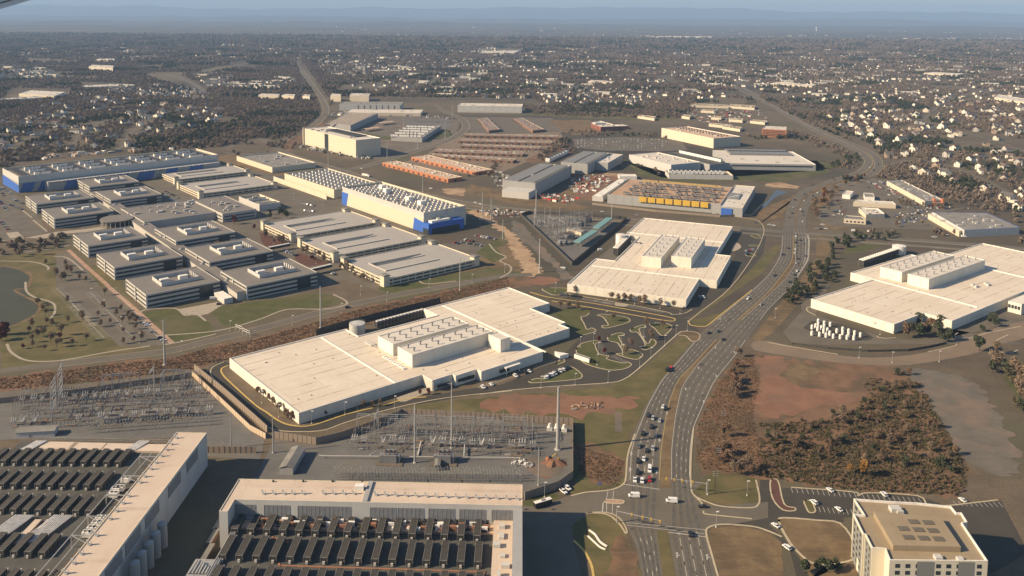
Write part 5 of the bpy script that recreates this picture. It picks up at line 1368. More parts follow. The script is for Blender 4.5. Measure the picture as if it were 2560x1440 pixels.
MB().box(-hx + 1, -hy * .3, 11, hx * .2, hy * .2, 12.5).build('roof_plant', M['louvre'], t2)
t, fr, hx, hy = block('plant_building', 'long sloping shed with white slatted roof left of the yellow screens', 'shed', [(1482, 490), (1545, 447), (1568, 450), (1510, 492)], 7, 67, 'palewall', 'greyroof', 'parapet', .4)
b = MB()
for k in range(22): b.box(-hx + 2, -hy + 3 + k * (2 * hy - 6) / 22, 6.7, hx - 2, -hy + 4.6 + k * (2 * hy - 6) / 22, 7.6)
(b if hy > hx else MB().box(-hx + 2, -hy + 2, 6.7, hx - 2, hy - 2, 7.6)).build('roof_slat', M['trim'], t)
block('shed', 'white ribbed tent-like shed behind the yellow-screened data centre', 'shed', [(1546, 440), (1547, 435), (1590, 435), (1590, 441)], 5, 0, 'trim', 'trim')
# buildings right of the highway
t, fr, hx, hy = block('sports_dome', 'large hall with shallow grey roof, right of the shopping centre', 'warehouse', [(2411, 575), (2332, 530), (2466, 532), (2549, 568)], 9, None, 'palewall', 'midroof', 'blue', .2)
t, fr, hx, hy = block('sports_hall', 'cream front wing along the large grey-roofed hall', 'shop', [(2320, 534), (2331, 530), (2410, 574), (2398, 578)], 7, None, 'creamwall', 'cream3', 'parapet', .6)
t, fr, hx, hy = block('shopping_strip', 'long strip mall with cream front and grey roof, beyond the highway', 'shopping strip', [(2217, 452), (2254, 450), (2356, 499), (2312, 503)], 7, None, 'creamwall', 'midroof', 'trim', .8)
MB().box(-hx * .1, -hy - 2, 0, hx * .1, -hy + 4, 9.5).build('gable_entry', M['orange'], t); MB().box(hx * .75, -hy - 2, 0, hx * .92, -hy + 4, 9.5).build('gable_entry', M['orange'], t)
MB().box(-hx, -hy - 2.5, 3.6, hx, -hy - .1, 4.2, bottom=True).build('awning', M['orangeroof'], t)
block('shop', 'low white-roofed shop with parapet fronting the highway', 'shop', [(2133, 505), (2143, 499), (2232, 504), (2240, 511)], 6, None, 'creamwall', 'cream3', 'trim')
block('shop', 'white box shop with open parapet below the low white-roofed shop', 'shop', [(2147, 520), (2152, 518), (2195, 521), (2212, 534), (2165, 536)], 6, None, 'creamwall', 'cream3', 'trim', 1.2)
t, fr, hx, hy = block('restaurant', 'small tan restaurant with dark roof and red-brown base', 'restaurant', [(2110, 546), (2116, 538), (2155, 541), (2165, 550)], 6, None, 'creamwall', 'greyroof', 'parapet', .8, win=((1.5,), 2, 2.5, 2, 'glass'))
block('gas_station', 'small white canopy of the filling station by the autumn trees', 'canopy', [(2105, 488), (2112, 478), (2135, 476), (2128, 486)], 6, 60, 'trim', 'cream3', 'trim')
block('shop', 'small white peaked shop beside the filling station', 'shop', [(2155, 490), (2165, 482), (2190, 484), (2180, 494)], 6, -20, 'trim', 'midroof', 'trim')
for l_, p_ in (('left cream-gabled retail strip in the far shopping area', [(1725, 263), (1732, 258), (1820, 262), (1822, 266)]), ('right cream-gabled retail strip in the far shopping area', [(1818, 265), (1825, 260), (1888, 264), (1886, 270)]),
    ('orange-roofed shop in front of the retail strips', [(1752, 276), (1756, 273), (1786, 274), (1785, 278)]), ('tan shop behind the orange office', [(1778, 293), (1782, 290), (1806, 291), (1803, 295)]), ('pinkish shop left of the tan shop', [(1704, 290), (1710, 286), (1728, 288), (1724, 293)]),
    ('cream shop by the far parking', [(1822, 298), (1827, 295), (1858, 297), (1856, 301)]), ('pale row shop right of the cream one', [(1875, 302), (1880, 299), (1915, 301), (1912, 306)]), ('white long shop above the orange-roofed building', [(1772, 310), (1776, 307), (1830, 312), (1828, 316)]), ('white shop with flat roof by the orange-roofed building', [(1806, 316), (1810, 312), (1855, 318), (1850, 323)]),
    ('low white-roofed store among trees left of the shops', [(1594, 290), (1598, 287), (1640, 291), (1636, 296)])):
    block('shop', l_, 'shop', p_, 6, None, 'creamwall', 'tanroof', 'parapet', group='far shops')
for l_, p_, z_ in (('big white store roof in the far left suburb', [(47, 234), (75, 226), (162, 230), (135, 240)], 9), ('long pale shop strip left of the big white store', [(0, 249), (3, 246), (105, 240), (104, 244)], 7),
    ('long pale shop strip beyond the big white store', [(208, 217), (212, 213), (296, 210), (296, 215)], 8), ('far apartment block with pale balconies in the wood', [(222, 166), (228, 162), (284, 164), (282, 170)], 16), ('far pale school roof beyond the apartment block', [(240, 149), (246, 146), (288, 147), (285, 151)], 10),
    ('white-topped office behind the evergreen belt', [(646, 237), (652, 234), (700, 235), (696, 239)], 12), ('low white-topped office beside it', [(704, 238), (710, 235), (738, 236), (735, 240)], 12), ('small twin-roofed office by the junction road', [(756, 240), (760, 236), (775, 237), (774, 242)], 12),
    ('dark apartment block with white roof edge', [(874, 238), (878, 233), (925, 234), (922, 239)], 18), ('dark glass office at the far crossroads', [(826, 238), (829, 234), (852, 235), (852, 239)], 18),
    ('large white industrial roofs near the horizon', [(1640, 92), (1648, 90), (1780, 91), (1776, 96)], 14), ('white long roof near the horizon, left of centre', [(1408, 122), (1414, 120), (1464, 122), (1458, 124)], 8),
    ('bright sandy roofs beyond the suburb at mid distance', [(1200, 131), (1215, 127), (1300, 126), (1285, 132)], 8), ('long pale warehouse right, among houses', [(1925, 208), (1940, 205), (2040, 212), (2030, 215)], 9),
    ('pale wide roof far right', [(2310, 182), (2330, 180), (2410, 184), (2395, 187)], 9), ('long white warehouse beyond the middle suburb', [(1470, 203), (1476, 200), (1536, 203), (1530, 206)], 8),
    ('bright row of town houses at the right edge', [(2486, 243), (2496, 236), (2570, 248), (2566, 256)], 10)):
    block('commercial_building', l_, 'building', p_, z_, None, 'creamwall', 'cream3', 'trim', group='far commercial buildings')
c = P(2041, 78); t = thing('water_tower', 'white mushroom water tower near the horizon', 'water tower', Frame(c, 0))
MB().cyl(0, 0, 0, 45, 9, 6, n=12).build('stem', M['trim'], t); MB().cyl(0, 0, 45, 55, 12, 24, 14).cyl(0, 0, 55, 65, 24, 10, 14).build('bowl', M['trim'], t)
# ---------------------------------------------------------------- fences
def fence(label, pts, h, mat, w=3.2, capm=None, group=None):
    g = [P(u, v).to_2d() for u, v in pts]; c = g[0]
    t = put('fence', None, None, (c.x, c.y, 0), label=label, cat='fence', group=group)
    for a, b_ in zip(g, g[1:]):
        d_ = b_ - a; n = max(1, round(d_.length / w)); pw = d_.length / n; an = math.atan2(d_.y, d_.x)
        me = MB().box(-pw / 2 + .16, -.08, 0, pw / 2 - .12, .08, h).mesh('fence_panel', M[mat])
        mp = MB().box(-.16, -.22, 0, .16, .22, h + .12).mesh('fence_post', M[capm or mat])
        for i in range(n):
            q_ = a + d_ * ((i + .5) / n) - c; put('fence_panel', me, t, (q_.x, q_.y, 0), an)
        b = MB()
        for i in range(n + 1):
            q_ = a + d_ * (i / n) - c; b.rbox(q_.x, q_.y, 0, .34, .44, h + .12, an)
        b.build('fence_post_run', M[capm or mat], t, kind='stuff')
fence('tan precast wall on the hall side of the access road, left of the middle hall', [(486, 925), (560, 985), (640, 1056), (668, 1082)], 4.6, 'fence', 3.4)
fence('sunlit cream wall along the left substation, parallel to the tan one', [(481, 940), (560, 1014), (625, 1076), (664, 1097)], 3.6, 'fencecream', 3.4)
fence('grey wall along the far side of the left substation', [(-30, 1012), (200, 985), (478, 944)], 3.8, 'fence', 4)
fence('ribbed brown wall round the middle substation', [(686, 1096), (790, 1112), (850, 1098), (925, 1072), (1000, 1042), (1004, 1038), (1200, 1048), (1432, 1062), (1432, 1196), (1395, 1222), (1312, 1250)], 4.6, 'fence', 3.2)
fence('dark fence of the triangular substation', [(1302, 541), (1325, 534), (1440, 540), (1565, 549), (1560, 556), (1430, 664), (1302, 541)], 4, 'fencedark', 6)
fence('brown slatted fence behind the bottom-left hall', [(506, 1132), (560, 1133), (640, 1133)], 4.2, 'fence', 3)
fence('dark screen fence behind the middle hall', [(790, 838), (866, 815), (1080, 762), (1100, 757)], 5, 'fencedark', 5)
fence('long low wall in front of the yellow-screened data centre', [(1480, 512), (1640, 530), (1800, 543), (1880, 540), (1905, 515)], 3, 'fence', 8)

# ---------------------------------------------------------------- substation equipment
def protos():
    D = {}
    b = MB(); b.tube((-2.2, 0, 0), (-2.2, 0, 6.5), .16); b.tube((2.2, 0, 0), (2.2, 0, 6.5), .16); b.tube((-2.8, 0, 6.5), (2.8, 0, 6.5), .16)
    i_ = MB()
    for x in (-2.3, 0, 2.3): i_.cyl(x, 0, 6.6, 8.4, .22, n=6); i_.cyl(x, 0, 7.0, 7.15, .34, n=6); i_.cyl(x, 0, 7.7, 7.85, .34, n=6)
    D['bus'] = ('bus_support', b.mesh('frame', M['steel']), [('insulator', i_.mesh('insulator', M['insul']))])
    b = MB()
    for x in (-1.6, 1.6):
        for y in (-.8, .8): b.tube((x, y, 0), (x, y, 3), .12)
    b.box(-2, -1, 2.6, 2, 1, 3, bottom=True)
    i_ = MB()
    for x in (-1.5, 0, 1.5): i_.tube((x, -.3, 3), (x - .2, -1.5, 5.6), .2, 6); i_.tube((x, .3, 3), (x + .2, 1.5, 5.6), .2, 6)
    D['brk'] = ('circuit_breaker', b.mesh('frame', M['steel']), [('bushing', i_.mesh('bushing', M['palewall']))])
    b = MB(); b.box(-3.4, -2, .4, 3.4, 2, 4.2); b.box(-5, -1.6, .6, -3.6, 1.6, 4.0); b.box(3.6, -1.6, .6, 5, 1.6, 4.0); b.tube((-3, 1.4, 5.2), (3, 1.4, 5.2), .6, 8)
    i_ = MB()
    for x in (-2.2, 0, 2.2): i_.tube((x, -.8, 4.2), (x, -1.4, 7.4), .22, 6, r2=.1); i_.tube((x, .5, 4.2), (x, .8, 6), .16, 6)
    p_ = MB(); p_.box(-6.5, -4, 0, 6.5, 4, .4)
    D['trf'] = ('transformer', b.mesh('tank', M['louvre']), [('bushing', i_.mesh('bushing', M['insul'])), ('pad', p_.mesh('pad', M['gravel']))])
    b = MB(); b.tube((0, 0, 0), (0, 0, 19), .22, 6, r2=.05); b.box(-.5, -.5, 0, .5, .5, .3)
    D['mast'] = ('lightning_mast', b.mesh('pole', M['polegrey']), [])
    b = MB()
    for k in range(3):
        x = k * 2.4 - 2.4; b.tube((x, 0, 0), (x, 0, 3.2), .13)
    b.tube((-3, 0, 3.2), (3, 0, 3.2), .13)
    i_ = MB()
    for x in (-2.4, 0, 2.4): i_.cyl(x, 0, 3.3, 4.8, .2, n=6); i_.tube((x, 0, 4.8), (x + .3, .9, 5.8), .06)
    D['sw'] = ('disconnect_switch', b.mesh('frame', M['steel']), [('insulator', i_.mesh('insulator', M['insul']))])
    b = MB()
    for x in (-6, 6): b.tube((x - .9, 0, 0), (x, 0, 13), .2); b.tube((x + .9, 0, 0), (x, 0, 13), .2); b.tube((x, 0, 13), (x, 0, 17), .08)
    b.tube((-6, 0, 12.6), (6, 0, 12.6), .22); b.tube((-6, 0, 11.4), (6, 0, 11.4), .14)
    for k in range(8): b.tube((-6 + k * 1.5, 0, 11.4), (-5.25 + k * 1.5, 0, 12.6), .07)
    D['gan'] = ('line_gantry', b.mesh('frame', M['steel']), [])
    b = MB(); b.tube((0, 0, 0), (0, 0, 4.6), .12, 4); b.tube((0, 0, 4.6), (0, 1.6, 5.0), .07); b.tube((0, 0, 4.2), (0, -1.0, 4.4), .07); b.cyl(0, 0, 4.6, 5.6, .18, n=5)
    D['post'] = ('cable_post', b.mesh('pole', M['polegrey']), [])
    return D
EQ = protos()
def equip(k, p, a, label, group, s=1.0, z=0):
    nm, me, ch = EQ[k]
    t = put(nm, me, None, (p[0], p[1], z), a, None, label, nm.replace('_', ' '), group, s)
    for n_, c_ in ch: put(n_, c_, t, kind='stuff' if n_ in ('insulator', 'bushing') else None)
def yard(o, a, cols, rows_, dx, dy, name, seed, jit=.6, inside=None):
    """regular bays of switchgear: each row has its own kind of equipment"""
    rnd = random.Random(seed); kinds = ['gan', 'sw', 'brk', 'sw', 'bus', 'bus', 'sw', 'brk', 'bus', 'gan', 'sw', 'bus']
    names = dict(gan='line gantry', sw='switch', brk='pale breaker', bus='bus support')
    F_ = Frame(o, R(a)); occ = []
    for j in range(rows_):
        for i in range(cols):
            k = kinds[(j + seed) % len(kinds)]
            if rnd.random() < .14: continue
            q_ = F_.w((i - cols / 2) * dx + rnd.uniform(-jit, jit), (j - rows_ / 2) * dy + rnd.uniform(-jit, jit))
            if inside and not inside(px((q_.x, q_.y, 0))): continue
            occ.append((i, j, q_))
            equip(k, q_, F_.a + (0 if rnd.random() < .8 else math.pi / 2), '%s in row %s from the front of the %s, %s along' % (names[k], nth(j + 1), name, nth(i + 1)), names[k] + 's of the ' + name, rnd.uniform(.85, 1.1))
_y = yard
def yard(o, a, cols, rows_, dx, dy, name, seed, jit=.6, inside=None):
    _y(o, a, cols, rows_, dx, dy, name, seed, jit, inside)
    F_ = Frame(o, R(a)); rnd = random.Random(seed + 50); w_ = MB(); pd_ = MB(); ok = lambda q_: (inside is None or inside(px((q_.x, q_.y, 0))))
    for j in range(rows_):
        for z_ in (7.9, 5.0):
            for i in range(cols):
                p, q_ = F_.w((i - cols / 2) * dx, (j - rows_ / 2) * dy, z_), F_.w((i + 1 - cols / 2) * dx, (j - rows_ / 2) * dy, z_)
                if ok(p) and ok(q_) and rnd.random() < .6: w_.tube(p, q_, .07, 3)
    for i in range(cols * 2):
        for j in range(rows_):
            p, q_ = F_.w((i / 2 - cols / 2) * dx, (j - rows_ / 2) * dy, 11.6 - (i % 2)), F_.w((i / 2 - cols / 2) * dx, (j + 1 - rows_ / 2) * dy, 11.6 - (j % 2))
            if ok(p) and ok(q_) and rnd.random() < .45: w_.tube(p, q_, .05, 3)
    for k in range(cols * rows_ // 2):
        p = F_.w(rnd.uniform(-.5, .5) * cols * dx, rnd.uniform(-.5, .5) * rows_ * dy)
        if ok(p): pd_.rbox(p.x, p.y, .02, rnd.uniform(1.5, 7), rnd.uniform(1, 3), rnd.uniform(.25, .6), F_.a, rnd.randrange(3))
    w_.build('overhead_conductors', M['steel'], kind='stuff', label='thin busbars and conductors strung over the ' + name, cat='conductors')
    pd_.build('equipment_footings', [M['midroof'], M['browndrive'], M['gravel']], kind='stuff', label='low concrete footings and trench lids of the ' + name, cat='footings')
A('gravel_yard', [(-60, 1010), (200, 990), (480, 945), (560, 1015), (625, 1078), (662, 1100), (650, 1150), (506, 1140), (430, 1095), (-60, 1100)], .05, 'yardgravel')
A('gravel_yard', [(686, 1098), (790, 1114), (1000, 1044), (1004, 1040), (1432, 1064), (1432, 1196), (1390, 1222), (1312, 1250), (1306, 1230), (590, 1215), (640, 1190)], .05, 'yardgravel')
A('gravel_yard', [(1304, 542), (1325, 535), (1562, 550), (1558, 556), (1430, 661)], .05, 'yardgravel')
A('gravel_yard', [(1012, 300), (1120, 295), (1130, 315), (1030, 322)], .05, 'yardgravel')
for i in range(3): A('clay_pad', [(1310 + i * 3, 1150 + i * 4), (1350, 1145), (1400, 1160), (1395, 1190), (1340, 1190)], .06 + i * .002, 'clay' if i < 1 else 'gravel', jag=2, n=2)
yard(P(280, 1012), 8, 24, 9, 6.6, 6.4, 'left substation', 1, inside=lambda q_: q_[0] > 30 and inpoly(q_, [(0, 1005), (478, 955), (530, 1030), (520, 1060), (0, 1075)]))
yard(P(1110, 1098), -3, 26, 9, 6.0, 6.2, 'middle substation', 4, inside=lambda q_: inpoly(q_, [(860, 1100), (1000, 1058), (1340, 1072), (1330, 1140), (1240, 1140), (880, 1128)]))
yard(P(1400, 575), 30, 18, 15, 7, 8, 'triangular substation', 2, inside=lambda q_: inpoly(q_, [(1325, 548), (1480, 552), (1440, 590), (1415, 625), (1400, 625)]))
yard(P(1072, 303), 0, 12, 4, 9, 16, 'small far substation', 3)
for u, v, n_ in ((975, 1155, 'left'), (1110, 1156, 'right')): equip('trf', P(u, v), R(-2), '%s large transformer in front of the middle substation' % n_, 'large transformers of the middle substation', 1.2)
for u, v, n_ in ((282, 1058, 'left'), (375, 1050, 'middle'), (455, 1040, 'right')): equip('trf', P(u, v), R(8), '%s transformer on the near side of the left substation' % n_, 'transformers of the left substation', 1.0)
for u, v, n_ in ((1408, 610, 'nearest'), (1424, 597, 'second'), (1453, 565, 'third'), (1468, 555, 'farthest')): equip('trf', P(u, v), R(35), '%s transformer in the triangular substation' % n_, 'transformers of the triangular substation', 1.25)
# rows of cable posts
for j in range(3):
    for i in range(58):
        q_ = P(835 + i * 8.1 + j * 2, 1187 + j * 7 + i * .1); equip('post', q_, 0 if j % 2 else math.pi / 2, 'slender cable post behind the peach roof, %s in the %s row' % (nth(i + 1), ('back', 'middle', 'front')[j]), 'cable posts in rows behind the peach roof', random.uniform(.85, 1.1))
for j in range(2):
    for i in range(40):
        q_ = P(212 + i * 7.9 + j * 3, 1076 + j * 9 - i * .55); equip('post', q_, 0, 'slender cable post at the left substation, %s in the %s row' % (nth(i + 1), ('back', 'front')[j]), 'cable posts at the left substation', random.uniform(.85, 1.1))
# conduits and control houses
b = MB()
for (a, c, z_, r_) in (((798, 1139), (1300, 1144), 2.0, .22), ((800, 1137), (800, 1139), 2, .3), ((1053, 1104), (1045, 1138), .6, .5), ((1162, 1104), (1160, 1140), 1.8, .4), ((940, 1130), (925, 1138), 2.5, .35)):
    b.tube(P(*a, z_), P(*c, z_), r_, 5)
o = b.build('bus_duct', M['palewall'], None, label='long pale pipe crossing the middle substation in front of its switchgear', cat='pipe')
def hut(label, pts, h, rise, ang, wall, roof):
    fr, hx, hy = rect(pts, h, ang); t = thing('control_building', label, 'control building', fr)
    MB().prism(rpoly(hx, hy), 0, h).build('wall', M[wall], t)
    b = MB(); e = .4
    if hy > hx:
        b.quad((-hx - e, -hy - e, h - .1), (0, -hy - e, h + rise), (0, hy + e, h + rise), (-hx - e, hy + e, h - .1)); b.quad((0, -hy - e, h + rise), (hx + e, -hy - e, h - .1), (hx + e, hy + e, h - .1), (0, hy + e, h + rise))
        b.quad((-hx, -hy, h), (hx, -hy, h), (0, -hy, h + rise)); b.quad((hx, hy, h), (-hx, hy, h), (0, hy, h + rise))
    else:
        b.quad((-hx - e, -hy - e, h - .1), (hx + e, -hy - e, h - .1), (hx + e, 0, h + rise), (-hx - e, 0, h + rise)); b.quad((-hx - e, 0, h + rise), (hx + e, 0, h + rise), (hx + e, hy + e, h - .1), (-hx - e, hy + e, h - .1))
        b.quad((hx, -hy, h), (hx, hy, h), (hx, 0, h + rise)); b.quad((-hx, hy, h), (-hx, -hy, h), (-hx, 0, h + rise))
    b.build('roof', M[roof], t)
    MB().box(-hx * .3, -hy - .1, 0, -hx * .3 + 1.2, -hy, 2.2).build('door', M['louvre'], t)
hut('grey gabled control building left of the middle substation', [(704, 1168), (726, 1118), (757, 1119), (737, 1171)], 4.2, 1.2, 86, 'greywall', 'midroof')
hut('small grey cabinet house between the two transformers', [(1089, 1143), (1100, 1143), (1100, 1164), (1088, 1163)], 3.4, .3, 90, 'midroof', 'midroof')
hut('low pale control building at the left substation', [(38, 1080), (50, 1068), (142, 1063), (138, 1077)], 4, .7, 8, 'palewall', 'midroof')
hut('cream gabled control house inside the triangular substation', [(1425, 570), (1435, 565), (1462, 577), (1450, 583)], 4, 1.2, -50, 'creamwall', 'midroof')
for u0, v0, u1, v1, n_ in ((1442, 605, 1487, 577, 'nearer'), (1490, 570, 1524, 545, 'farther')):
    p, q_ = P(u0, v0, 6), P(u1, v1, 6); d_ = (q_ - p).to_2d(); c = (p + q_) / 2
    t = put('bus_enclosure', None, None, (c.x, c.y, 0), math.atan2(d_.y, d_.x), label='%s teal-roofed bus enclosure on legs in the triangular substation' % n_, cat='bus enclosure', group='teal bus enclosures')
    MB().box(-d_.length / 2, -4, 5.4, d_.length / 2, 4, 6.6, bottom=True).build('duct', M['teal'], t)
    b = MB()
    for k in range(9):
        for y in (-3.4, 3.4): x = -d_.length / 2 + d_.length * (k + .5) / 9; b.box(x - .2, y - .2, 0, x + .2, y + .2, 5.4)
    b.build('leg', M['steel'], t)
# lattice towers of the left substation
for k, (a, c) in enumerate((((130, 1050), (142, 1028)), ((148, 1016), (158, 992)))):
    p, q_ = P(*a), P(*c); m_ = (p + q_) / 2
    t = put('dead_end_tower', None, None, (m_.x, m_.y, 0), label='%s tall twin-column steel tower at the left end of the left substation' % ('nearer', 'farther')[k], cat='power tower', group='twin-column towers')
    b = MB()
    for w_ in (p, q_): b.tube(w_ - m_, w_ - m_ + Vector((0, 0, 24)), .55, 6, r2=.35)
    b.build('column', M['steel'], t); b = MB()
    for z_ in (6, 9.5, 13, 16.5, 20, 23.6): b.tube(p - m_ + Vector((0, 0, z_)), q_ - m_ + Vector((0, 0, z_)), .22, 4)
    for z_ in (6, 13, 20): b.tube(p - m_ + Vector((0, 0, z_)), q_ - m_ + Vector((0, 0, z_ + 3.5)), .15, 4)
    b.build('cross_beam', M['steel'], t)
# transformers under construction: white bushings, excavator, pallets at the right end
for u, v in ((1374, 1076), (1391, 1077), (1410, 1079)):
    c = P(u, v); t = put('white_cabinet', None, None, (c.x, c.y, 0), label='white shrouded cabinet beside the tall mast, at x order %s' % ('first', 'second', 'third')[(u > 1380) + (u > 1400)], cat='cabinet', group='white cabinets by the mast')
    b = MB(); b.box(-1.6, -1.4, .3, 1.6, 1.4, 2.2); b.cyl(0, 0, 2.2, 4.6, 1.1, .8, 8); b.build('casing', M['trim'], t); MB().box(-2, -1.8, 0, 2, 1.8, .3).build('pad', M['midroof'], t)
c = P(1372, 1155); t = put('excavator', None, None, (c.x, c.y, 0), .3, label='orange excavator digging beside the dirt heap in the middle substation', cat='excavator')
b = MB(); b.box(-1.8, -1.5, 0, 1.8, -.9, .8); b.box(-1.8, .9, 0, 1.8, 1.5, .8); b.build('track', M['black'], t)
MB().box(-1.5, -1.2, .8, 1.8, 1.2, 2.6).build('body', M['orange'], t); MB().box(-.2, -1.1, 2.6, 1.2, .2, 3.6).build('cab', M['glass'], t)
b = MB(); b.tube((1.2, 0, 2), (4.4, 0, 4.6), .25); b.tube((4.4, 0, 4.6), (6.2, 0, 1.6), .2); b.box(5.8, -.5, .8, 6.8, .5, 1.8); b.build('boom', M['yellow'], t)
c = P(1385, 1160); b = MB(); n = 14
for k in range(n):
    a0, a1 = 6.283 * k / n, 6.283 * (k + 1) / n; r0, r1 = 7 + 2 * math.sin(k * 2.1), 7 + 2 * math.sin((k + 1) % n * 2.1)
    b.quad((r0 * math.cos(a0), r0 * .6 * math.sin(a0), 0), (r1 * math.cos(a1), r1 * .6 * math.sin(a1), 0), (r1 * .4 * math.cos(a1), r1 * .24 * math.sin(a1), 2.6), (r0 * .4 * math.cos(a0), r0 * .24 * math.sin(a0), 2.6))
b.quad(*[((7 + 2 * math.sin(k * 2.1)) * .4 * math.cos(6.283 * k / n), (7 + 2 * math.sin(k * 2.1)) * .24 * math.sin(6.283 * k / n), 2.6) for k in range(n)])
b.build('dirt_heap', M['clay'], None, loc=(c.x, c.y, 0), label='brown heap of earth inside the middle substation', cat='dirt heap')

# loose site clutter: materials, containers, spoil
def clutter(name, poly, n, ms, label, s=1.0, seed=1):
    rnd = random.Random(seed); w_ = gp(poly); wp = [(p.x, p.y) for p in w_]; xs, ys_ = [p[0] for p in wp], [p[1] for p in wp]; b = MB(); k = 0
    while k < n:
        x, y = rnd.uniform(min(xs), max(xs)), rnd.uniform(min(ys_), max(ys_))
        if inpoly((x, y), wp): b.rbox(x, y, 0, rnd.uniform(.8, 6) * s, rnd.uniform(.6, 2.6) * s, rnd.uniform(.4, 2.4) * s, rnd.choice((0, .3, 1.5, -.7)), rnd.randrange(len(ms))); k += 1
    b.build(name, [M[m_] for m_ in ms], kind='stuff', label=label, cat='clutter')
clutter('site_clutter', Z(1280, 360, [(620, 330), (900, 310), (1000, 380), (800, 500), (640, 500), (560, 440)]), 130, ['trim', 'clay', 'midroof', 'bandlight', 'redlight', 'paleMetal'], 'building materials strewn over the construction yard by the grey data centres', 1.2, 2)
clutter('site_clutter', Z(1280, 360, [(250, 500), (560, 520), (700, 560), (500, 590), (300, 560)]), 60, ['trim', 'clay', 'midroof', 'redlight'], 'clutter along the road edge below the grey data centres', 1.2, 3)
clutter('site_clutter', [(745, 372), (860, 390), (930, 402), (935, 392), (880, 388), (760, 364)], 70, ['trim', 'midroof', 'bandlight', 'dark'], 'equipment clutter at the foot of the tall cream building', 1.6, 4)
clutter('site_clutter', [(1180, 535), (1300, 545), (1330, 530), (1230, 520)], 50, ['trim', 'midroof', 'bandlight', 'clay'], 'clutter beside the sandy strip behind the blue corner', 1.2, 5)
clutter('site_clutter', Z(1280, 1080, [(0, 280), (100, 270), (220, 330), (180, 360), (0, 330)]), 60, ['trim', 'bandlight', 'midroof', 'steel'], 'white and grey fittings stacked at the right end of the middle substation', .45, 6)
clutter('site_clutter', [(110, 400), (260, 385), (500, 372), (480, 368), (250, 378), (100, 392)], 60, ['trim', 'midroof', 'louvre', 'orangeroof'], 'plant and stores behind the long blue building', 2.2, 7)
clutter('site_clutter', [(1340, 462), (1240, 470), (1225, 440), (1245, 425), (1262, 440)], 40, ['trim', 'midroof', 'bandlight'], 'pale plant along the left side of the ribbed grey data centre', 1.6, 8)
clutter('site_clutter', [(810, 330 - 40), (1000, 292), (1130, 300), (1120, 292), (840, 280)], 60, ['trim', 'midroof', 'bandlight', 'peach'], 'vehicles and stores around the far industrial buildings', 2.0, 9)
clutter('site_clutter', [(1700, 272), (1900, 275), (1930, 310), (1760, 305), (1690, 290)], 170, ['trim', 'midroof', 'carblack', 'bandlight', 'redlight'], 'parked vehicles around the far shops, too small to tell apart', 1.3, 10)
clutter('site_clutter', [(30, 240), (320, 222), (330, 228), (180, 245)], 120, ['trim', 'carblack', 'bandlight'], 'parked vehicles around the far left stores, too small to tell apart', 1.6, 11)
clutter('site_clutter', [(2190, 460), (2240, 462), (2330, 510), (2300, 515), (2250, 500), (2170, 470)], 45, ['trim', 'carblack', 'bandlight', 'carred'], 'far parked vehicles before the strip mall, too small to tell apart', .8, 12)
clutter('site_clutter', [(2080, 530), (2110, 525), (2105, 545), (2080, 548)], 12, ['trim', 'carblack', 'bandlight'], 'vehicles beside the small tan restaurant', .7, 13)
clutter('site_clutter', [(2230, 535), (2330, 520), (2400, 516), (2330, 526), (2320, 550), (2250, 560)], 50, ['trim', 'carblack', 'bandlight', 'carblue'], 'vehicles in the lots between shops and the large hall', .8, 14)
clutter('stacked_stone', Z(1280, 720, [(600, 1155), (900, 1150), (900, 1212), (600, 1218)]), 60, ['dry', 'tanpath', 'midroof'], 'rows of stacked pale stone and posts on the red soil patch', .5, 15)
for k_, (u_, v_) in enumerate(((520, 1392), (533, 1352), (548, 1318))):
    c = P(u_, v_); t = put('container', None, None, (c.x, c.y, 0), R(88), label='brown site container in the shaded alley, %s from the bottom' % nth(k_ + 1), cat='container', group='containers in the alley')
    MB().box(-6, -1.3, .15, 6, 1.3, 2.8, bottom=True).build('body', M['brownwall'], t); MB().box(-6.1, -1.35, 2.8, 6.1, 1.35, 2.95, bottom=True).build('roof', M['midroof'], t)
for k_, (u_, v_, a_) in enumerate(((598, 829, -40), (616, 839, -40))):
    c = P(u_, v_); t = put('sign_gantry', None, None, (c.x, c.y, 0), R(a_), label='%s white tubular gate frame at the campus road entrance' % ('left', 'right')[k_], cat='gate frame', group='gate frames')
    b = MB()
    for x_ in (-5, 0, 5): b.tube((x_, 0, 0), (x_, 0, 5), .18, 5)
    b.build('post', M['trim'], t); b = MB()
    for z_ in (3.2, 4.9): b.tube((-5, 0, z_), (5, 0, z_), .16, 5)
    b.build('rail', M['trim'], t)
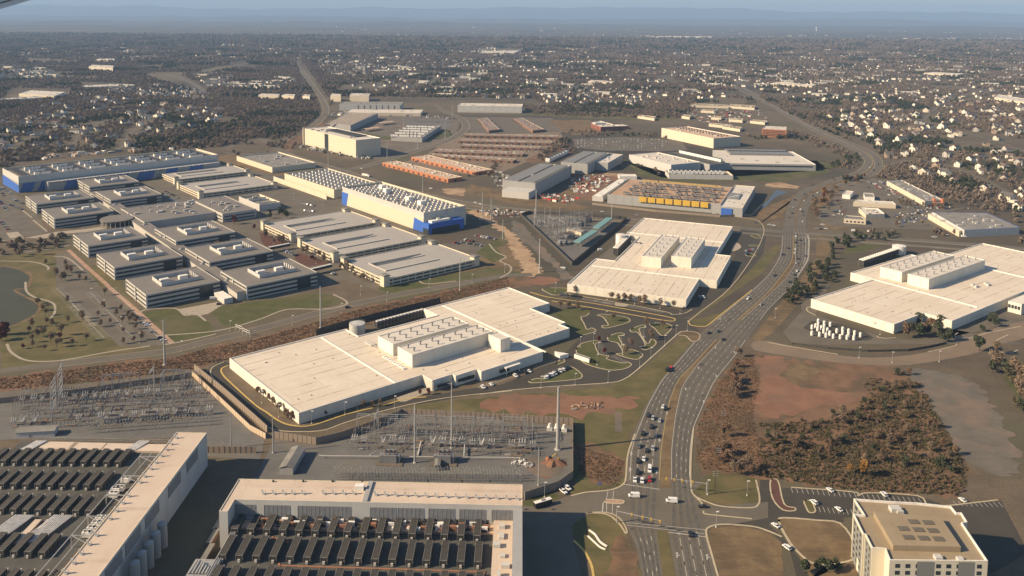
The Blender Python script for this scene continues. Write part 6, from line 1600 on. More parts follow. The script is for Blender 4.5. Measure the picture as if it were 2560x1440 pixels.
# ---------------------------------------------------------------- power poles and lamps
def mono(u, v, vt, label, r=.85, arms=0, side=1):
    c = P(u, v); lo, hi = 0, 120
    for _ in range(40):
        mid = (lo + hi) / 2
        if px((c.x, c.y, mid))[1] > vt: lo = mid
        else: hi = mid
    t = put('power_pole', None, None, (c.x, c.y, 0), label=label, cat='power pole')
    b = MB(); b.tube((0, 0, 0), (0, 0, lo), r, 10, r2=r * .5); b.build('shaft', M['polegrey'], t)
    b = MB(); b.cyl(0, 0, 0, .5, r * 1.7, n=10); b.build('base', M['palewall'], t)
    if arms:
        b = MB()
        for k in range(arms): b.tube((0, 0, lo - 1.2 - k * 3.2), (2.6 * (side if k % 2 else -side), .4, lo - 1 - k * 3.2), .14, 4)
        b.build('arm', M['polegrey'], t)
for a in ((1394, 1124, 968, 'thickest steel pole, beside the highway at the substation corner', 1.15, 0), (1129, 1120, 955, 'tall steel pole with orange top in the middle substation', .6, 2), (1037, 1157, 1010, 'steel pole left of the orange-topped one in the middle substation', .6, 0),
    (412, 912, 800, 'tall steel pole beside the brick-edged lot of the front office', .9, 2), (802, 820, 716, 'tall steel pole in the rust scrub behind the round tank', .8, 0), (1150, 726, 645, 'steel pole in front of the nearest parking garage', .6, 1),
    (1206, 543, 481, 'left of two steel poles behind the blue-cornered building', .8, 0), (1228, 556, 494, 'right of two steel poles behind the blue-cornered building', .8, 0), (1257, 597, 548, 'steel pole at the small lot right of the blue corner', .6, 0),
    (1349, 681, 596, 'steel pole on the sandy strip below the triangular substation', .9, 0), (1340, 541, 475, 'tall steel pole at the tip of the triangular substation', .9, 1), (1336, 570, 520, 'steel pole inside the left edge of the triangular substation', .7, 0),
    (1362, 562, 518, 'second slim pole inside the triangular substation', .5, 0), (1375, 556, 518, 'third slim pole inside the triangular substation', .5, 0), (1399, 563, 518, 'fourth slim pole inside the triangular substation', .5, 0), (1529, 549, 508, 'steel pole at the far right corner of the triangular substation', .6, 0),
    (387, 1000, 922, 'wood-brown pole standing in the left substation', .45, 2), (578, 1120, 1030, 'slim pole with guy wire behind the bottom-left hall', .4, 0), (683, 1132, 1040, 'slim pole left of the gabled control building', .45, 0), (821, 420, 372, 'steel pole at the near side of the road junction', .7, 2),
    (968, 395, 350, 'steel pole right of the tall cream building', .6, 0), (1057, 480, 440, 'steel pole behind the cream data centre', .6, 0), (1346, 1213, 1118, 'slim white pole at the substation corner by the peach roof', .35, 0), (1131, 295, 262, 'far steel pole at the right of the small substation', .8, 0),
    (1113, 345, 304, 'far steel pole on the lawn below the small substation', .8, 0), (1044, 372, 345, 'far steel pole in front of the low data centre', .7, 0), (1010, 320, 290, 'far steel pole left in the small substation', .8, 0)): mono(a[0], a[1], a[2], a[3], a[4], a[5])
# wooden distribution poles near the bottom junction
for u, v, vt, l_ in ((1795, 1175, 1118, 'dark wooden utility pole with crossarms beside the highway, farther'), (1787, 1235, 1165, 'dark wooden utility pole with crossarms by the bottom junction, nearer'), (1807, 1078, 1060, 'short pole with sign frame in the scrub')):
    c = P(u, v); t = put('utility_pole', None, None, (c.x, c.y, 0), label=l_, cat='utility pole', group='wooden utility poles'); h_ = 14
    MB().tube((0, 0, 0), (0, 0, h_), .22, 6, r2=.14).build('shaft', M['bark'], t)
    b = MB()
    for k in range(3): b.box(-1.6, -.1, h_ - 1 - k * 1.3, 1.6, .1, h_ - .8 - k * 1.3, bottom=True)
    b.build('crossarm', M['polegrey'], t)
lm = MB(); lm.tube((0, 0, 0), (0, 0, 8.6), .12, 5, r2=.08); lm = lm.mesh('lamp_pole', M['polegrey'])
lh = MB().box(-.1, -.25, 8.4, 1.3, .25, 8.75, bottom=True).mesh('lamp_head', M['paleMetal'])
lb = MB().cyl(0, 0, 0, .8, .3, n=6).mesh('lamp_base', M['trim'])
def lamp(u, v, label, group, a=0):
    c = P(u, v); t = put('street_lamp', lm, None, (c.x, c.y, 0), a, None, label, 'street lamp', group); put('lamp_head', lh, t); put('lamp_base', lb, t)
G1 = 'lamps on the kerb of the middle hall'
for u, v in Z(1280, 720, [(290, 1000), (630, 972), (960, 950), (1275, 803), (1388, 706), (1527, 580), (1640, 475), (1752, 432), (1480, 210), (1225, 165), (952, 120), (432, 38), (850, 775), (682, 592), (940, 330), (1108, 672), (1095, 580), (1318, 495), (815, 558), (862, 652), (1680, 258)]) + Z(640, 720, [(1385, 1205), (890, 1268), (556, 1360), (228, 1295), (58, 1155)]): lamp(u, v, 'slim parking-lot lamp on a white footing, on the kerbs of the middle hall', G1)
for u, v in Z(0, 720, [(1040, 215), (1210, 385), (1395, 555), (2300, 430), (1812, 635), (910, 95)]) + Z(640, 720, [(362, 375), (853, 250), (1308, 135), (1045, 70)]) + Z(640, 360, [(2485, 1285), (1732, 1435), (600, 1200), (180, 1000), (375, 555), (665, 610), (2160, 1390)]): lamp(u, v, 'slim grey lamp on the campus road and its car parks', 'campus lamps')
for u, v in Z(1280, 1080, [(1048, 905), (1955, 630), (325, 655), (2040, 955), (2350, 640)]) + Z(1920, 720, [(70, 300), (1710, 740), (910, 700), (1120, 470), (1240, 750)]): lamp(u, v, 'street lamp near the bottom junction and the brown side road', 'lamps right of the highway')
# signal spans
for (u, v), (u1, v1), n_ in (((1542, 1307), (1650, 1292 + 12), 'lower'), ((1766, 1237), (1666, 1197), 'upper')):
    c = P(u, v); e = P(u1, v1, 6.4); d_ = (e - Vector((c.x, c.y, 6.4)))
    d_ = d_.to_2d(); d_ = d_.normalized() * min(26, d_.length)
    t = put('traffic_signal', None, None, (c.x, c.y, 0), label='%s mast-arm traffic signal over the bottom junction' % n_, cat='traffic signal')
    b = MB(); b.tube((0, 0, 0), (0, 0, 7.4), .25, 6); b.tube((0, 0, 6.4), (d_.x, d_.y, 6.9), .2, 5, r2=.1); b.build('mast', M['steel'], t)
    me = MB().box(-.35, -.3, 5.7, .35, .3, 7.1, bottom=True).mesh('signal_head', M['yellow'])
    for k in (.35, .6, .8, 1.0): put('signal_head', me, t, (d_.x * k, d_.y * k, 0))
c = P(1499, 1222); t = put('road_sign', None, None, (c.x, c.y, 0), .2, label='small blue roadside sign on the verge at the bottom junction', cat='sign')
MB().tube((0, 0, 0), (0, 0, 2.4), .08).build('post', M['steel'], t); MB().box(-1.1, -.06, 2.2, 1.1, .06, 4.0, bottom=True).build('board', M['signblue'], t)
b = MB(); b.box(-.7, -.09, 2.7, -.1, -.065, 3.5, bottom=True); b.box(.1, -.09, 2.7, .7, -.065, 3.5, bottom=True); b.build('symbol', M['trim'], t)
c = P(1457, 900); t = put('monument_sign', None, None, (c.x, c.y, 0), R(-42), label='low white guard kiosk wall on the big lawn island', cat='kiosk')
MB().box(-7, -1.6, 0, 7, 1.6, 3).build('wall', M['trim'], t); MB().box(-6.4, -1, 3.0, 6.4, 1, 3.1).build('roof', M['midroof'], t)

# ---------------------------------------------------------------- kerbs, islands, paths
def island(pts, m='lawn', km='kerb', n=3, w=.8):
    w_ = smooth(gp(pts), n, True)
    b = MB(); b.quad(*[(p.x, p.y, .15) for p in w_])
    a = sum(w_[i].x * w_[(i + 1) % len(w_)].y - w_[(i + 1) % len(w_)].x * w_[i].y for i in range(len(w_)))
    if a < 0: b.f[0] = b.f[0][::-1]
    b.build('island', M[m], kind='structure'); kerb(pts, M[km], w, True, n, .2)
I = lambda L: Z(1280, 720, L)
island(I([(850, 275), (890, 262), (960, 268), (1130, 290), (1180, 320), (1150, 350), (960, 400), (905, 393), (905, 375), (965, 372), (910, 292)]))
island(I([(1185, 415), (1310, 368), (1335, 395), (1268, 415), (1352, 560), (1395, 510), (1440, 540), (1420, 580), (1335, 620), (1280, 590), (1335, 572), (1262, 450), (1200, 442)]))
island(I([(1375, 357), (1540, 355), (1602, 395), (1520, 478), (1470, 455), (1430, 408)]))
island(I([(960, 492), (1060, 450), (1122, 460), (1112, 478), (1065, 482), (1130, 600), (1220, 622), (1308, 665), (1250, 715), (1120, 690), (1042, 658), (1108, 648), (1058, 552), (975, 532)]))
island(I([(642, 620), (700, 555), (830, 528), (892, 545), (830, 562), (872, 660), (970, 680), (945, 710), (1110, 752), (1150, 740), (1195, 768), (1120, 810), (960, 820), (740, 760), (672, 690)]))
island(I([(172, 932), (250, 905), (340, 905), (540, 800), (600, 792), (660, 830), (702, 880), (640, 915), (300, 945), (195, 950)]))
island(I([(430, 770), (500, 705), (525, 725), (515, 745)]), n=2)
island(I([(1660, 470), (1690, 440), (1760, 432), (1860, 450), (1880, 490), (1850, 530), (1790, 530), (1740, 480)]), 'dry')
island(I([(310, 5), (560, 5), (540, 50), (430, 72), (350, 45)]), 'lawn')
island(I([(1040, 150), (1150, 165), (1135, 185), (1045, 175)]), 'path', n=2)
island(Z(1280, 1080, [(925, 690), (960, 676), (1100, 684), (1118, 700), (1090, 720), (960, 712), (930, 700)]), 'tanpath', n=2)
island(Z(1280, 1080, [(740, 812), (900, 803), (1020, 828), (1100, 890), (1148, 985), (1140, 1020), (1090, 940), (1000, 850), (900, 815)]), 'dry', n=2)
island(Z(1920, 1080, [(30, 480), (100, 490), (140, 660), (180, 740), (270, 760), (260, 790), (150, 780), (60, 690), (25, 580)]), 'mulch')
island(Z(1920, 1080, [(360, 690), (430, 690), (470, 770), (465, 805), (410, 805), (380, 750)]), 'grass', n=2)
island(Z(1920, 1080, [(110, 900), (160, 860), (500, 885), (720, 915), (860, 1100), (900, 1260), (500, 1330), (290, 1190), (190, 1060)]), 'dry', w=1.2)
island(Z(1280, 360, [(2385, 915), (2440, 905), (2490, 935), (2450, 945)]), 'lawn', n=2, w=.6)
island(Z(1280, 360, [(2365, 1012), (2420, 1008), (2480, 1022), (2400, 1022)]), 'lawn', n=2, w=.6)
island(Z(1280, 360, [(2330, 1100), (2390, 1095), (2440, 1120), (2360, 1125)]), 'lawn', n=2, w=.6)
island(Z(1280, 360, [(2190, 1060), (2240, 985), (2290, 1030), (2230, 1070)]), 'path', n=2, w=.6)
K = lambda pts, m='kerb', w=.8, n=4: ribbon('kerb', pts, w, .2, M[m], n, .16)
K(I([(-320, 1065), (0, 1022), (500, 980), (960, 950), (1115, 915), (1275, 800), (1640, 475), (1700, 438), (1760, 432)]), w=1.0)
K(I([(400, 130), (780, 195), (1180, 265), (1560, 330), (1630, 318), (1560, 290), (1100, 205), (780, 150), (380, 95), (210, 50), (180, 40)]), 'kerby', 1.0)
K(I([(560, 60), (1240, 180), (1560, 245), (1600, 265), (1720, 255), (1800, 215)]))
K(I([(1770, 330), (1870, 250), (2180, 0), (2420, -330), (2520, -560), (2480, -660), (2400, -690), (2180, -720)]))
K(I([(1762, 330), (1790, 372), (1900, 385), (1960, 372), (2110, 250), (2400, 20)]), 'kerby', 1.0)
K(I([(700, 475), (835, 435), (800, 400), (750, 415), (720, 355), (690, 295), (740, 280), (775, 250)]))
K(Z(0, 720, [(2280, 775), (2215, 810), (2230, 870), (2330, 970), (2560, 1175)]) + Z(640, 720, [(100, 1240), (230, 1330), (360, 1375), (560, 1375), (900, 1265), (1270, 1175), (1500, 1110), (1700, 1090)]), 'kerby', 1.1)
K(Z(0, 720, [(2240, 740), (2130, 790), (2105, 850), (2150, 920), (2330, 1080), (2560, 1300)]) + Z(640, 720, [(60, 1365), (250, 1430), (640, 1430), (900, 1345), (1370, 1205), (1900, 1100), (2560, 1030)]), 'kerb', .9)
for p in (Z(640, 720, [(-1000, 480), (-400, 430), (0, 325), (250, 230), (400, 210), (700, 212), (880, 175), (910, 145), (870, 110), (770, 65)]), Z(0, 720, [(70, 560), (110, 640), (250, 720), (480, 735), (740, 705), (1090, 640), (1500, 580)]), Z(0, 720, [(255, -60), (265, 30), (340, 90), (480, 130), (545, 170), (545, 250), (505, 305)]),
    Z(0, 720, [(1640, 570), (1900, 520), (2160, 460)]), Z(0, 720, [(1390, 245), (1480, 215), (1750, 205), (1850, 275), (1960, 262), (2060, 330)]), Z(640, 360, [(2330, 1000), (2400, 1080), (2500, 1130), (2440, 1170), (2540, 1220), (2540, 1280), (2440, 1340)]), Z(0, 360, [(0, 1170), (260, 1175), (400, 1195), (480, 1230), (480, 1260)]),
    Z(0, 360, [(540, 1125), (640, 1130), (720, 1170), (830, 1265)]), Z(640, 360, [(1600, 1335), (1700, 1400), (2000, 1370)]), Z(0, 360, [(240, 1085), (560, 1040), (700, 1010)]), Z(0, 360, [(0, 970), (240, 945)]), Z(0, 360, [(210, 650), (320, 740)]), Z(0, 360, [(330, 760), (470, 875)])):
    ribbon('footpath', p, 2.0, .12, M['path'], 5)
ribbon('brick_walk', Z(0, 360, [(685, 1060), (790, 1160), (890, 1250), (1050, 1390)]) + Z(0, 720, [(1100, 0), (1230, 110), (1400, 260), (1560, 410), (1720, 550)]), 4.2, .12, M['tanpath'], 3)
A('plaza', Z(0, 360, [(60, 890), (180, 878), (240, 940), (100, 945)]), .11, 'path'); A('plaza', Z(0, 360, [(250, 940), (560, 880), (860, 850), (1060, 820), (1060, 850), (860, 880), (640, 900), (450, 945)]), .11, 'path')
A('plaza', Z(640, 720, [(1400, 1100), (1700, 990), (1760, 1030), (1500, 1135), (1440, 1140)]), .12, 'path')
ribbon('drainage_pipe', Z(1280, 1080, [(770, 985), (830, 1030), (880, 1100), (950, 1150)]), 1.0, .5, M['trim'], 4, .5); ribbon('drainage_pipe', Z(1280, 1080, [(760, 1045), (830, 1110), (880, 1155), (935, 1180)]), .8, .5, M['trim'], 4, .5)
K(Z(1280, 1080, [(615, 1085), (720, 1190), (790, 1320), (815, 1440), (820, 1500)]), 'kerby', 1.2)
K(Z(1280, 1080, [(590, 640), (740, 605), (920, 590), (1040, 565), (1120, 515), (1140, 440), (1160, 220), (1230, 20)]), w=1.0); K(Z(1280, 1080, [(1815, -40), (1790, 250), (1790, 560), (1830, 640), (1890, 700), (1910, 740)]), w=.9)
K(Z(1280, 1080, [(1820, 640), (1950, 700), (2100, 745), (2380, 760), (2460, 730), (2475, 650), (2440, 480)]), w=.9); K(Z(1280, 1080, [(2700, 1050), (2560, 990), (2400, 945), (2100, 925), (1960, 960), (1945, 1030), (1990, 1200), (2070, 1480)]), w=1.0)
K(Z(1280, 1080, [(1915, 790), (1930, 820), (2100, 840), (2400, 870)]), w=.8)
K(Z(1920, 1080, [(230, 555), (850, 600), (900, 640), (1000, 610), (1500, 640), (1600, 740), (1780, 740), (2300, 680)]), w=.9)
for p in (Z(1920, 720, [(455, 180), (390, 200), (400, 235), (480, 275)]), Z(1920, 720, [(1900, 450), (1870, 470), (1900, 495), (2020, 500), (2200, 450), (2400, 410), (2530, 385)]), Z(1920, 720, [(2400, 470), (2280, 530), (2260, 590), (2330, 640), (2430, 650), (2500, 620)]), Z(1920, 720, [(1090, 480), (1110, 495), (1180, 503), (1280, 498)]),
    Z(1920, 720, [(0, 545), (220, 585), (700, 665)]), Z(1920, 720, [(1600, 640), (1850, 585), (1890, 560)])): K(p, w=.9)
fence('low brown retaining wall along the brown side road', Z(1920, 720, [(240, 565), (600, 610), (1000, 640), (1400, 632), (1600, 600), (1780, 560)]), 1.8, 'fencedark', 8)
A('tank_pad', Z(1920, 720, [(350, 400), (440, 330), (700, 350), (960, 430), (1060, 500), (980, 525), (500, 470)]), .1, 'lot')

# ---------------------------------------------------------------- road markings
def lane_line(side, f, y0, y1, w=.16, on=3, off=9, m='paint'):
    zz = .14 if m != 'wear' else .125
    pts = [P(*lane(side, f, y)).to_2d() for y in range(int(y0), int(y1) + 1, 5)]
    b = MB(); s_ = 0; st = random.uniform(0, 9)
    for a, c in zip(pts, pts[1:]):
        L = (c - a).length
        if L < 1e-6: continue
        d_ = (c - a) / L; n_ = Vector((-d_.y, d_.x)) * w; x = 0
        while x < L:
            ph = (s_ + x + st) % (on + off) if off else 0
            if ph < on or not off:
                e = min(L, x + (on - ph if off else L)); p, q_ = a + d_ * x, a + d_ * e
                b.quad((*(p - n_), zz), (*(p + n_), zz), (*(q_ + n_), zz), (*(q_ - n_), zz)) if (p - q_).length > .05 else 0
                x = e + .001
            else: x += (on + off) - ph
        s_ += L
    b.build('lane_line' if m != 'wear' else 'tyre_track', M[m], kind='structure')
for y0, y1 in ((565, 830), (850, 1212), (1330, 1455)):
    for f in (.30, .52, .74): lane_line(0, f, y0, y1, .14, *((3, 9) if y0 != 850 else (3, 9)))
    for f in (.28, .52, .76): lane_line(1, f, y0, y1, .14)
for s_, fs in ((0, (.20, .41, .63, .84)), (1, (.16, .40, .64, .86))):
    for f in fs:
        for o_ in (-.028, .028): lane_line(s_, f + o_, 565, 1455, .28, 5, 0, 'wear')
for f in (.30, .52, .74): lane_line(0, f, 1100, 1212, .13, 5, 0)
for f in (.28, .52, .76): lane_line(1, f, 1345, 1455, .13, 5, 0)
for y0, y1 in ((590, 800), (850, 1200)):
    lane_line(0, .10, y0, y1, .16, 5, 0); lane_line(0, .965, y0, y1, .14, 5, 0, 'painty'); lane_line(1, .03, y0, y1, .14, 5, 0); lane_line(1, .95, y0, y1, .16, 5, 0)
lane_line(1, .70, 590, 660, .2, 5, 0); lane_line(1, .88, 585, 690, .2, 5, 0)
b = MB()
for k in range(26):
    y = 588 + k * 4.0; a, c = P(*lane(1, .89, y)), P(*lane(1, .985, y + 2)); b.tube((a.x, a.y, .15), (c.x, c.y, .15), .25, 4)
b.build('hatch_marking', M['paint'], kind='structure')
rp = random.Random(3)
for k in range(26):
    y = rp.uniform(600, 1420); s_ = rp.randrange(2); f = rp.choice((.15, .38, .6, .82)); pts_ = [P(*lane(s_, f, y + t)) for t in (0, rp.uniform(3, 9))]
    ribbon('asphalt_patch', [p.to_2d() for p in pts_], rp.uniform(1.4, 3.4), .118, M[rp.choice(('wear', 'lotgrey', 'lot'))], 1, world=True)
def mark(a, c, w=.3, m='paint', z=.145): ribbon('road_marking', [a, c], w, z, M[m], 1)
mark((1558, 1211), (1650, 1224), .5); mark((1670, 1331), (1766, 1343), .5); mark((1508, 1257), (1506, 1280), .5)
for a, c in (((1565, 1307), (1765, 1325)), ((1565, 1313), (1760, 1335)), ((1520, 1228), (1516, 1249)), ((1534, 1228), (1532, 1249)), ((1517, 1257), (1516, 1288)), ((1532, 1257), (1530, 1288))): mark(a, c, .3)
for u, v in Z(1280, 720, [(2035, 598), (1865, 802), (1735, 1012), (1550, 1255), (2040, 882), (1915, 1140), (2225, 645), (2225, 160), (2080, 310)]) + Z(1280, 1080, [(1190, 220), (1178, 378), (1472, 88), (1445, 405), (1650, 1235), (1950, 1255)]):
    p = P(u, v); mb = MB(); mb.box(-.25, -2, .13, .25, 1.4, .15); mb.quad((-.8, 1.2, .15), (.8, 1.2, .15), (0, 2.6, .15)); mb.box(.2, -.2, .13, 1.3, .3, .15); mb.build('lane_arrow', M['paint'], None, loc=(p.x, p.y, 0), rz=-.2, kind='structure')
def stalls(a, c, n, L, ang=None, m='paint', w=.12):
    p, q_ = P(*a).to_2d(), P(*c).to_2d(); d_ = (q_ - p); e = d_.normalized(); nn = Vector((-e.y, e.x)) if ang is None else Vector((math.cos(R(ang)), math.sin(R(ang))))
    b = MB()
    for i in range(n):
        s_ = p + d_ * (i / (n - 1)); t_ = s_ + nn * L; x = Vector((e.x, e.y)) * w
        b.quad((*(s_ - x), .13), (*(s_ + x), .13), (*(t_ + x), .13), (*(t_ - x), .13))
    b.build('stall_lines', M[m], kind='structure')
Q1 = lambda x, y: (1280 + x / 4, 720 + y / 4)
stalls(Q1(850, 560), Q1(890, 660), 9, 5); stalls(Q1(1080, 480), Q1(1140, 600), 10, -5); stalls(Q1(985, 690), Q1(1110, 750), 9, 5); stalls(Q1(1290, 400), Q1(1350, 500), 9, -5); stalls(Q1(910, 300), Q1(960, 370), 8, 5)
stalls(Q1(-300, 1010), Q1(190, 830), 30, 5); stalls(Q1(240, 800), Q1(440, 745), 12, 5); stalls(Q1(330, 905), Q1(540, 805), 12, 5, None); stalls(Q1(840, 120), Q1(1050, 160), 16, -5); stalls(Q1(700, 120), Q1(1500, 250), 50, 5)
for a, c in ((Z(0, 720, [(560, 0), (960, 380)]), 0), (Z(0, 720, [(900, 40), (1350, 520)]), 0), (Z(0, 720, [(1130, 0), (1640, 560)]), 0), (Z(0, 720, [(720, 160), (1040, 500)]), 0)):
    stalls(a[0], a[1], 46, 5.2); stalls(a[0], a[1], 46, -5.2); ribbon('stall_spine', a, .3, .13, M['paint'], 1)
Q4 = lambda x, y: (1920 + x / 4, 1080 + y / 4)
stalls(Q4(230, 560), Q4(860, 610), 13, -5); stalls(Q4(940, 620), Q4(1500, 660), 12, -5); stalls(Q4(480, 800), Q4(850, 830), 9, 5); stalls(Q4(1850, 690), Q4(2300, 700), 10, -5)
# ---------------------------------------------------------------- vehicles
def loft(prof, w, inset=0, y0=None):
    b = MB(); n = len(prof)
    for s in (-1, 1):
        for x, z in prof: b.v.append((x, s * (w / 2 - (inset if z > 1.0 else 0)), z))
    for i in range(n):
        j = (i + 1) % n; b.f.append((i, n + i, n + j, j)); b.m.append(0)
    b.f.append(tuple(range(n))); b.f.append(tuple(range(2 * n - 1, n - 1, -1))); b.m += [0, 0]
    return b
def wheelset(L, r=.34, w=1.8):
    b = MB()
    for x in (-L * .31, L * .31):
        for s in (-1, 1): b.tube((x, s * (w / 2 - .2), r), (x, s * (w / 2 + .03), r), r, 10)
    return b
VEH = {}
def vehicle_protos():
    body = {'sedan': ([(-2.3, .35), (2.3, .35), (2.35, .75), (1.3, .95), (.6, 1.02), (-1.5, 1.05), (-2.3, 1.0)], [(.9, .98), (.25, 1.45), (-1.0, 1.47), (-1.75, 1.02)], 4.6, 1.82),
        'suv': ([(-2.35, .4), (2.35, .4), (2.4, .9), (1.4, 1.1), (-2.2, 1.15), (-2.4, .9)], [(1.2, 1.08), (.6, 1.7), (-1.9, 1.75), (-2.25, 1.12)], 4.8, 1.95),
        'pickup': ([(-2.8, .45), (2.8, .45), (2.85, 1.0), (1.5, 1.15), (-2.8, 1.15)], [(1.3, 1.12), (.7, 1.8), (-.6, 1.82), (-.8, 1.14)], 5.6, 2.0),
        'van': ([(-3.0, .4), (3.0, .4), (3.05, 1.1), (2.3, 1.4), (-3.0, 1.5)], [(2.2, 1.38), (1.6, 2.5), (-2.9, 2.55), (-3.0, 1.45)], 6.0, 2.05)}
    for k, (p, cbn, L, w) in body.items():
        b = loft(p, w)
        top = loft([(x, z) if z < 1.3 or k == 'van' else (x, z) for x, z in cbn], w - .12)
        # cabin glass band slightly inside, roof plate above
        g = MB(); n = len(cbn)
        if k == 'van':
            bb = loft(cbn, w - .1); o = len(b.v); b.v += bb.v; b.f += [tuple(i + o for i in q_) for q_ in bb.f]; b.m += [0] * len(bb.f)
            g.quad((2.25, -.85, 1.5), (2.25, .85, 1.5), (1.75, .8, 2.3), (1.75, -.8, 2.3))
            for s in (-1, 1): g.box(.9, s * (w / 2 - .03) - .02, 1.6, 1.8, s * (w / 2 - .03) + .02, 2.2)
        else:
            zt = max(z for x, z in cbn); g0 = loft(cbn, w - .22); g.v, g.f, g.m = g0.v, g0.f, g0.m
            xs = [x for x, z in cbn if z > zt - .06]; b.box(min(xs) - .05, -w / 2 + .16, zt - .03, max(xs) + .05, w / 2 - .16, zt + .04)
            if k == 'pickup': g.box(-2.7, -.8, 1.05, -.95, .8, 1.17)
        VEH[k] = (b, g.mesh('window', M['glass']), wheelset(L, .36 if k != 'sedan' else .33, w).mesh('wheels', M['black']))
vehicle_protos(); VM = {}
def car(kind, col, u, v, ang, label, group=None, wheels=True, cat=None, pos=None):
    if (kind, col) not in VM: VM[kind, col] = VEH[kind][0].mesh('car_body', M['car' + col])
    p = pos if pos is not None else P(u, v)
    zz = p.z if pos is not None and len(pos) > 2 else 0
    t = put({'van': 'van', 'pickup': 'pickup_truck', 'suv': 'car', 'sedan': 'car'}[kind], VM[kind, col], None, (p.x, p.y, zz + .11), ang, None, label, cat or {'van': 'van', 'pickup': 'pickup truck'}.get(kind, 'car'), group)
    put('window', VEH[kind][1], t)
    if wheels: put('wheels', VEH[kind][2], t, kind='stuff')
    return t
def road_ang(u, v):
    s = 0 if u < (sp(ML, v) + sp(MR, v)) / 2 else 1
    f = (u - sp(EL if s == 0 else MR, v)) / ((sp(ML, v) - sp(EL, v)) if s == 0 else (sp(ER, v) - sp(MR, v)))
    a, c = P(*lane(s, f, v + 8)), P(*lane(s, f, v - 8)); return math.atan2(c.y - a.y, c.x - a.x) + (math.pi if s == 0 else 0)
CN = dict(white='white', black='black', silver='silver', red='dark red', blue='dark blue', grey='dark grey')
KN = dict(sedan='car', suv='sport utility car', pickup='pickup truck', van='van')
hw = [(1870, 748, 'suv', 'white', 'alone high up in the left carriageway by the bend'), (1902, 762, 'sedan', 'silver', 'on the median-side lane beside the yellow line'), (1772, 834, 'sedan', 'black', 'left of three at the hall driveway junction'), (1793, 830, 'suv', 'grey', 'middle of three at the hall driveway junction'),
    (1808, 850, 'sedan', 'black', 'nearest of three at the hall driveway junction'), (1657, 1019, 'sedan', 'white', 'leading the queue, with a dark car at its side'), (1663, 1024, 'suv', 'black', 'tucked beside the leading white car'), (1621, 1041, 'suv', 'black', 'left of the cluster in the queue'), (1632, 1048, 'suv', 'silver', 'middle of the cluster in the queue'),
    (1649, 1054, 'sedan', 'silver', 'right of the cluster in the queue'), (1629, 1070, 'suv', 'black', 'alone behind the cluster'), (1607, 1087, 'suv', 'black', 'at the shadow of the tall pole, left lane'), (1640, 1092, 'suv', 'grey', 'at the shadow of the tall pole, right lane'), (1597, 1118, 'suv', 'grey', 'below the pole shadow on the left'),
    (1617, 1129, 'sedan', 'black', 'below the pole shadow in the centre'), (1632, 1124, 'suv', 'silver', 'below the pole shadow on the right'), (1609, 1150, 'sedan', 'white', 'in the middle of the waiting queue'), (1595, 1156, 'suv', 'black', 'left of the white car in the queue'), (1624, 1177, 'van', 'white', 'second row of the queue, right lane'),
    (1594, 1184, 'suv', 'black', 'second row of the queue, left lane'), (1587, 1202, 'pickup', 'white', 'at the stop line, leftmost lane'), (1605, 1205, 'suv', 'white', 'at the stop line, centre lane'), (1624, 1202, 'suv', 'red', 'at the stop line, right lane'), (1726, 1338, 'suv', 'black', 'waiting alone at the lower stop line')]
for u, v, k, c_, l_ in hw: car(k, c_, u, v, road_ang(u, v), '%s %s %s' % (CN[c_], KN[k], l_))
car('van', 'white', 1585, 1243, R(176), 'white delivery van crossing the junction, the left of two')
car('van', 'white', 1679, 1256, R(174), 'white delivery van crossing the junction, the right of two')
car('sedan', 'black', 1757, 1269, R(178), 'black car entering the junction from the right side road')
car('pickup', 'white', 1408, 1231, R(-58), 'white pickup truck parked on the grass pad below the ribbed wall'); car('suv', 'white', 1419, 1223, R(-58), 'white car parked beside the pickup on the grass pad')
c = P(1357, 1265); t = put('bus', None, None, (c.x, c.y, .1), R(28), label='dark shuttle bus with white roof beside the foreground hall', cat='bus')
MB().box(-5, -1.25, .4, 5, 1.25, 3.0, bottom=True).build('body', M['carblack'], t); MB().box(-5.02, -1.28, 3.0, 5.02, 1.28, 3.25, bottom=True).build('roof', M['trim'], t); MB().box(-.8, -.7, 3.25, 1.4, .7, 3.5).build('roof_unit', M['louvre'], t); MB().box(-4.6, -1.3, 1.6, 4.6, -1.26, 2.5, bottom=True).build('window', M['glass'], t); wb = wheelset(10, .48, 2.5); wb.build('wheels', M['black'], t)
c = P(1553, 1261 - 326 + 0); 
c = P(1672, 926); t = put('truck', None, None, (c.x, c.y, .1), road_ang(1690, 926), label='dark crash-cushion truck with red and white trailer on the shoulder', cat='truck')
MB().box(0, -1.2, .5, 4, 1.2, 2.6, bottom=True).build('cab', M['carblack'], t); MB().box(-6, -1.1, .5, -.2, 1.1, 1.3, bottom=True).build('bed', M['redlight'], t); wheelset(9, .45, 2.2).build('wheels', M['black'], t)
up = [(x, y) for x, y in Z(1920, 360, [(275, 900), (277, 930), (282, 962), (276, 990), (292, 1020), (272, 1058), (268, 1092), (298, 1150), (285, 1196), (290, 1275), (268, 1312), (215, 1385), (322, 966), (352, 1000), (200, 1046), (146, 1110), (66, 1320), (370, 1122)])]
for i, (u, v) in enumerate(up):
    c_ = ['silver', 'white', 'grey', 'black', 'grey', 'white', 'white', 'black', 'silver', 'white', 'black', 'black', 'black', 'grey', 'black', 'black', 'black', 'grey'][i]
    car(['sedan', 'suv'][i % 2], c_, u, v, road_ang(u, v), '%s car, %s from the upper crossing, on the straight stretch by the hedge' % (CN[c_], nth(min(i + 1, 17))), 'cars on the straight below the upper crossing', True)
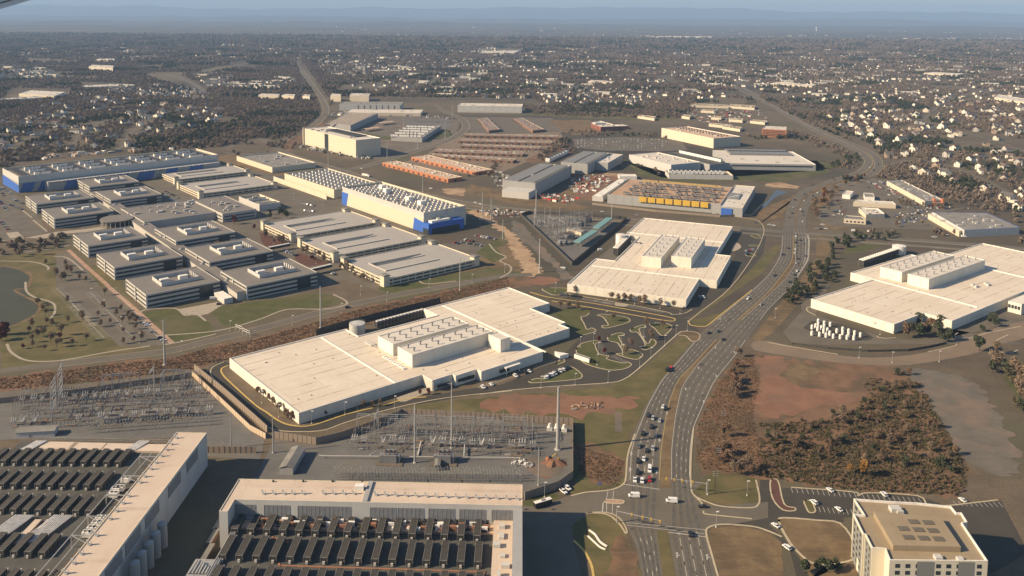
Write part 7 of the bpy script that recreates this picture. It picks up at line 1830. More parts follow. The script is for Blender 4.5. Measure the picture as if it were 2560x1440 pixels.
for i, (x, y, c_, a) in enumerate([(345, 780, 'white', 75), (325, 660, 'white', 80), (360, 570, 'white', 70), (240, 697, 'black', 80), (205, 737, 'grey', 82), (345, 682, 'black', 80), (450, 522, 'black', 45), (360, 500, 'grey', 50), (500, 490, 'white', 40), (270, 562, 'black', 60), (1020, 237, 'white', 50), (1055, 262, 'black', 45), (1100, 202, 'black', 80), (890, 110, 'white', 130), (350, 715, 'grey', 80), (250, 640, 'silver', 80)]):
    car('suv' if i % 2 else 'sedan', c_, 1920 + x / 4, 360 + y / 4, R(a), '%s car on the curve above the upper crossing, %s along it' % (CN[c_], nth(i + 1)), 'cars on the upper curve')
for i, (x, y, k, c_) in enumerate([(860, 875, 'van', 'white'), (1020, 884, 'van', 'white'), (1780, 912, 'sedan', 'white'), (1665, 936, 'pickup', 'white'), (1958, 932, 'van', 'white'), (545, 812, 'suv', 'white'), (490, 850, 'sedan', 'silver'), (580, 852, 'sedan', 'white'), (530, 855, 'sedan', 'black'), (60, 822, 'suv', 'white'), (15, 812, 'sedan', 'white'), (-120, 790, 'sedan', 'grey')]):
    car(k, c_, 1920 + x / 4, 360 + y / 4, R(-8), '%s %s on the cross street below the shops, %s from the left' % (CN[c_], KN[k], nth(i + 1)), 'vehicles on the cross street')
for i, (x, y, k, c_) in enumerate([(1055, 248, 'sedan', 'white'), (1110, 320, 'van', 'white'), (1750, 448, 'pickup', 'white'), (2195, 588, 'sedan', 'white'), (2245, 605, 'suv', 'white'), (2660, 695, 'van', 'white'), (3460, 680, 'sedan', 'white'), (3810, 718, 'suv', 'silver'), (4580, 700, 'sedan', 'white')]):
    car(k, c_, 640 + x / 4, 360 + y / 4, R(-35 if x < 2300 else -8), '%s %s on the wide diagonal road, %s from its junction' % (CN[c_], KN[k], nth(i + 1)), 'vehicles on the diagonal road')
c = P(915, 441); t = put('box_truck', None, None, (c.x, c.y, .1), R(-38), label='long white box truck on the diagonal road behind the cream data centre', cat='truck')
MB().box(-8, -1.4, 1, 5, 1.4, 4, bottom=True).build('box', M['trim'], t); MB().box(5.2, -1.2, .5, 8, 1.2, 3, bottom=True).build('cab', M['carwhite'], t); wheelset(14, .5, 2.4).build('wheels', M['black'], t)
car('suv', 'black', 869, 770, R(20), 'black car alone on the campus road behind the round tank')
car('van', 'white', 533, 749, R(12), 'white shuttle van at the entrance canopy'); car('suv', 'black', 548, 762, R(15), 'black car parked under the entrance canopy')
car('pickup', 'white', 1408, 671, R(-40), 'white truck on the dirt road below the triangular substation'); car('van', 'white', 1501, 627, R(10), 'white van in the yard beside the second hall')
def park(pts, n, prob, ang, label, group, cols=('white', 'silver', 'grey', 'black', 'white', 'blue', 'red', 'silver'), wheels=False):
    a, c = P(*pts[0]), P(*pts[1])
    for i in range(n):
        if random.random() > prob: continue
        p = a + (c - a) * ((i + random.uniform(-.08, .08)) / max(1, n - 1)); col = random.choice(cols); k = random.choice(('sedan', 'suv', 'suv', 'sedan', 'pickup'))
        car(k, col, 0, 0, R(ang + random.choice((0, 180))), '%s %s %s' % (CN[col], KN[k], label), group, wheels, pos=p)
park(Z(1280, 720, [(335, 905), (560, 805)]), 15, .8, 100, 'parked on the teardrop island of the middle hall', 'cars on the teardrop island', ('white', 'white', 'white', 'silver', 'black'), True)
park(Z(1280, 720, [(-290, 1000), (210, 825)]), 26, .35, 120, 'parked along the front of the middle hall', 'cars along the middle hall', ('white', 'black', 'silver'), True)
park(Z(1280, 720, [(460, 65), (680, 90)]), 9, .8, 80, 'parked at the front left of the second hall', 'cars at the second hall', ('black', 'grey'), True)
park(Z(1280, 720, [(1880, 100), (1915, 100)]), 3, 1, 100, 'parked at the corner of the second hall', 'cars at the corner of the second hall')
park(Z(1280, 360, [(2340, 1075), (2440, 1060)]), 6, .8, 90, 'parked in the dark lot right of the second hall', 'cars in the dark lot'); park(Z(1280, 360, [(2340, 1105), (2430, 1100)]), 5, .5, 90, 'parked in the dark lot right of the second hall', 'cars in the dark lot')
for i, (u, v, k, c_) in enumerate(((337, 791, 'sedan', 'black'), (363, 811, 'suv', 'white'), (368, 815, 'sedan', 'white'), (381, 831, 'sedan', 'silver'), (402, 847, 'suv', 'black'), (408, 852, 'sedan', 'white'))): car(k, c_, u, v, R(12), '%s car, %s from the top, nosed to the brick walk by the front office' % (CN[c_], nth(i + 1)), 'cars along the brick walk')
for p0, p1, n in (((30, 498), (62, 512), 9), ((25, 512), (60, 527), 9), ((0, 505), (20, 530), 8), ((0, 553), (20, 575), 8), ((5, 470), (30, 485), 6), ((0, 475), (10, 490), 4)): park((p0, p1), n, .85, 10, 'in the busy car park left of the far offices', 'cars left of the far offices')
for p0, p1, n in (((752, 508), (788, 516), 9), ((757, 527), (790, 530), 6)): park((p0, p1), n, .8, 60, 'in the small lot behind the plant yard', 'cars in the small lot behind the plant yard', ('white', 'white', 'silver'))
for p0, p1, n in (((405, 485), (440, 505), 9), ((415, 480), (450, 498), 8)): park((p0, p1), n, .8, 30, 'between the far offices and the parking garage', 'cars by the far parking garage')
for p0, p1, n in (((1145, 597), (1200, 608), 10), ((1155, 607), (1215, 618), 10), ((1190, 590), (1245, 600), 9), ((1130, 606), (1160, 614), 5)): park((p0, p1), n, .6, 60, 'in the lot right of the blue-cornered building', 'cars right of the blue-cornered building')
for p0, p1, n in (((712, 628), (740, 640), 9), ((826, 682), (842, 690), 4)): park((p0, p1), n, .8, 45, 'in the lane between offices and garages', 'cars between offices and garages')
for p0, p1, n in (((2170, 455), (2205, 470), 9), ((2185, 462), (2220, 478), 9), ((2200, 455), (2235, 472), 8)): park((p0, p1), n, .8, 60, 'in front of the strip mall', 'cars in front of the strip mall')
for p0, p1, n in (((2240, 540), (2290, 548), 10), ((2255, 552), (2285, 556), 6), ((2075, 528), (2108, 530), 5), ((2270, 520), (2360, 522), 12), ((2330, 518), (2420, 522), 10)): park((p0, p1), n, .6, 70, 'in the shopping lots near the small restaurants', 'cars by the restaurants')
for v in (349, 354, 359, 365, 370):
    for u0 in (1445, 1560): park(((u0, v), (u0 + 105, v + 1)), 13, .75, 80, 'or van in the large fleet yard beyond the road', 'vehicles in the fleet yard', ('white', 'white', 'silver', 'grey'))
for v, u0, u1 in ((347, 1165, 1390), (360, 1160, 1370), (375, 1120, 1340), (391, 1090, 1290)): park(((u0, v), (u1, v + 4)), 26, .5, 80, 'between the rows of brown flex offices', 'cars between the brown flex offices')
for a, c, n in (((960, 412), (1130, 449), 18), ((1040, 404), (1215, 432), 18)): park((a, c), n, .6, 40, 'parked along the orange brick offices', 'cars along the orange brick offices')
for i, (x, y, a) in enumerate(((620, 590, 110), (1160, 635, 100), (1945, 690, 105), (460, 715, 110), (708, 783, 112), (190, 1165, 118), (75, 945, 118))): car('suv' if i % 2 else 'sedan', 'white', 1920 + x / 4, 1080 + y / 4, R(a), '%s in the hotel grounds, %s counted from the woods' % ('white car', nth(i + 1)), 'white cars round the hotel')
# white propane-like tanks right of the highway
me = MB(); me.cyl(0, 0, .4, 3.6, 1.15, n=12, cap=False); me.cyl(0, 0, 3.6, 4.2, 1.15, .5, 12); me = me.mesh('shell', M['trim'])
m2 = MB(); m2.box(-.9, -.9, 0, .9, .9, .4); m2 = m2.mesh('footing', M['midroof'])
for i, (x, y, s_) in enumerate([(502, 340, 1), (502, 375, 1), (562, 360, 1), (562, 395, 1), (622, 372, 1), (440, 400, 1), (477, 388, 1), (497, 418, 1), (535, 408, 1), (557, 440, 1), (595, 430, 1), (438, 462, 1), (515, 472, 1), (580, 482, 1), (617, 462, 1), (653, 492, 1), (688, 438, 1), (747, 420, 1), (747, 455, 1), (806, 440, 1), (806, 475, 1), (722, 497, 1), (790, 502, 1), (858, 508, 1), (866, 458, 1), (924, 478, 1)]):
    c = P(1920 + x / 4, 722 + y / 4 + 2); t = put('white_tank', None, None, (c.x, c.y, .1), label='white tank on the dark pad below the right hall, %s counted by columns' % nth(i + 1), cat='tank', group='white tanks on the dark pad'); put('shell', me, t); put('footing', m2, t)

# ---------------------------------------------------------------- houses
def house_mesh(w, d, h, r, seed):
    rnd = random.Random(seed)
    wl = MB(); wl.prism(rpoly(w / 2, d / 2), 0, h, cap=False); wl.quad((w / 2, -d / 2, h), (w / 2, d / 2, h), (w / 2, 0, h + r)); wl.quad((-w / 2, d / 2, h), (-w / 2, -d / 2, h), (-w / 2, 0, h + r))
    rf = MB(); e = .5; k = r / (d / 2)
    rf.quad((-w / 2 - e, -d / 2 - e, h - e * k), (w / 2 + e, -d / 2 - e, h - e * k), (w / 2 + e, 0, h + r + .1), (-w / 2 - e, 0, h + r + .1)); rf.quad((w / 2 + e, d / 2 + e, h - e * k), (-w / 2 - e, d / 2 + e, h - e * k), (-w / 2 - e, 0, h + r + .1), (w / 2 + e, 0, h + r + .1))
    # front gable wing
    gx = rnd.choice((-1, 1)) * w * .22; gw = w * .34; gd = 2.2; g = MB(); y = -d / 2 - gd
    g.prism([(gx - gw / 2, y), (gx + gw / 2, y), (gx + gw / 2, -d / 2 + .1), (gx - gw / 2, -d / 2 + .1)], 0, h - .4, cap=False); g.quad((gx - gw / 2, y, h - .4), (gx + gw / 2, y, h - .4), (gx, y, h - .4 + gw * .42))
    gr = MB(); zt = h - .4 + gw * .42; gr.quad((gx - gw / 2 - .3, y - .3, h - .65), (gx, y - .3, zt + .1), (gx, 0, zt + .1), (gx - gw / 2 - .3, 0, h - .65)); gr.quad((gx, y - .3, zt + .1), (gx + gw / 2 + .3, y - .3, h - .65), (gx + gw / 2 + .3, 0, h - .65), (gx, 0, zt + .1))
    ch = MB(); ch.box(w * .3, .6, h, w * .3 + 1.1, 1.6, h + r + .9)
    wn = MB()
    for zz in (1.2, 4.0):
        for k_ in range(4):
            x = -w / 2 + w * (k_ + .5) / 4
            if abs(x - gx) > gw / 2: wn.box(x - .5, -d / 2 - .05, zz, x + .5, -d / 2 + .02, zz + 1.4)
        for yy in (-d / 4, d / 4):
            for s in (-1, 1): wn.box(s * w / 2 - .05, yy - .5, zz, s * w / 2 + .05, yy + .5, zz + 1.4)
        wn.box(gx - .7, y - .05, zz, gx + .7, y + .02, zz + 1.4)
    ga = MB(); s = -1 if gx > 0 else 1; ga.prism([(s * (w / 2 + .1), -d / 2), (s * (w / 2 + 6), -d / 2), (s * (w / 2 + 6), d / 4), (s * (w / 2 + .1), d / 4)] if s > 0 else [(s * (w / 2 + 6), -d / 2), (s * (w / 2 + .1), -d / 2), (s * (w / 2 + .1), d / 4), (s * (w / 2 + 6), d / 4)], 0, 3)
    return wl, rf, g, gr, ch, wn, ga
HM = [house_mesh(*a) for a in ((14, 9.5, 6.2, 3.4, 1), (12, 9, 6.0, 3.2, 2), (16, 10, 6.4, 3.8, 3), (11, 10, 6.2, 3.6, 4), (18, 9, 5.6, 3.2, 5))]
HC = {}
WNm = {0: 'white', 1: 'cream', 2: 'grey', 3: 'tan brick'}; RNm = {0: 'grey', 1: 'brown', 2: 'dark'}
def house(p, a, s, near, where):
    i = random.randrange(5); w_ = random.choices((0, 1, 2, 3), (5, 3, 2, 1))[0]; r_ = random.randrange(3)
    key = (i, w_, r_)
    if key not in HC:
        wl, rf, g, gr, ch, wn, ga = HM[i]
        HC[key] = (wl.mesh('wall', M['hw%d' % w_]), rf.mesh('roof', M['hr%d' % r_]), g.mesh('gable_wing', M['hw%d' % w_]), gr.mesh('wing_roof', M['hr%d' % r_]), ch.mesh('chimney', M['brick']), wn.mesh('window', M['glass']), ga.mesh('garage', M['hw%d' % w_]))
    h = HC[key]; shape = ('broad', 'compact', 'large', 'square-set', 'long')[i]
    t = put('house', None, None, (p[0], p[1], 0), a, None, '%s %s gabled house with %s roof, %s' % (shape, WNm[w_], RNm[r_], where), 'house', 'houses ' + where, s)
    put('wall', h[0], t); put('roof', h[1], t); put('gable_wing', h[2], t); 
    if near: put('wing_roof', h[3], t); put('chimney', h[4], t); put('window', h[5], t, kind='stuff'); put('garage', h[6], t)
def vn(x, y, s):
    x, y = x / s, y / s; i, j = math.floor(x), math.floor(y); f, g = x - i, y - j; f, g = f * f * (3 - 2 * f), g * g * (3 - 2 * g)
    h = lambda a, c: ((math.sin(a * 127.1 + c * 311.7) * 43758.5453) % 1)
    return (h(i, j) * (1 - f) + h(i + 1, j) * f) * (1 - g) + (h(i, j + 1) * (1 - f) + h(i + 1, j + 1) * f) * g
HS = []
def scatter_houses(poly, n, where, md=17, seed=0):
    rnd = random.Random(seed); xs = [p[0] for p in poly]; ys_ = [p[1] for p in poly]; k = 0; tries = 0
    while k < n and tries < n * 40:
        tries += 1; u, v = rnd.uniform(min(xs), max(xs)), rnd.uniform(min(ys_), max(ys_))
        if not inpoly((u, v), poly): continue
        p = P(u, v); m_ = md
        g = (int(p.x // m_), int(p.y // m_))
        if any((g[0] + i, g[1] + j) in HG for i in (-1, 0, 1) for j in (-1, 0, 1)): continue
        if where == 'far' and vn(p.x, p.y, 330) * .6 + vn(p.x + 77, p.y, 110) * .4 < .42: tries -= .5; continue
        HG.add(g); HS.append((p.y, p.x, where, rnd.random())); k += 1
HG = set()
scatter_houses([(2200, 375), (2560, 330), (2570, 545), (2480, 500), (2420, 470), (2280, 440), (2215, 400)], 34, 'in the wooded suburb right of the curve', 22, 1)
scatter_houses([(2060, 290), (2180, 260), (2560, 230), (2570, 335), (2330, 345), (2180, 370), (2100, 330)], 115, 'in the dense right-hand suburb', 17, 2)
scatter_houses([(1890, 222), (2100, 195), (2560, 190), (2570, 240), (2100, 262), (2010, 255)], 120, 'in the suburb beyond the right housing estate', 16, 3)
scatter_houses([(0, 330), (130, 280), (270, 248), (520, 262), (590, 290), (420, 335), (300, 375), (130, 382), (0, 375)], 75, 'in the suburb at the left edge', 19, 4)
scatter_houses([(100, 262), (260, 240), (350, 250), (200, 285), (0, 330), (0, 290)], 14, 'at the top of the left suburb', 19, 5)
scatter_houses([(860, 190), (1290, 185), (1640, 240), (1600, 268), (1440, 262), (1240, 248), (880, 225)], 150, 'in the suburb behind the crossroads', 15, 6)
scatter_houses([(1440, 225), (1720, 215), (1830, 240), (1700, 258), (1500, 262)], 45, 'in the trees left of the far shops', 15, 7)
for k, (poly, n) in enumerate((([(760, 140), (1260, 150), (1300, 185), (830, 190)], 260), ([(1290, 140), (1900, 120), (2560, 150), (2560, 190), (1900, 220), (1300, 190)], 620), ([(0, 160), (140, 175), (140, 195), (0, 200)], 60), ([(480, 185), (640, 180), (740, 200), (700, 225), (520, 215)], 70),
    ([(0, 105), (640, 110), (640, 150), (200, 150), (0, 135)], 170), ([(640, 95), (1280, 100), (1280, 140), (640, 150)], 260), ([(1280, 92), (1640, 90), (1640, 140), (1300, 150)], 130), ([(1640, 100), (2560, 95), (2560, 150), (1700, 140)], 620), ([(1900, 98), (2120, 100), (2130, 122), (1900, 118)], 220), ([(300, 205), (500, 225), (520, 250), (270, 232)], 50),
    ([(640, 60), (2560, 65), (2560, 95), (640, 95)], 160), ([(0, 60), (640, 60), (640, 100), (0, 100)], 25))):
    scatter_houses(poly, int(n * 1.6), 'far', 13, 20 + k)
HS.sort(key=lambda q_: q_[0])
for i, (y, x, wh, rr) in enumerate(HS[:300]):
    house((x, y), R(rr * 360) if rr > .5 else R(20 + rr * 80), random.uniform(.95, 1.3), i < 150, wh if wh != 'far' else 'in the middle distance')
b = MB()
for y, x, wh, rr in HS[300:]:
    a = R(rr * 360); c_, s_ = math.cos(a), math.sin(a); w, d_, h, r_ = 13 + 4 * rr, 9, 6, 3.2
    if rr > .93 and y > 2600: w, d_, h, r_ = 45, 16, 8, .3
    T = lambda px_, py_, pz: (x + px_ * c_ - py_ * s_, y + px_ * s_ + py_ * c_, pz)
    m_ = (0, 1, 0, 2)[int(rr * 97) % 4]
    q_ = rpoly(w / 2, d_ / 2)
    for i in range(4): b.quad(T(*q_[i], 0), T(*q_[(i + 1) % 4], 0), T(*q_[(i + 1) % 4], h), T(*q_[i], h), m=m_)
    b.quad(T(w / 2, -d_ / 2, h), T(w / 2, d_ / 2, h), T(w / 2, 0, h + r_), m=m_); b.quad(T(-w / 2, d_ / 2, h), T(-w / 2, -d_ / 2, h), T(-w / 2, 0, h + r_), m=m_)
    m2_ = 3 + int(rr * 31) % 3 if r_ > 1 else 0
    b.quad(T(-w / 2 - .5, -d_ / 2 - .5, h - .3), T(w / 2 + .5, -d_ / 2 - .5, h - .3), T(w / 2 + .5, 0, h + r_), T(-w / 2 - .5, 0, h + r_), m=m2_); b.quad(T(w / 2 + .5, d_ / 2 + .5, h - .3), T(-w / 2 - .5, d_ / 2 + .5, h - .3), T(-w / 2 - .5, 0, h + r_), T(w / 2 + .5, 0, h + r_), m=m2_)
b.build('far_suburb', [M['hw0'], M['hw1'], M['hw2'], M['hr0'], M['hr1'], M['hr2']], kind='stuff', label='far suburbs of small pale houses reading as specks', cat='houses')

# ---------------------------------------------------------------- trees
def crown(kind, n, seed, r=3.2, h=5.2, z0=5.6, leaf=.6):
    rnd = random.Random(seed); b = MB()
    blobs = [(rnd.uniform(-.5, .5) * r, rnd.uniform(-.5, .5) * r, z0 + rnd.uniform(-.35, .45) * h, rnd.uniform(.5, .8) * r) for _ in range(6)]
    for k in range(n):
        if kind == 'cone':
            t = rnd.random() ** .7; z = z0 + h * (1 - t); rr = r * (.12 + t) * rnd.uniform(.65, 1.05); a = rnd.uniform(0, 6.283)
            c = Vector((rr * math.cos(a), rr * math.sin(a), z))
        else:
            bx, by, bz_, br = rnd.choice(blobs); v = Vector((rnd.gauss(0, 1), rnd.gauss(0, 1), rnd.gauss(0, 1))).normalized() * br * rnd.uniform(.55, 1.0)
            c = Vector((bx, by, bz_)) + Vector((v.x, v.y, v.z * .8))
        d_ = Vector((rnd.gauss(0, 1), rnd.gauss(0, 1), rnd.gauss(0, .8))).normalized(); e = d_.cross(Vector((rnd.gauss(0, 1), rnd.gauss(0, 1), rnd.gauss(0, 1)))).normalized()
        l1 = leaf * rnd.uniform(.7, 1.5); l2 = l1 * (.22 if kind == 'bare' else .8)
        b.quad(c - d_ * l1 - e * l2, c + d_ * l1 - e * l2 * .4, c + d_ * l1 * .8 + e * l2, c - d_ * l1 * .7 + e * l2)
    return b
def limbs(seed, h=7.5, r=.22, bare=True):
    rnd = random.Random(seed); b = MB(); b.tube((0, 0, 0), (0, 0, h * .5), r, 6, r2=r * .7)
    for k in range(7):
        a = k * .9 + rnd.random(); z = h * (.3 + .05 * k); e = Vector((math.cos(a) * 2.2, math.sin(a) * 2.2, h * .85 + rnd.random()))
        b.tube((0, 0, z), e, r * .5, 4, r2=.04)
    b.tube((0, 0, h * .5), (0, 0, h * 1.05), r * .7, 5, r2=.05)
    return b
TP = {}
for kd, mt, args in (('bare', 'bare', ('bare', 520, 3.4, 5.6, 6.2, .6)), ('rusty', 'rusty', ('leaf', 420, 3.0, 5.0, 5.2, .4)), ('green', 'green', ('leaf', 460, 3.0, 5.4, 4.4, .42)), ('cone', 'green', ('cone', 280, 2.3, 7.5, .8, .5)), ('red', 'redleaf', ('leaf', 240, 2.4, 4.2, 4.6, .45)), ('gold', 'gold', ('leaf', 240, 2.8, 4.6, 4.8, .5)), ('olive', 'olive', ('leaf', 240, 2.6, 3.8, 3.0, .5))):
    for s_ in range(3):
        k_, n, r_, h_, z_, lf = args
        TP[kd, s_] = (crown(k_, n, s_ * 11 + len(TP), r_, h_, z_, lf).mesh('crown', M[mt]), limbs(s_, h_ + 2 if kd != 'cone' else 5).mesh('trunk', M['bark']))
TN = {'bare': 'bare brown tree', 'rusty': 'rust-leaved tree', 'green': 'dark green tree', 'cone': 'pointed evergreen', 'red': 'dark red tree', 'gold': 'golden-leaved tree', 'olive': 'olive-brown bush'}
TC = [0]; CROWN = {}
WC = {}
SZ = lambda s: 'large ' if s > 1.15 else ('small ' if s < .8 else '')
def tree(kind, u, v, s, where, pos=None, place=''):
    i = random.randrange(3); me = TP[kind, i]; p = pos if pos is not None else P(u, v); TC[0] += 1
    if not place: WC[where] = WC.get(where, 0) + 1; place = ', ' + nth(WC[where]) + ' along' if WC[where] > 1 or ' ' in where and where.split()[0] in ('along', 'on', 'in') else ''
    s *= random.uniform(.85, 1.15)
    t = put('bush' if kind == 'olive' else 'tree', None, None, (p.x, p.y, 0), random.uniform(0, 6.28), None, SZ(s) + TN[kind] + ' ' + where + place, 'bush' if kind == 'olive' else 'tree', TN[kind] + 's ' + where, (s, s, s * random.uniform(.9, 1.1)))
    o = put('crown', me[0], t); put('trunk', me[1], t); CROWN.setdefault((kind, i), o)
def grove(poly, n, kinds, s, where, seed=1):
    rnd = random.Random(seed); xs = [p[0] for p in poly]; ys_ = [p[1] for p in poly]; k = 0
    while k < n:
        u, v = rnd.uniform(min(xs), max(xs)), rnd.uniform(min(ys_), max(ys_))
        if inpoly((u, v), poly):
            fx, fy = (u - min(xs)) / (max(xs) - min(xs)), (v - min(ys_)) / (max(ys_) - min(ys_))
            tree(rnd.choice(kinds), u, v, rnd.uniform(*s), where, place=', ' + ('upper', 'middle', 'lower')[min(2, int(fy * 3))] + ' ' + ('left', 'centre', 'right')[min(2, int(fx * 3))]); k += 1
bp_ = ['bare'] * 8 + ['red']
grove(Z(0, 720, [(300, 0), (1000, 20), (1500, 480), (1400, 560), (800, 600), (250, 700), (150, 560), (400, 300)]), 44, bp_, (.5, .85), 'in the park and car park beside the pond', 1)
grove(Z(0, 360, [(0, 1000), (600, 1000), (750, 1150), (900, 1400), (500, 1400), (300, 1200), (0, 1150)]), 16, ['bare'], (.6, .9), 'above the pond beside the left office row', 2)
grove(Z(0, 720, [(0, 380), (80, 380), (130, 520), (0, 540)]), 5, ['red'], (1, 1.3), 'at the lower end of the pond', 3)
grove(Z(640, 360, [(50, 880), (330, 1000), (500, 1100), (740, 1180), (640, 1200), (350, 1080), (120, 980)]), 16, ['bare', 'red', 'bare'], (.7, 1.0), 'between the offices and the garages', 4)
grove(Z(640, 360, [(850, 1210), (1230, 1400), (1200, 1440), (830, 1290)]), 9, ['bare'], (.6, .9), 'along the end wall of the nearest garage', 5)
grove(Z(640, 360, [(120, 700), (250, 690), (350, 740), (140, 760)]), 7, ['green'], (.8, 1.1), 'beside the plant yard', 6)
tree('red', 586, 560, 1.5, 'standing alone in front of the conference block'); tree('red', 636, 573, 1.1, 'at the corner of the far garage')
grove(Z(0, 360, [(1600, 880), (2000, 1010), (2100, 1000), (2400, 1200), (2500, 1160), (2560, 1260)]), 10, ['bare'], (.7, 1), 'in the court between the office rows', 7)
for x, y in ((15, 1040), (75, 1080), (120, 1110), (170, 1150), (235, 1230), (300, 1270), (320, 1290), (360, 1310)): tree('rusty' if x < 60 or x > 290 else 'bare', 640 + x / 4, 724 + y / 4, .62, 'at the end wall of the middle hall')
for x, y in ((690, 1270), (1160, 1180), (1240, 1170), (1080, 1190), (1640, 1060), (1720, 1060)): tree('red' if x > 1600 or x < 700 else 'bare', 640 + x / 4, 722 + y / 4, .6, 'along the shaded front of the middle hall')
for x, y in ((640, 45), (1000, 120), (1070, 130), (1120, 125), (1190, 130), (1275, 150), (1320, 160), (1485, 175), (1610, 205)): tree('bare', 1280 + x / 4, 722 + y / 4, .85, 'along the front wall of the second hall')
for x, y in ((870, 545), (930, 660), (1400, 520), (1200, 610), (560, 200), (660, 215), (480, 210), (1010, 330), (1140, 660), (1380, 500), (1500, 400), (1340, 380)): tree('red' if x in (870, 930) else 'bare', 1280 + x / 4, 720 + y / 4, .7, 'on the parking islands of the middle hall')
for x, y in ((788, 745), (805, 750)): tree('cone', 1280 + x / 4, 720 + y / 4, .5, 'beside the white kiosk')
grove(Z(1920, 360, [(560, 1100), (740, 930), (860, 880), (1300, 930), (1250, 980), (850, 1010), (740, 1130), (620, 1200), (620, 1300), (740, 1340), (560, 1440), (200, 1620), (130, 1560), (330, 1340)]), 64, ['green', 'green', 'cone', 'green', 'olive'], (.75, 1.1), 'in the evergreen hedge between highway and right hall', 8)
grove(Z(1920, 720, [(1400, 420), (1500, 330), (1700, 300), (1800, 420), (1860, 540), (1600, 560), (1400, 500)]), 13, ['green', 'rusty', 'olive', 'green'], (.9, 1.4), 'in the clump at the corner of the right hall', 9)
grove(Z(1920, 720, [(2090, 340), (2300, 300), (2300, 400), (2120, 440)]), 5, ['green'], (.8, 1.2), 'on the island right of the right hall', 10)
for x, y in ((860, 300), (900, 310), (950, 330), (1020, 360), (1080, 390), (1160, 410), (780, 280), (830, 290)): tree('bare', 1920 + x / 4, 722 + y / 4, .65, 'along the sunlit wall of the right hall')
grove(Z(1920, 720, [(2080, 600), (2300, 640), (2560, 1000), (2560, 1440), (2400, 1200), (2250, 900), (2080, 720)]), 16, ['green', 'olive', 'bare'], (1, 1.6), 'at the right edge above the worn lot', 11)
grove(Z(1920, 720, [(1050, 900), (1400, 830), (1560, 1200), (1860, 1640), (2060, 1900), (1700, 1920), (700, 1760), (0, 1660), (-80, 1500), (0, 1400), (300, 1400), (700, 1250), (950, 1150)]), 84, ['bare', 'bare', 'rusty', 'olive', 'rusty', 'green', 'olive', 'bare'], (.4, .8), 'in the autumn wood right of the highway', 12)
grove([(1815, 1100), (1830, 900), (1860, 880), (1850, 980), (1800, 1080), (1780, 1170), (1830, 1190), (1900, 1190), (1830, 1150)], 24, ['rusty', 'bare', 'rusty'], (.6, 1.0), 'in the scrub edge beside the highway', 13)
tree('gold', 2152, 1190, 1.1, 'standing out in the autumn wood, upper of two'); tree('gold', 2124, 1185, .85, 'standing out in the autumn wood, lower of two')
grove(Z(1920, 360, [(520, 480), (700, 400), (780, 340), (980, 300), (1000, 340), (760, 440), (640, 560), (560, 640), (470, 760), (410, 780), (430, 600)]), 26, ['rusty', 'red', 'rusty', 'gold', 'bare'], (.8, 1.2), 'along the highway by the shops', 14)
grove([(2070, 500), (2120, 510), (2300, 560), (2420, 590), (2300, 585), (2200, 560), (2090, 560), (2060, 520)], 18, ['rusty', 'bare', 'bare'], (.5, .8), 'among the shops right of the highway', 21)
grove([(2240, 505), (2300, 512), (2400, 535), (2330, 530), (2250, 520)], 8, ['bare', 'red'], (.5, .8), 'in the car parks by the strip mall', 22)
for u, v in ((2010, 1432), (2050, 1425), (2070, 1432), (2093, 1425)): tree('green', u, v, .75, 'beside the bare lawn left of the hotel')

def scatter(name, pts, crowns, label, cat, seed=1, attr=None):
    me = bpy.data.meshes.new(name); me.from_pydata([(x, y, z) for x, y, z, s in pts], [], [])
    at = me.attributes.new('sc', 'FLOAT', 'POINT'); at.data.foreach_set('value', [q_[3] for q_ in pts])
    o = put(name, me, None, None, 0, 'stuff', label, cat)
    ng = bpy.data.node_groups.new(name, 'GeometryNodeTree')
    ng.interface.new_socket('Geometry', in_out='INPUT', socket_type='NodeSocketGeometry'); ng.interface.new_socket('Geometry', in_out='OUTPUT', socket_type='NodeSocketGeometry')
    N = ng.nodes.new; gi, go = N('NodeGroupInput'), N('NodeGroupOutput'); ip = N('GeometryNodeInstanceOnPoints'); jn = N('GeometryNodeJoinGeometry')
    for c_ in crowns:
        oi = N('GeometryNodeObjectInfo'); oi.inputs['Object'].default_value = c_; oi.inputs['As Instance'].default_value = True; oi.transform_space = 'ORIGINAL'
        ng.links.new(oi.outputs['Geometry'], jn.inputs[0])
    ip.inputs['Pick Instance'].default_value = True
    rv = N('FunctionNodeRandomValue'); rv.data_type = 'FLOAT_VECTOR'; rv.inputs[0].default_value = (0, 0, 0); rv.inputs[1].default_value = (0, 0, 6.28); rv.inputs['Seed'].default_value = seed
    na = N('GeometryNodeInputNamedAttribute'); na.data_type = 'FLOAT'; na.inputs['Name'].default_value = 'sc'
    ng.links.new(gi.outputs[0], ip.inputs['Points']); ng.links.new(jn.outputs[0], ip.inputs['Instance']); ng.links.new(rv.outputs[0], ip.inputs['Rotation']); ng.links.new(na.outputs['Attribute'], ip.inputs['Scale']); ng.links.new(ip.outputs[0], go.inputs[0])
    md = o.modifiers.new('scatter', 'NODES'); md.node_group = ng
    return o
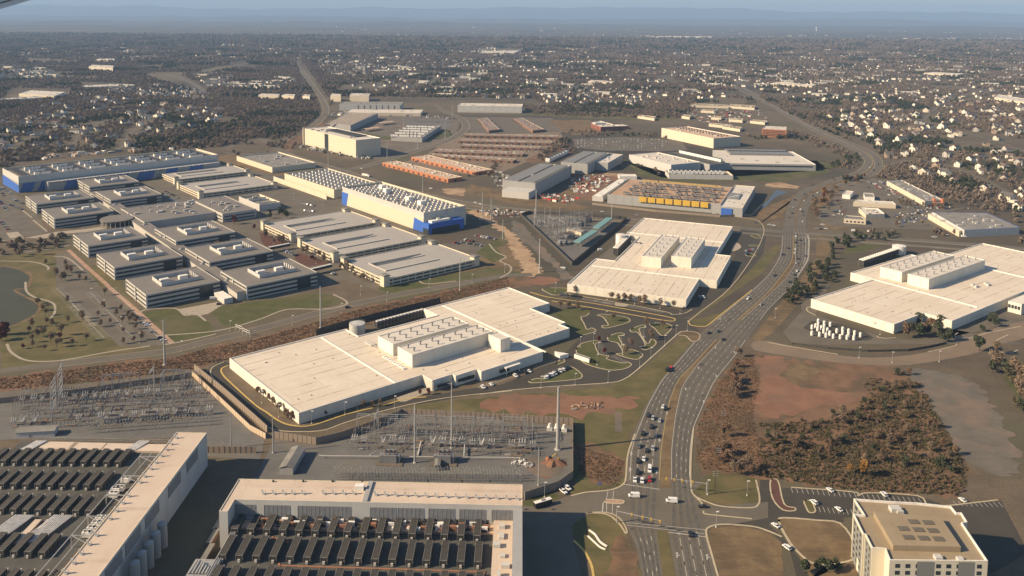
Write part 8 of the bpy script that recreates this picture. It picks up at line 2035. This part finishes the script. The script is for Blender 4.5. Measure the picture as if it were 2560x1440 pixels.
# where no wood grows: the industrial basin, roads, shops
CLEAR = [[(-100, 395), (600, 360), (700, 370), (820, 270), (850, 240), (1330, 245), (1400, 285), (1700, 296), (1760, 255), (1900, 262), (1960, 300), (2100, 350), (2230, 400), (2190, 445), (2360, 500), (2560, 545), (2600, 1500), (-100, 1500)],
    [(1835, 200), (1860, 200), (2000, 285), (2180, 365), (2215, 410), (2150, 460), (2080, 360), (1900, 270)], [(30, 220), (180, 222), (170, 245), (0, 252)], [(200, 205), (320, 208), (310, 222), (205, 222)], [(742, 146), (752, 150), (778, 185), (822, 245), (830, 285), (800, 325), (770, 332), (800, 285), (792, 245), (754, 190), (740, 160)],
    [(360, 182), (440, 186), (520, 215), (515, 250), (480, 225), (380, 195)], [(500, 175), (610, 155), (620, 162), (505, 186)], [(1195, 120), (1310, 122), (1300, 138), (1190, 136)], [(860, 212), (960, 208), (960, 225), (840, 228)]]
hg = {}
for y, x, wh, rr in HS: hg.setdefault((int(x // 12), int(y // 12)), 1)
for st_ in STREETS:
    w_ = smooth(gp(st_), 12)
    for a_, b_ in zip(w_, w_[1:]):
        n_ = max(1, int((b_ - a_).length / 6))
        for k in range(n_): q_ = a_ + (b_ - a_) * k / n_; hg[(int(q_.x // 12), int(q_.y // 12))] = 1
rnd = random.Random(5); W1 = []; W2 = []
def clear_at(x, y):
    q_ = px((x, y, 0)); return any(inpoly(q_, c_) for c_ in CLEAR)
y = 1150.0
while y < 9500:
    st = 10.5 if y < 2600 else (14.5 if y < 4200 else (22 if y < 6500 else 40)); w = y * .66 + 60; x = -w
    while x < w:
        X, Y_ = x + rnd.uniform(-.5, .5) * st, y + rnd.uniform(-.5, .5) * st
        near = (int(X // 12), int(Y_ // 12)) in hg
        d_ = vn(X, Y_, 170) * .6 + vn(X + 999, Y_, 60) * .4
        near = near or (y < 3500 and any((int(X // 12) + i_, int(Y_ // 12) + j_) in hg for i_, j_ in ((0, -1), (-1, 0), (1, 0), (-1, -1), (0, -2))) and rnd.random() < .9)
        if not near and d_ > (.29 if X < -60 and y < 3400 else .36) and rnd.random() < .92 and not clear_at(X, Y_):
            k = 1.0 if st < 12 else st / 12
            (W2 if vn(X + 3000, Y_ - 500, 120) > .66 else W1).append((X, Y_, -.3 * k, rnd.uniform(.55, 1.0) * k))
        x += st
    y += st
BELTS = [([(330, 385), (450, 345), (590, 300), (680, 270), (780, 268), (790, 290), (740, 330), (690, 350), (640, 345), (570, 365), (420, 378)], 9, .85), ([(0, 385), (120, 388), (100, 398), (30, 415), (0, 420)], 10, .9), ([(1290, 262), (1480, 268), (1700, 285), (1700, 296), (1480, 292), (1330, 285)], 10, .8), ([(1340, 395), (1400, 345), (1425, 348), (1430, 362), (1370, 392), (1350, 405)], 9, .8),
    ([(1835, 335), (1910, 345), (2000, 350), (2080, 385), (2120, 400), (2110, 380), (2020, 340), (1950, 318), (1975, 340), (1900, 350)], 11, .75), ([(2085, 365), (2150, 395), (2140, 425), (2070, 420), (2110, 395)], 10, .7), ([(560, 385), (700, 372), (760, 352), (800, 320), (780, 345), (730, 375), (600, 392)], 14, .5), ([(1235, 400), (1250, 425), (1245, 440), (1160, 452), (1150, 445), (1225, 430)], 12, .5),
    ([(2200, 505), (2300, 515), (2420, 515), (2540, 540), (2560, 570), (2440, 520), (2300, 525)], 13, .6), ([(2060, 450), (2200, 440), (2260, 450), (2360, 480), (2400, 500), (2330, 480), (2250, 445), (2160, 445), (2100, 465)], 12, .6), ([(2060, 585), (2200, 590), (2350, 590), (2560, 610), (2560, 600), (2340, 582), (2180, 580)], 14, .5), ([(1900, 230), (1960, 262), (2060, 320), (2140, 355), (2100, 345), (2000, 300), (1900, 245)], 10, .8),
    ([(850, 235), (960, 228), (1330, 236), (1330, 246), (1100, 244), (850, 243)], 12, .6), ([(1420, 330), (1560, 332), (1680, 340), (1670, 346), (1540, 340), (1420, 345)], 12, .5), ([(1550, 395), (1590, 400), (1660, 440), (1580, 420)], 16, .5), ([(0, 600), (160, 590), (180, 615), (0, 640)], 12, .8), ([(1440, 385), (1470, 370), (1420, 372), (1380, 390)], 12, .6)]
for poly, st_, dens in BELTS:
    w_ = gp(poly); wp = [(p.x, p.y) for p in w_]; x0, x1, y0, y1 = min(p[0] for p in wp), max(p[0] for p in wp), min(p[1] for p in wp), max(p[1] for p in wp)
    for k in range(int((x1 - x0) * (y1 - y0) / st_ ** 2)):
        X, Y_ = rnd.uniform(x0, x1), rnd.uniform(y0, y1)
        if rnd.random() < dens and inpoly((X, Y_), wp): (W2 if vn(X, Y_, 70) > .68 else W1).append((X, Y_, -.3, rnd.uniform(.5, 1.0)))
print('wood', len(W1), len(W2), 'houses', len(HS), 'trees', TC[0])
C_ = lambda *k: [CROWN[q_] for q_ in CROWN if q_[0] in k]
def lo(kind, n, seed, leaf, mt, r=4.2, h=6.5, z=4.6): return crown(kind, n, seed, r, h, z, leaf).mesh('crown', M[mt])
# the lower-detail crowns belong to two real trees standing in the wood
FW = []
for i in range(4):
    p = P(690 + i * 17, 330 - i * 9)
    t = put('tree', None, None, (p.x, p.y, 0), label='bushy brown tree, %s of four at the wood edge left of the cream tower' % ('nearest', 'second', 'third', 'farthest')[i], cat='tree', group='wood-edge trees')
    FW.append(put('crown', lo('leaf', 100, 40 + i, .9, 'forest'), t)); put('trunk', TP['bare', 0][1], t)
FG = []
for i in range(2):
    p = P(752 + i * 26, 272 - i * 4)
    t = put('tree', None, None, (p.x, p.y, 0), label='dark green tree %s in the belt by the junction road' % ('left', 'right')[i], cat='tree', group='green belt trees')
    FG.append(put('crown', lo('leaf', 90, 50 + i, 1.0, 'green'), t)); put('trunk', TP['bare', 0][1], t)
scatter('woodland', W1, FW, 'brown leafless woodland filling the ground between the suburbs', 'woodland', 1)
scatter('evergreen_woodland', W2, FG, 'dark evergreen patches inside the brown woodland', 'woodland', 2)
# thicket of low saplings in the autumn wood
tp_ = []; wpoly = [(p.x, p.y) for p in gp([(1905, 1195), (1890, 1110), (1990, 1050), (2080, 1055), (2150, 1010), (2160, 950), (2260, 930), (2300, 960), (2370, 1090), (2420, 1200), (2395, 1240), (2100, 1222)])]
x0, x1, y0, y1 = min(p[0] for p in wpoly), max(p[0] for p in wpoly), min(p[1] for p in wpoly), max(p[1] for p in wpoly)
for k in range(int((x1 - x0) * (y1 - y0) / 9)):
    X, Y_ = rnd.uniform(x0, x1), rnd.uniform(y0, y1)
    if inpoly((X, Y_), wpoly) and vn(X, Y_, 14) * .6 + vn(X + 50, Y_, 40) * .4 > .44: tp_.append((X, Y_, -.9, rnd.uniform(.16, .36)))
scatter('thicket', tp_, C_('bare') + C_('rusty') + C_('olive'), 'low thicket of brown saplings filling the autumn wood', 'thicket', 9)
# fine scrub tufts on the near rough ground
def tuft(seed, mt):
    rnd_ = random.Random(seed); b = MB()
    for k in range(16):
        a = rnd_.uniform(0, 6.28); r_ = rnd_.uniform(0, .8); c = Vector((r_ * math.cos(a), r_ * math.sin(a), 0)); e = Vector((math.cos(a + 1.5), math.sin(a + 1.5), 0)) * .35
        b.quad(c - e, c + e, c + e * .3 + Vector((rnd_.uniform(-.4, .4), rnd_.uniform(-.4, .4), rnd_.uniform(.5, 1.2))))
    return b.mesh('tuft', M[mt])
def tufts(name, polys, step, mt, label, s, seed):
    rnd_ = random.Random(seed); pts = []
    for poly in polys:
        w_ = gp(poly); x0, x1, y0, y1 = min(p.x for p in w_), max(p.x for p in w_), min(p.y for p in w_), max(p.y for p in w_); wp = [(p.x, p.y) for p in w_]
        for k in range(int((x1 - x0) * (y1 - y0) / step ** 2)):
            x, y_ = rnd_.uniform(x0, x1), rnd_.uniform(y0, y1)
            if inpoly((x, y_), wp) and vn(x, y_, 5) * .5 + vn(x, y_, 30) * .5 > (.12 if seed == 3 else .28): pts.append((x, y_, .03, rnd_.uniform(*s)))
    pr = []
    for i in range(2):
        q_ = polys[0][i]; p = P(*q_); pr.append(put('shrub', tuft(seed * 3 + i, mt), None, (p.x, p.y, 0), 0, None, '%s at the %s of its patch' % (label, ('corner', 'upper edge')[i]), 'shrub', None, 1.4))
    print(name, len(pts)); scatter(name, pts, pr, label + 's spread over the rough ground', 'scrub', seed)
tufts('rust_scrub', [[(-40, 950), (150, 928), (300, 908), (430, 896), (520, 871), (620, 853), (760, 815), (900, 773), (1080, 738), (1270, 693), (1272, 716), (1060, 770), (870, 818), (640, 878), (575, 896), (480, 923), (250, 953), (0, 975)],
    [(1442, 1116), (1560, 1150), (1545, 1215), (1450, 1190)], [(1760, 1175), (1740, 1150), (1745, 1060), (1800, 950), (1850, 895), (1880, 890), (1900, 950), (1880, 1040), (1920, 1190)]], 1.15, 'scrubleaf', 'low rust-brown shrub', (.3, .75), 3)
tufts('wood_scrub', [[(1900, 1190), (1900, 1060), (2100, 1050), (2240, 950), (2300, 960), (2420, 1180), (2400, 1240), (2100, 1222)]], 1.3, 'olive', 'low olive-brown shrub', (.5, 1.2), 4)

# ---------------------------------------------------------------- the aircraft's own wing, a few metres away
def ray(u, v, dist): 
    d_ = (_f + AX * ((u - CX) / FPX) - AU * ((v - CY) / FPX)); return Vector((0, 0, CAMH)) + d_ * dist
q = NT('wing_skin'); q.out(q.mix(q.noise(1.5), (.72, .72, .72), (.8, .8, .79)), .5)
A0, A1, A2, A3 = ray(-900, 290, 9), ray(330, -75, 14), ray(330, -420, 14), ray(-900, -420, 9)
th_ = Vector((0, 0, .12)); b = MB()
b.v = [tuple(v_) for v_ in (A0, A1, A2, A3, A0 + th_ * .3, A1 + th_ * .3, A2 + th_, A3 + th_)]
b.f = [(3, 2, 1, 0), (4, 5, 6, 7), (0, 1, 5, 4), (1, 2, 6, 5), (2, 3, 7, 6), (3, 0, 4, 7)]; b.m = [0] * 6
t = put('aircraft_wing', None, label='pale grey trailing edge of the aircraft wing in the top left corner', cat='aircraft wing')
b.build('flap', q.mat, t)
b = MB(); D_ = (A1 - A0).normalized(); U_ = (A3 - A0).normalized()
for f_ in (.035, .11): p, s_ = A0 + (A3 - A0) * f_ - (A3 - A0).cross(A1 - A0).normalized() * .012, A1 + (A2 - A1) * f_ - (A3 - A0).cross(A1 - A0).normalized() * .012; b.tube(p, s_, .008, 4)
b.build('panel_seam', M['dark'], t)

for o in bpy.data.objects:
    if o.get('label') and len(o['label'].replace('-', ' ').split()) > 16: print('LONG', o.name, o['label'])
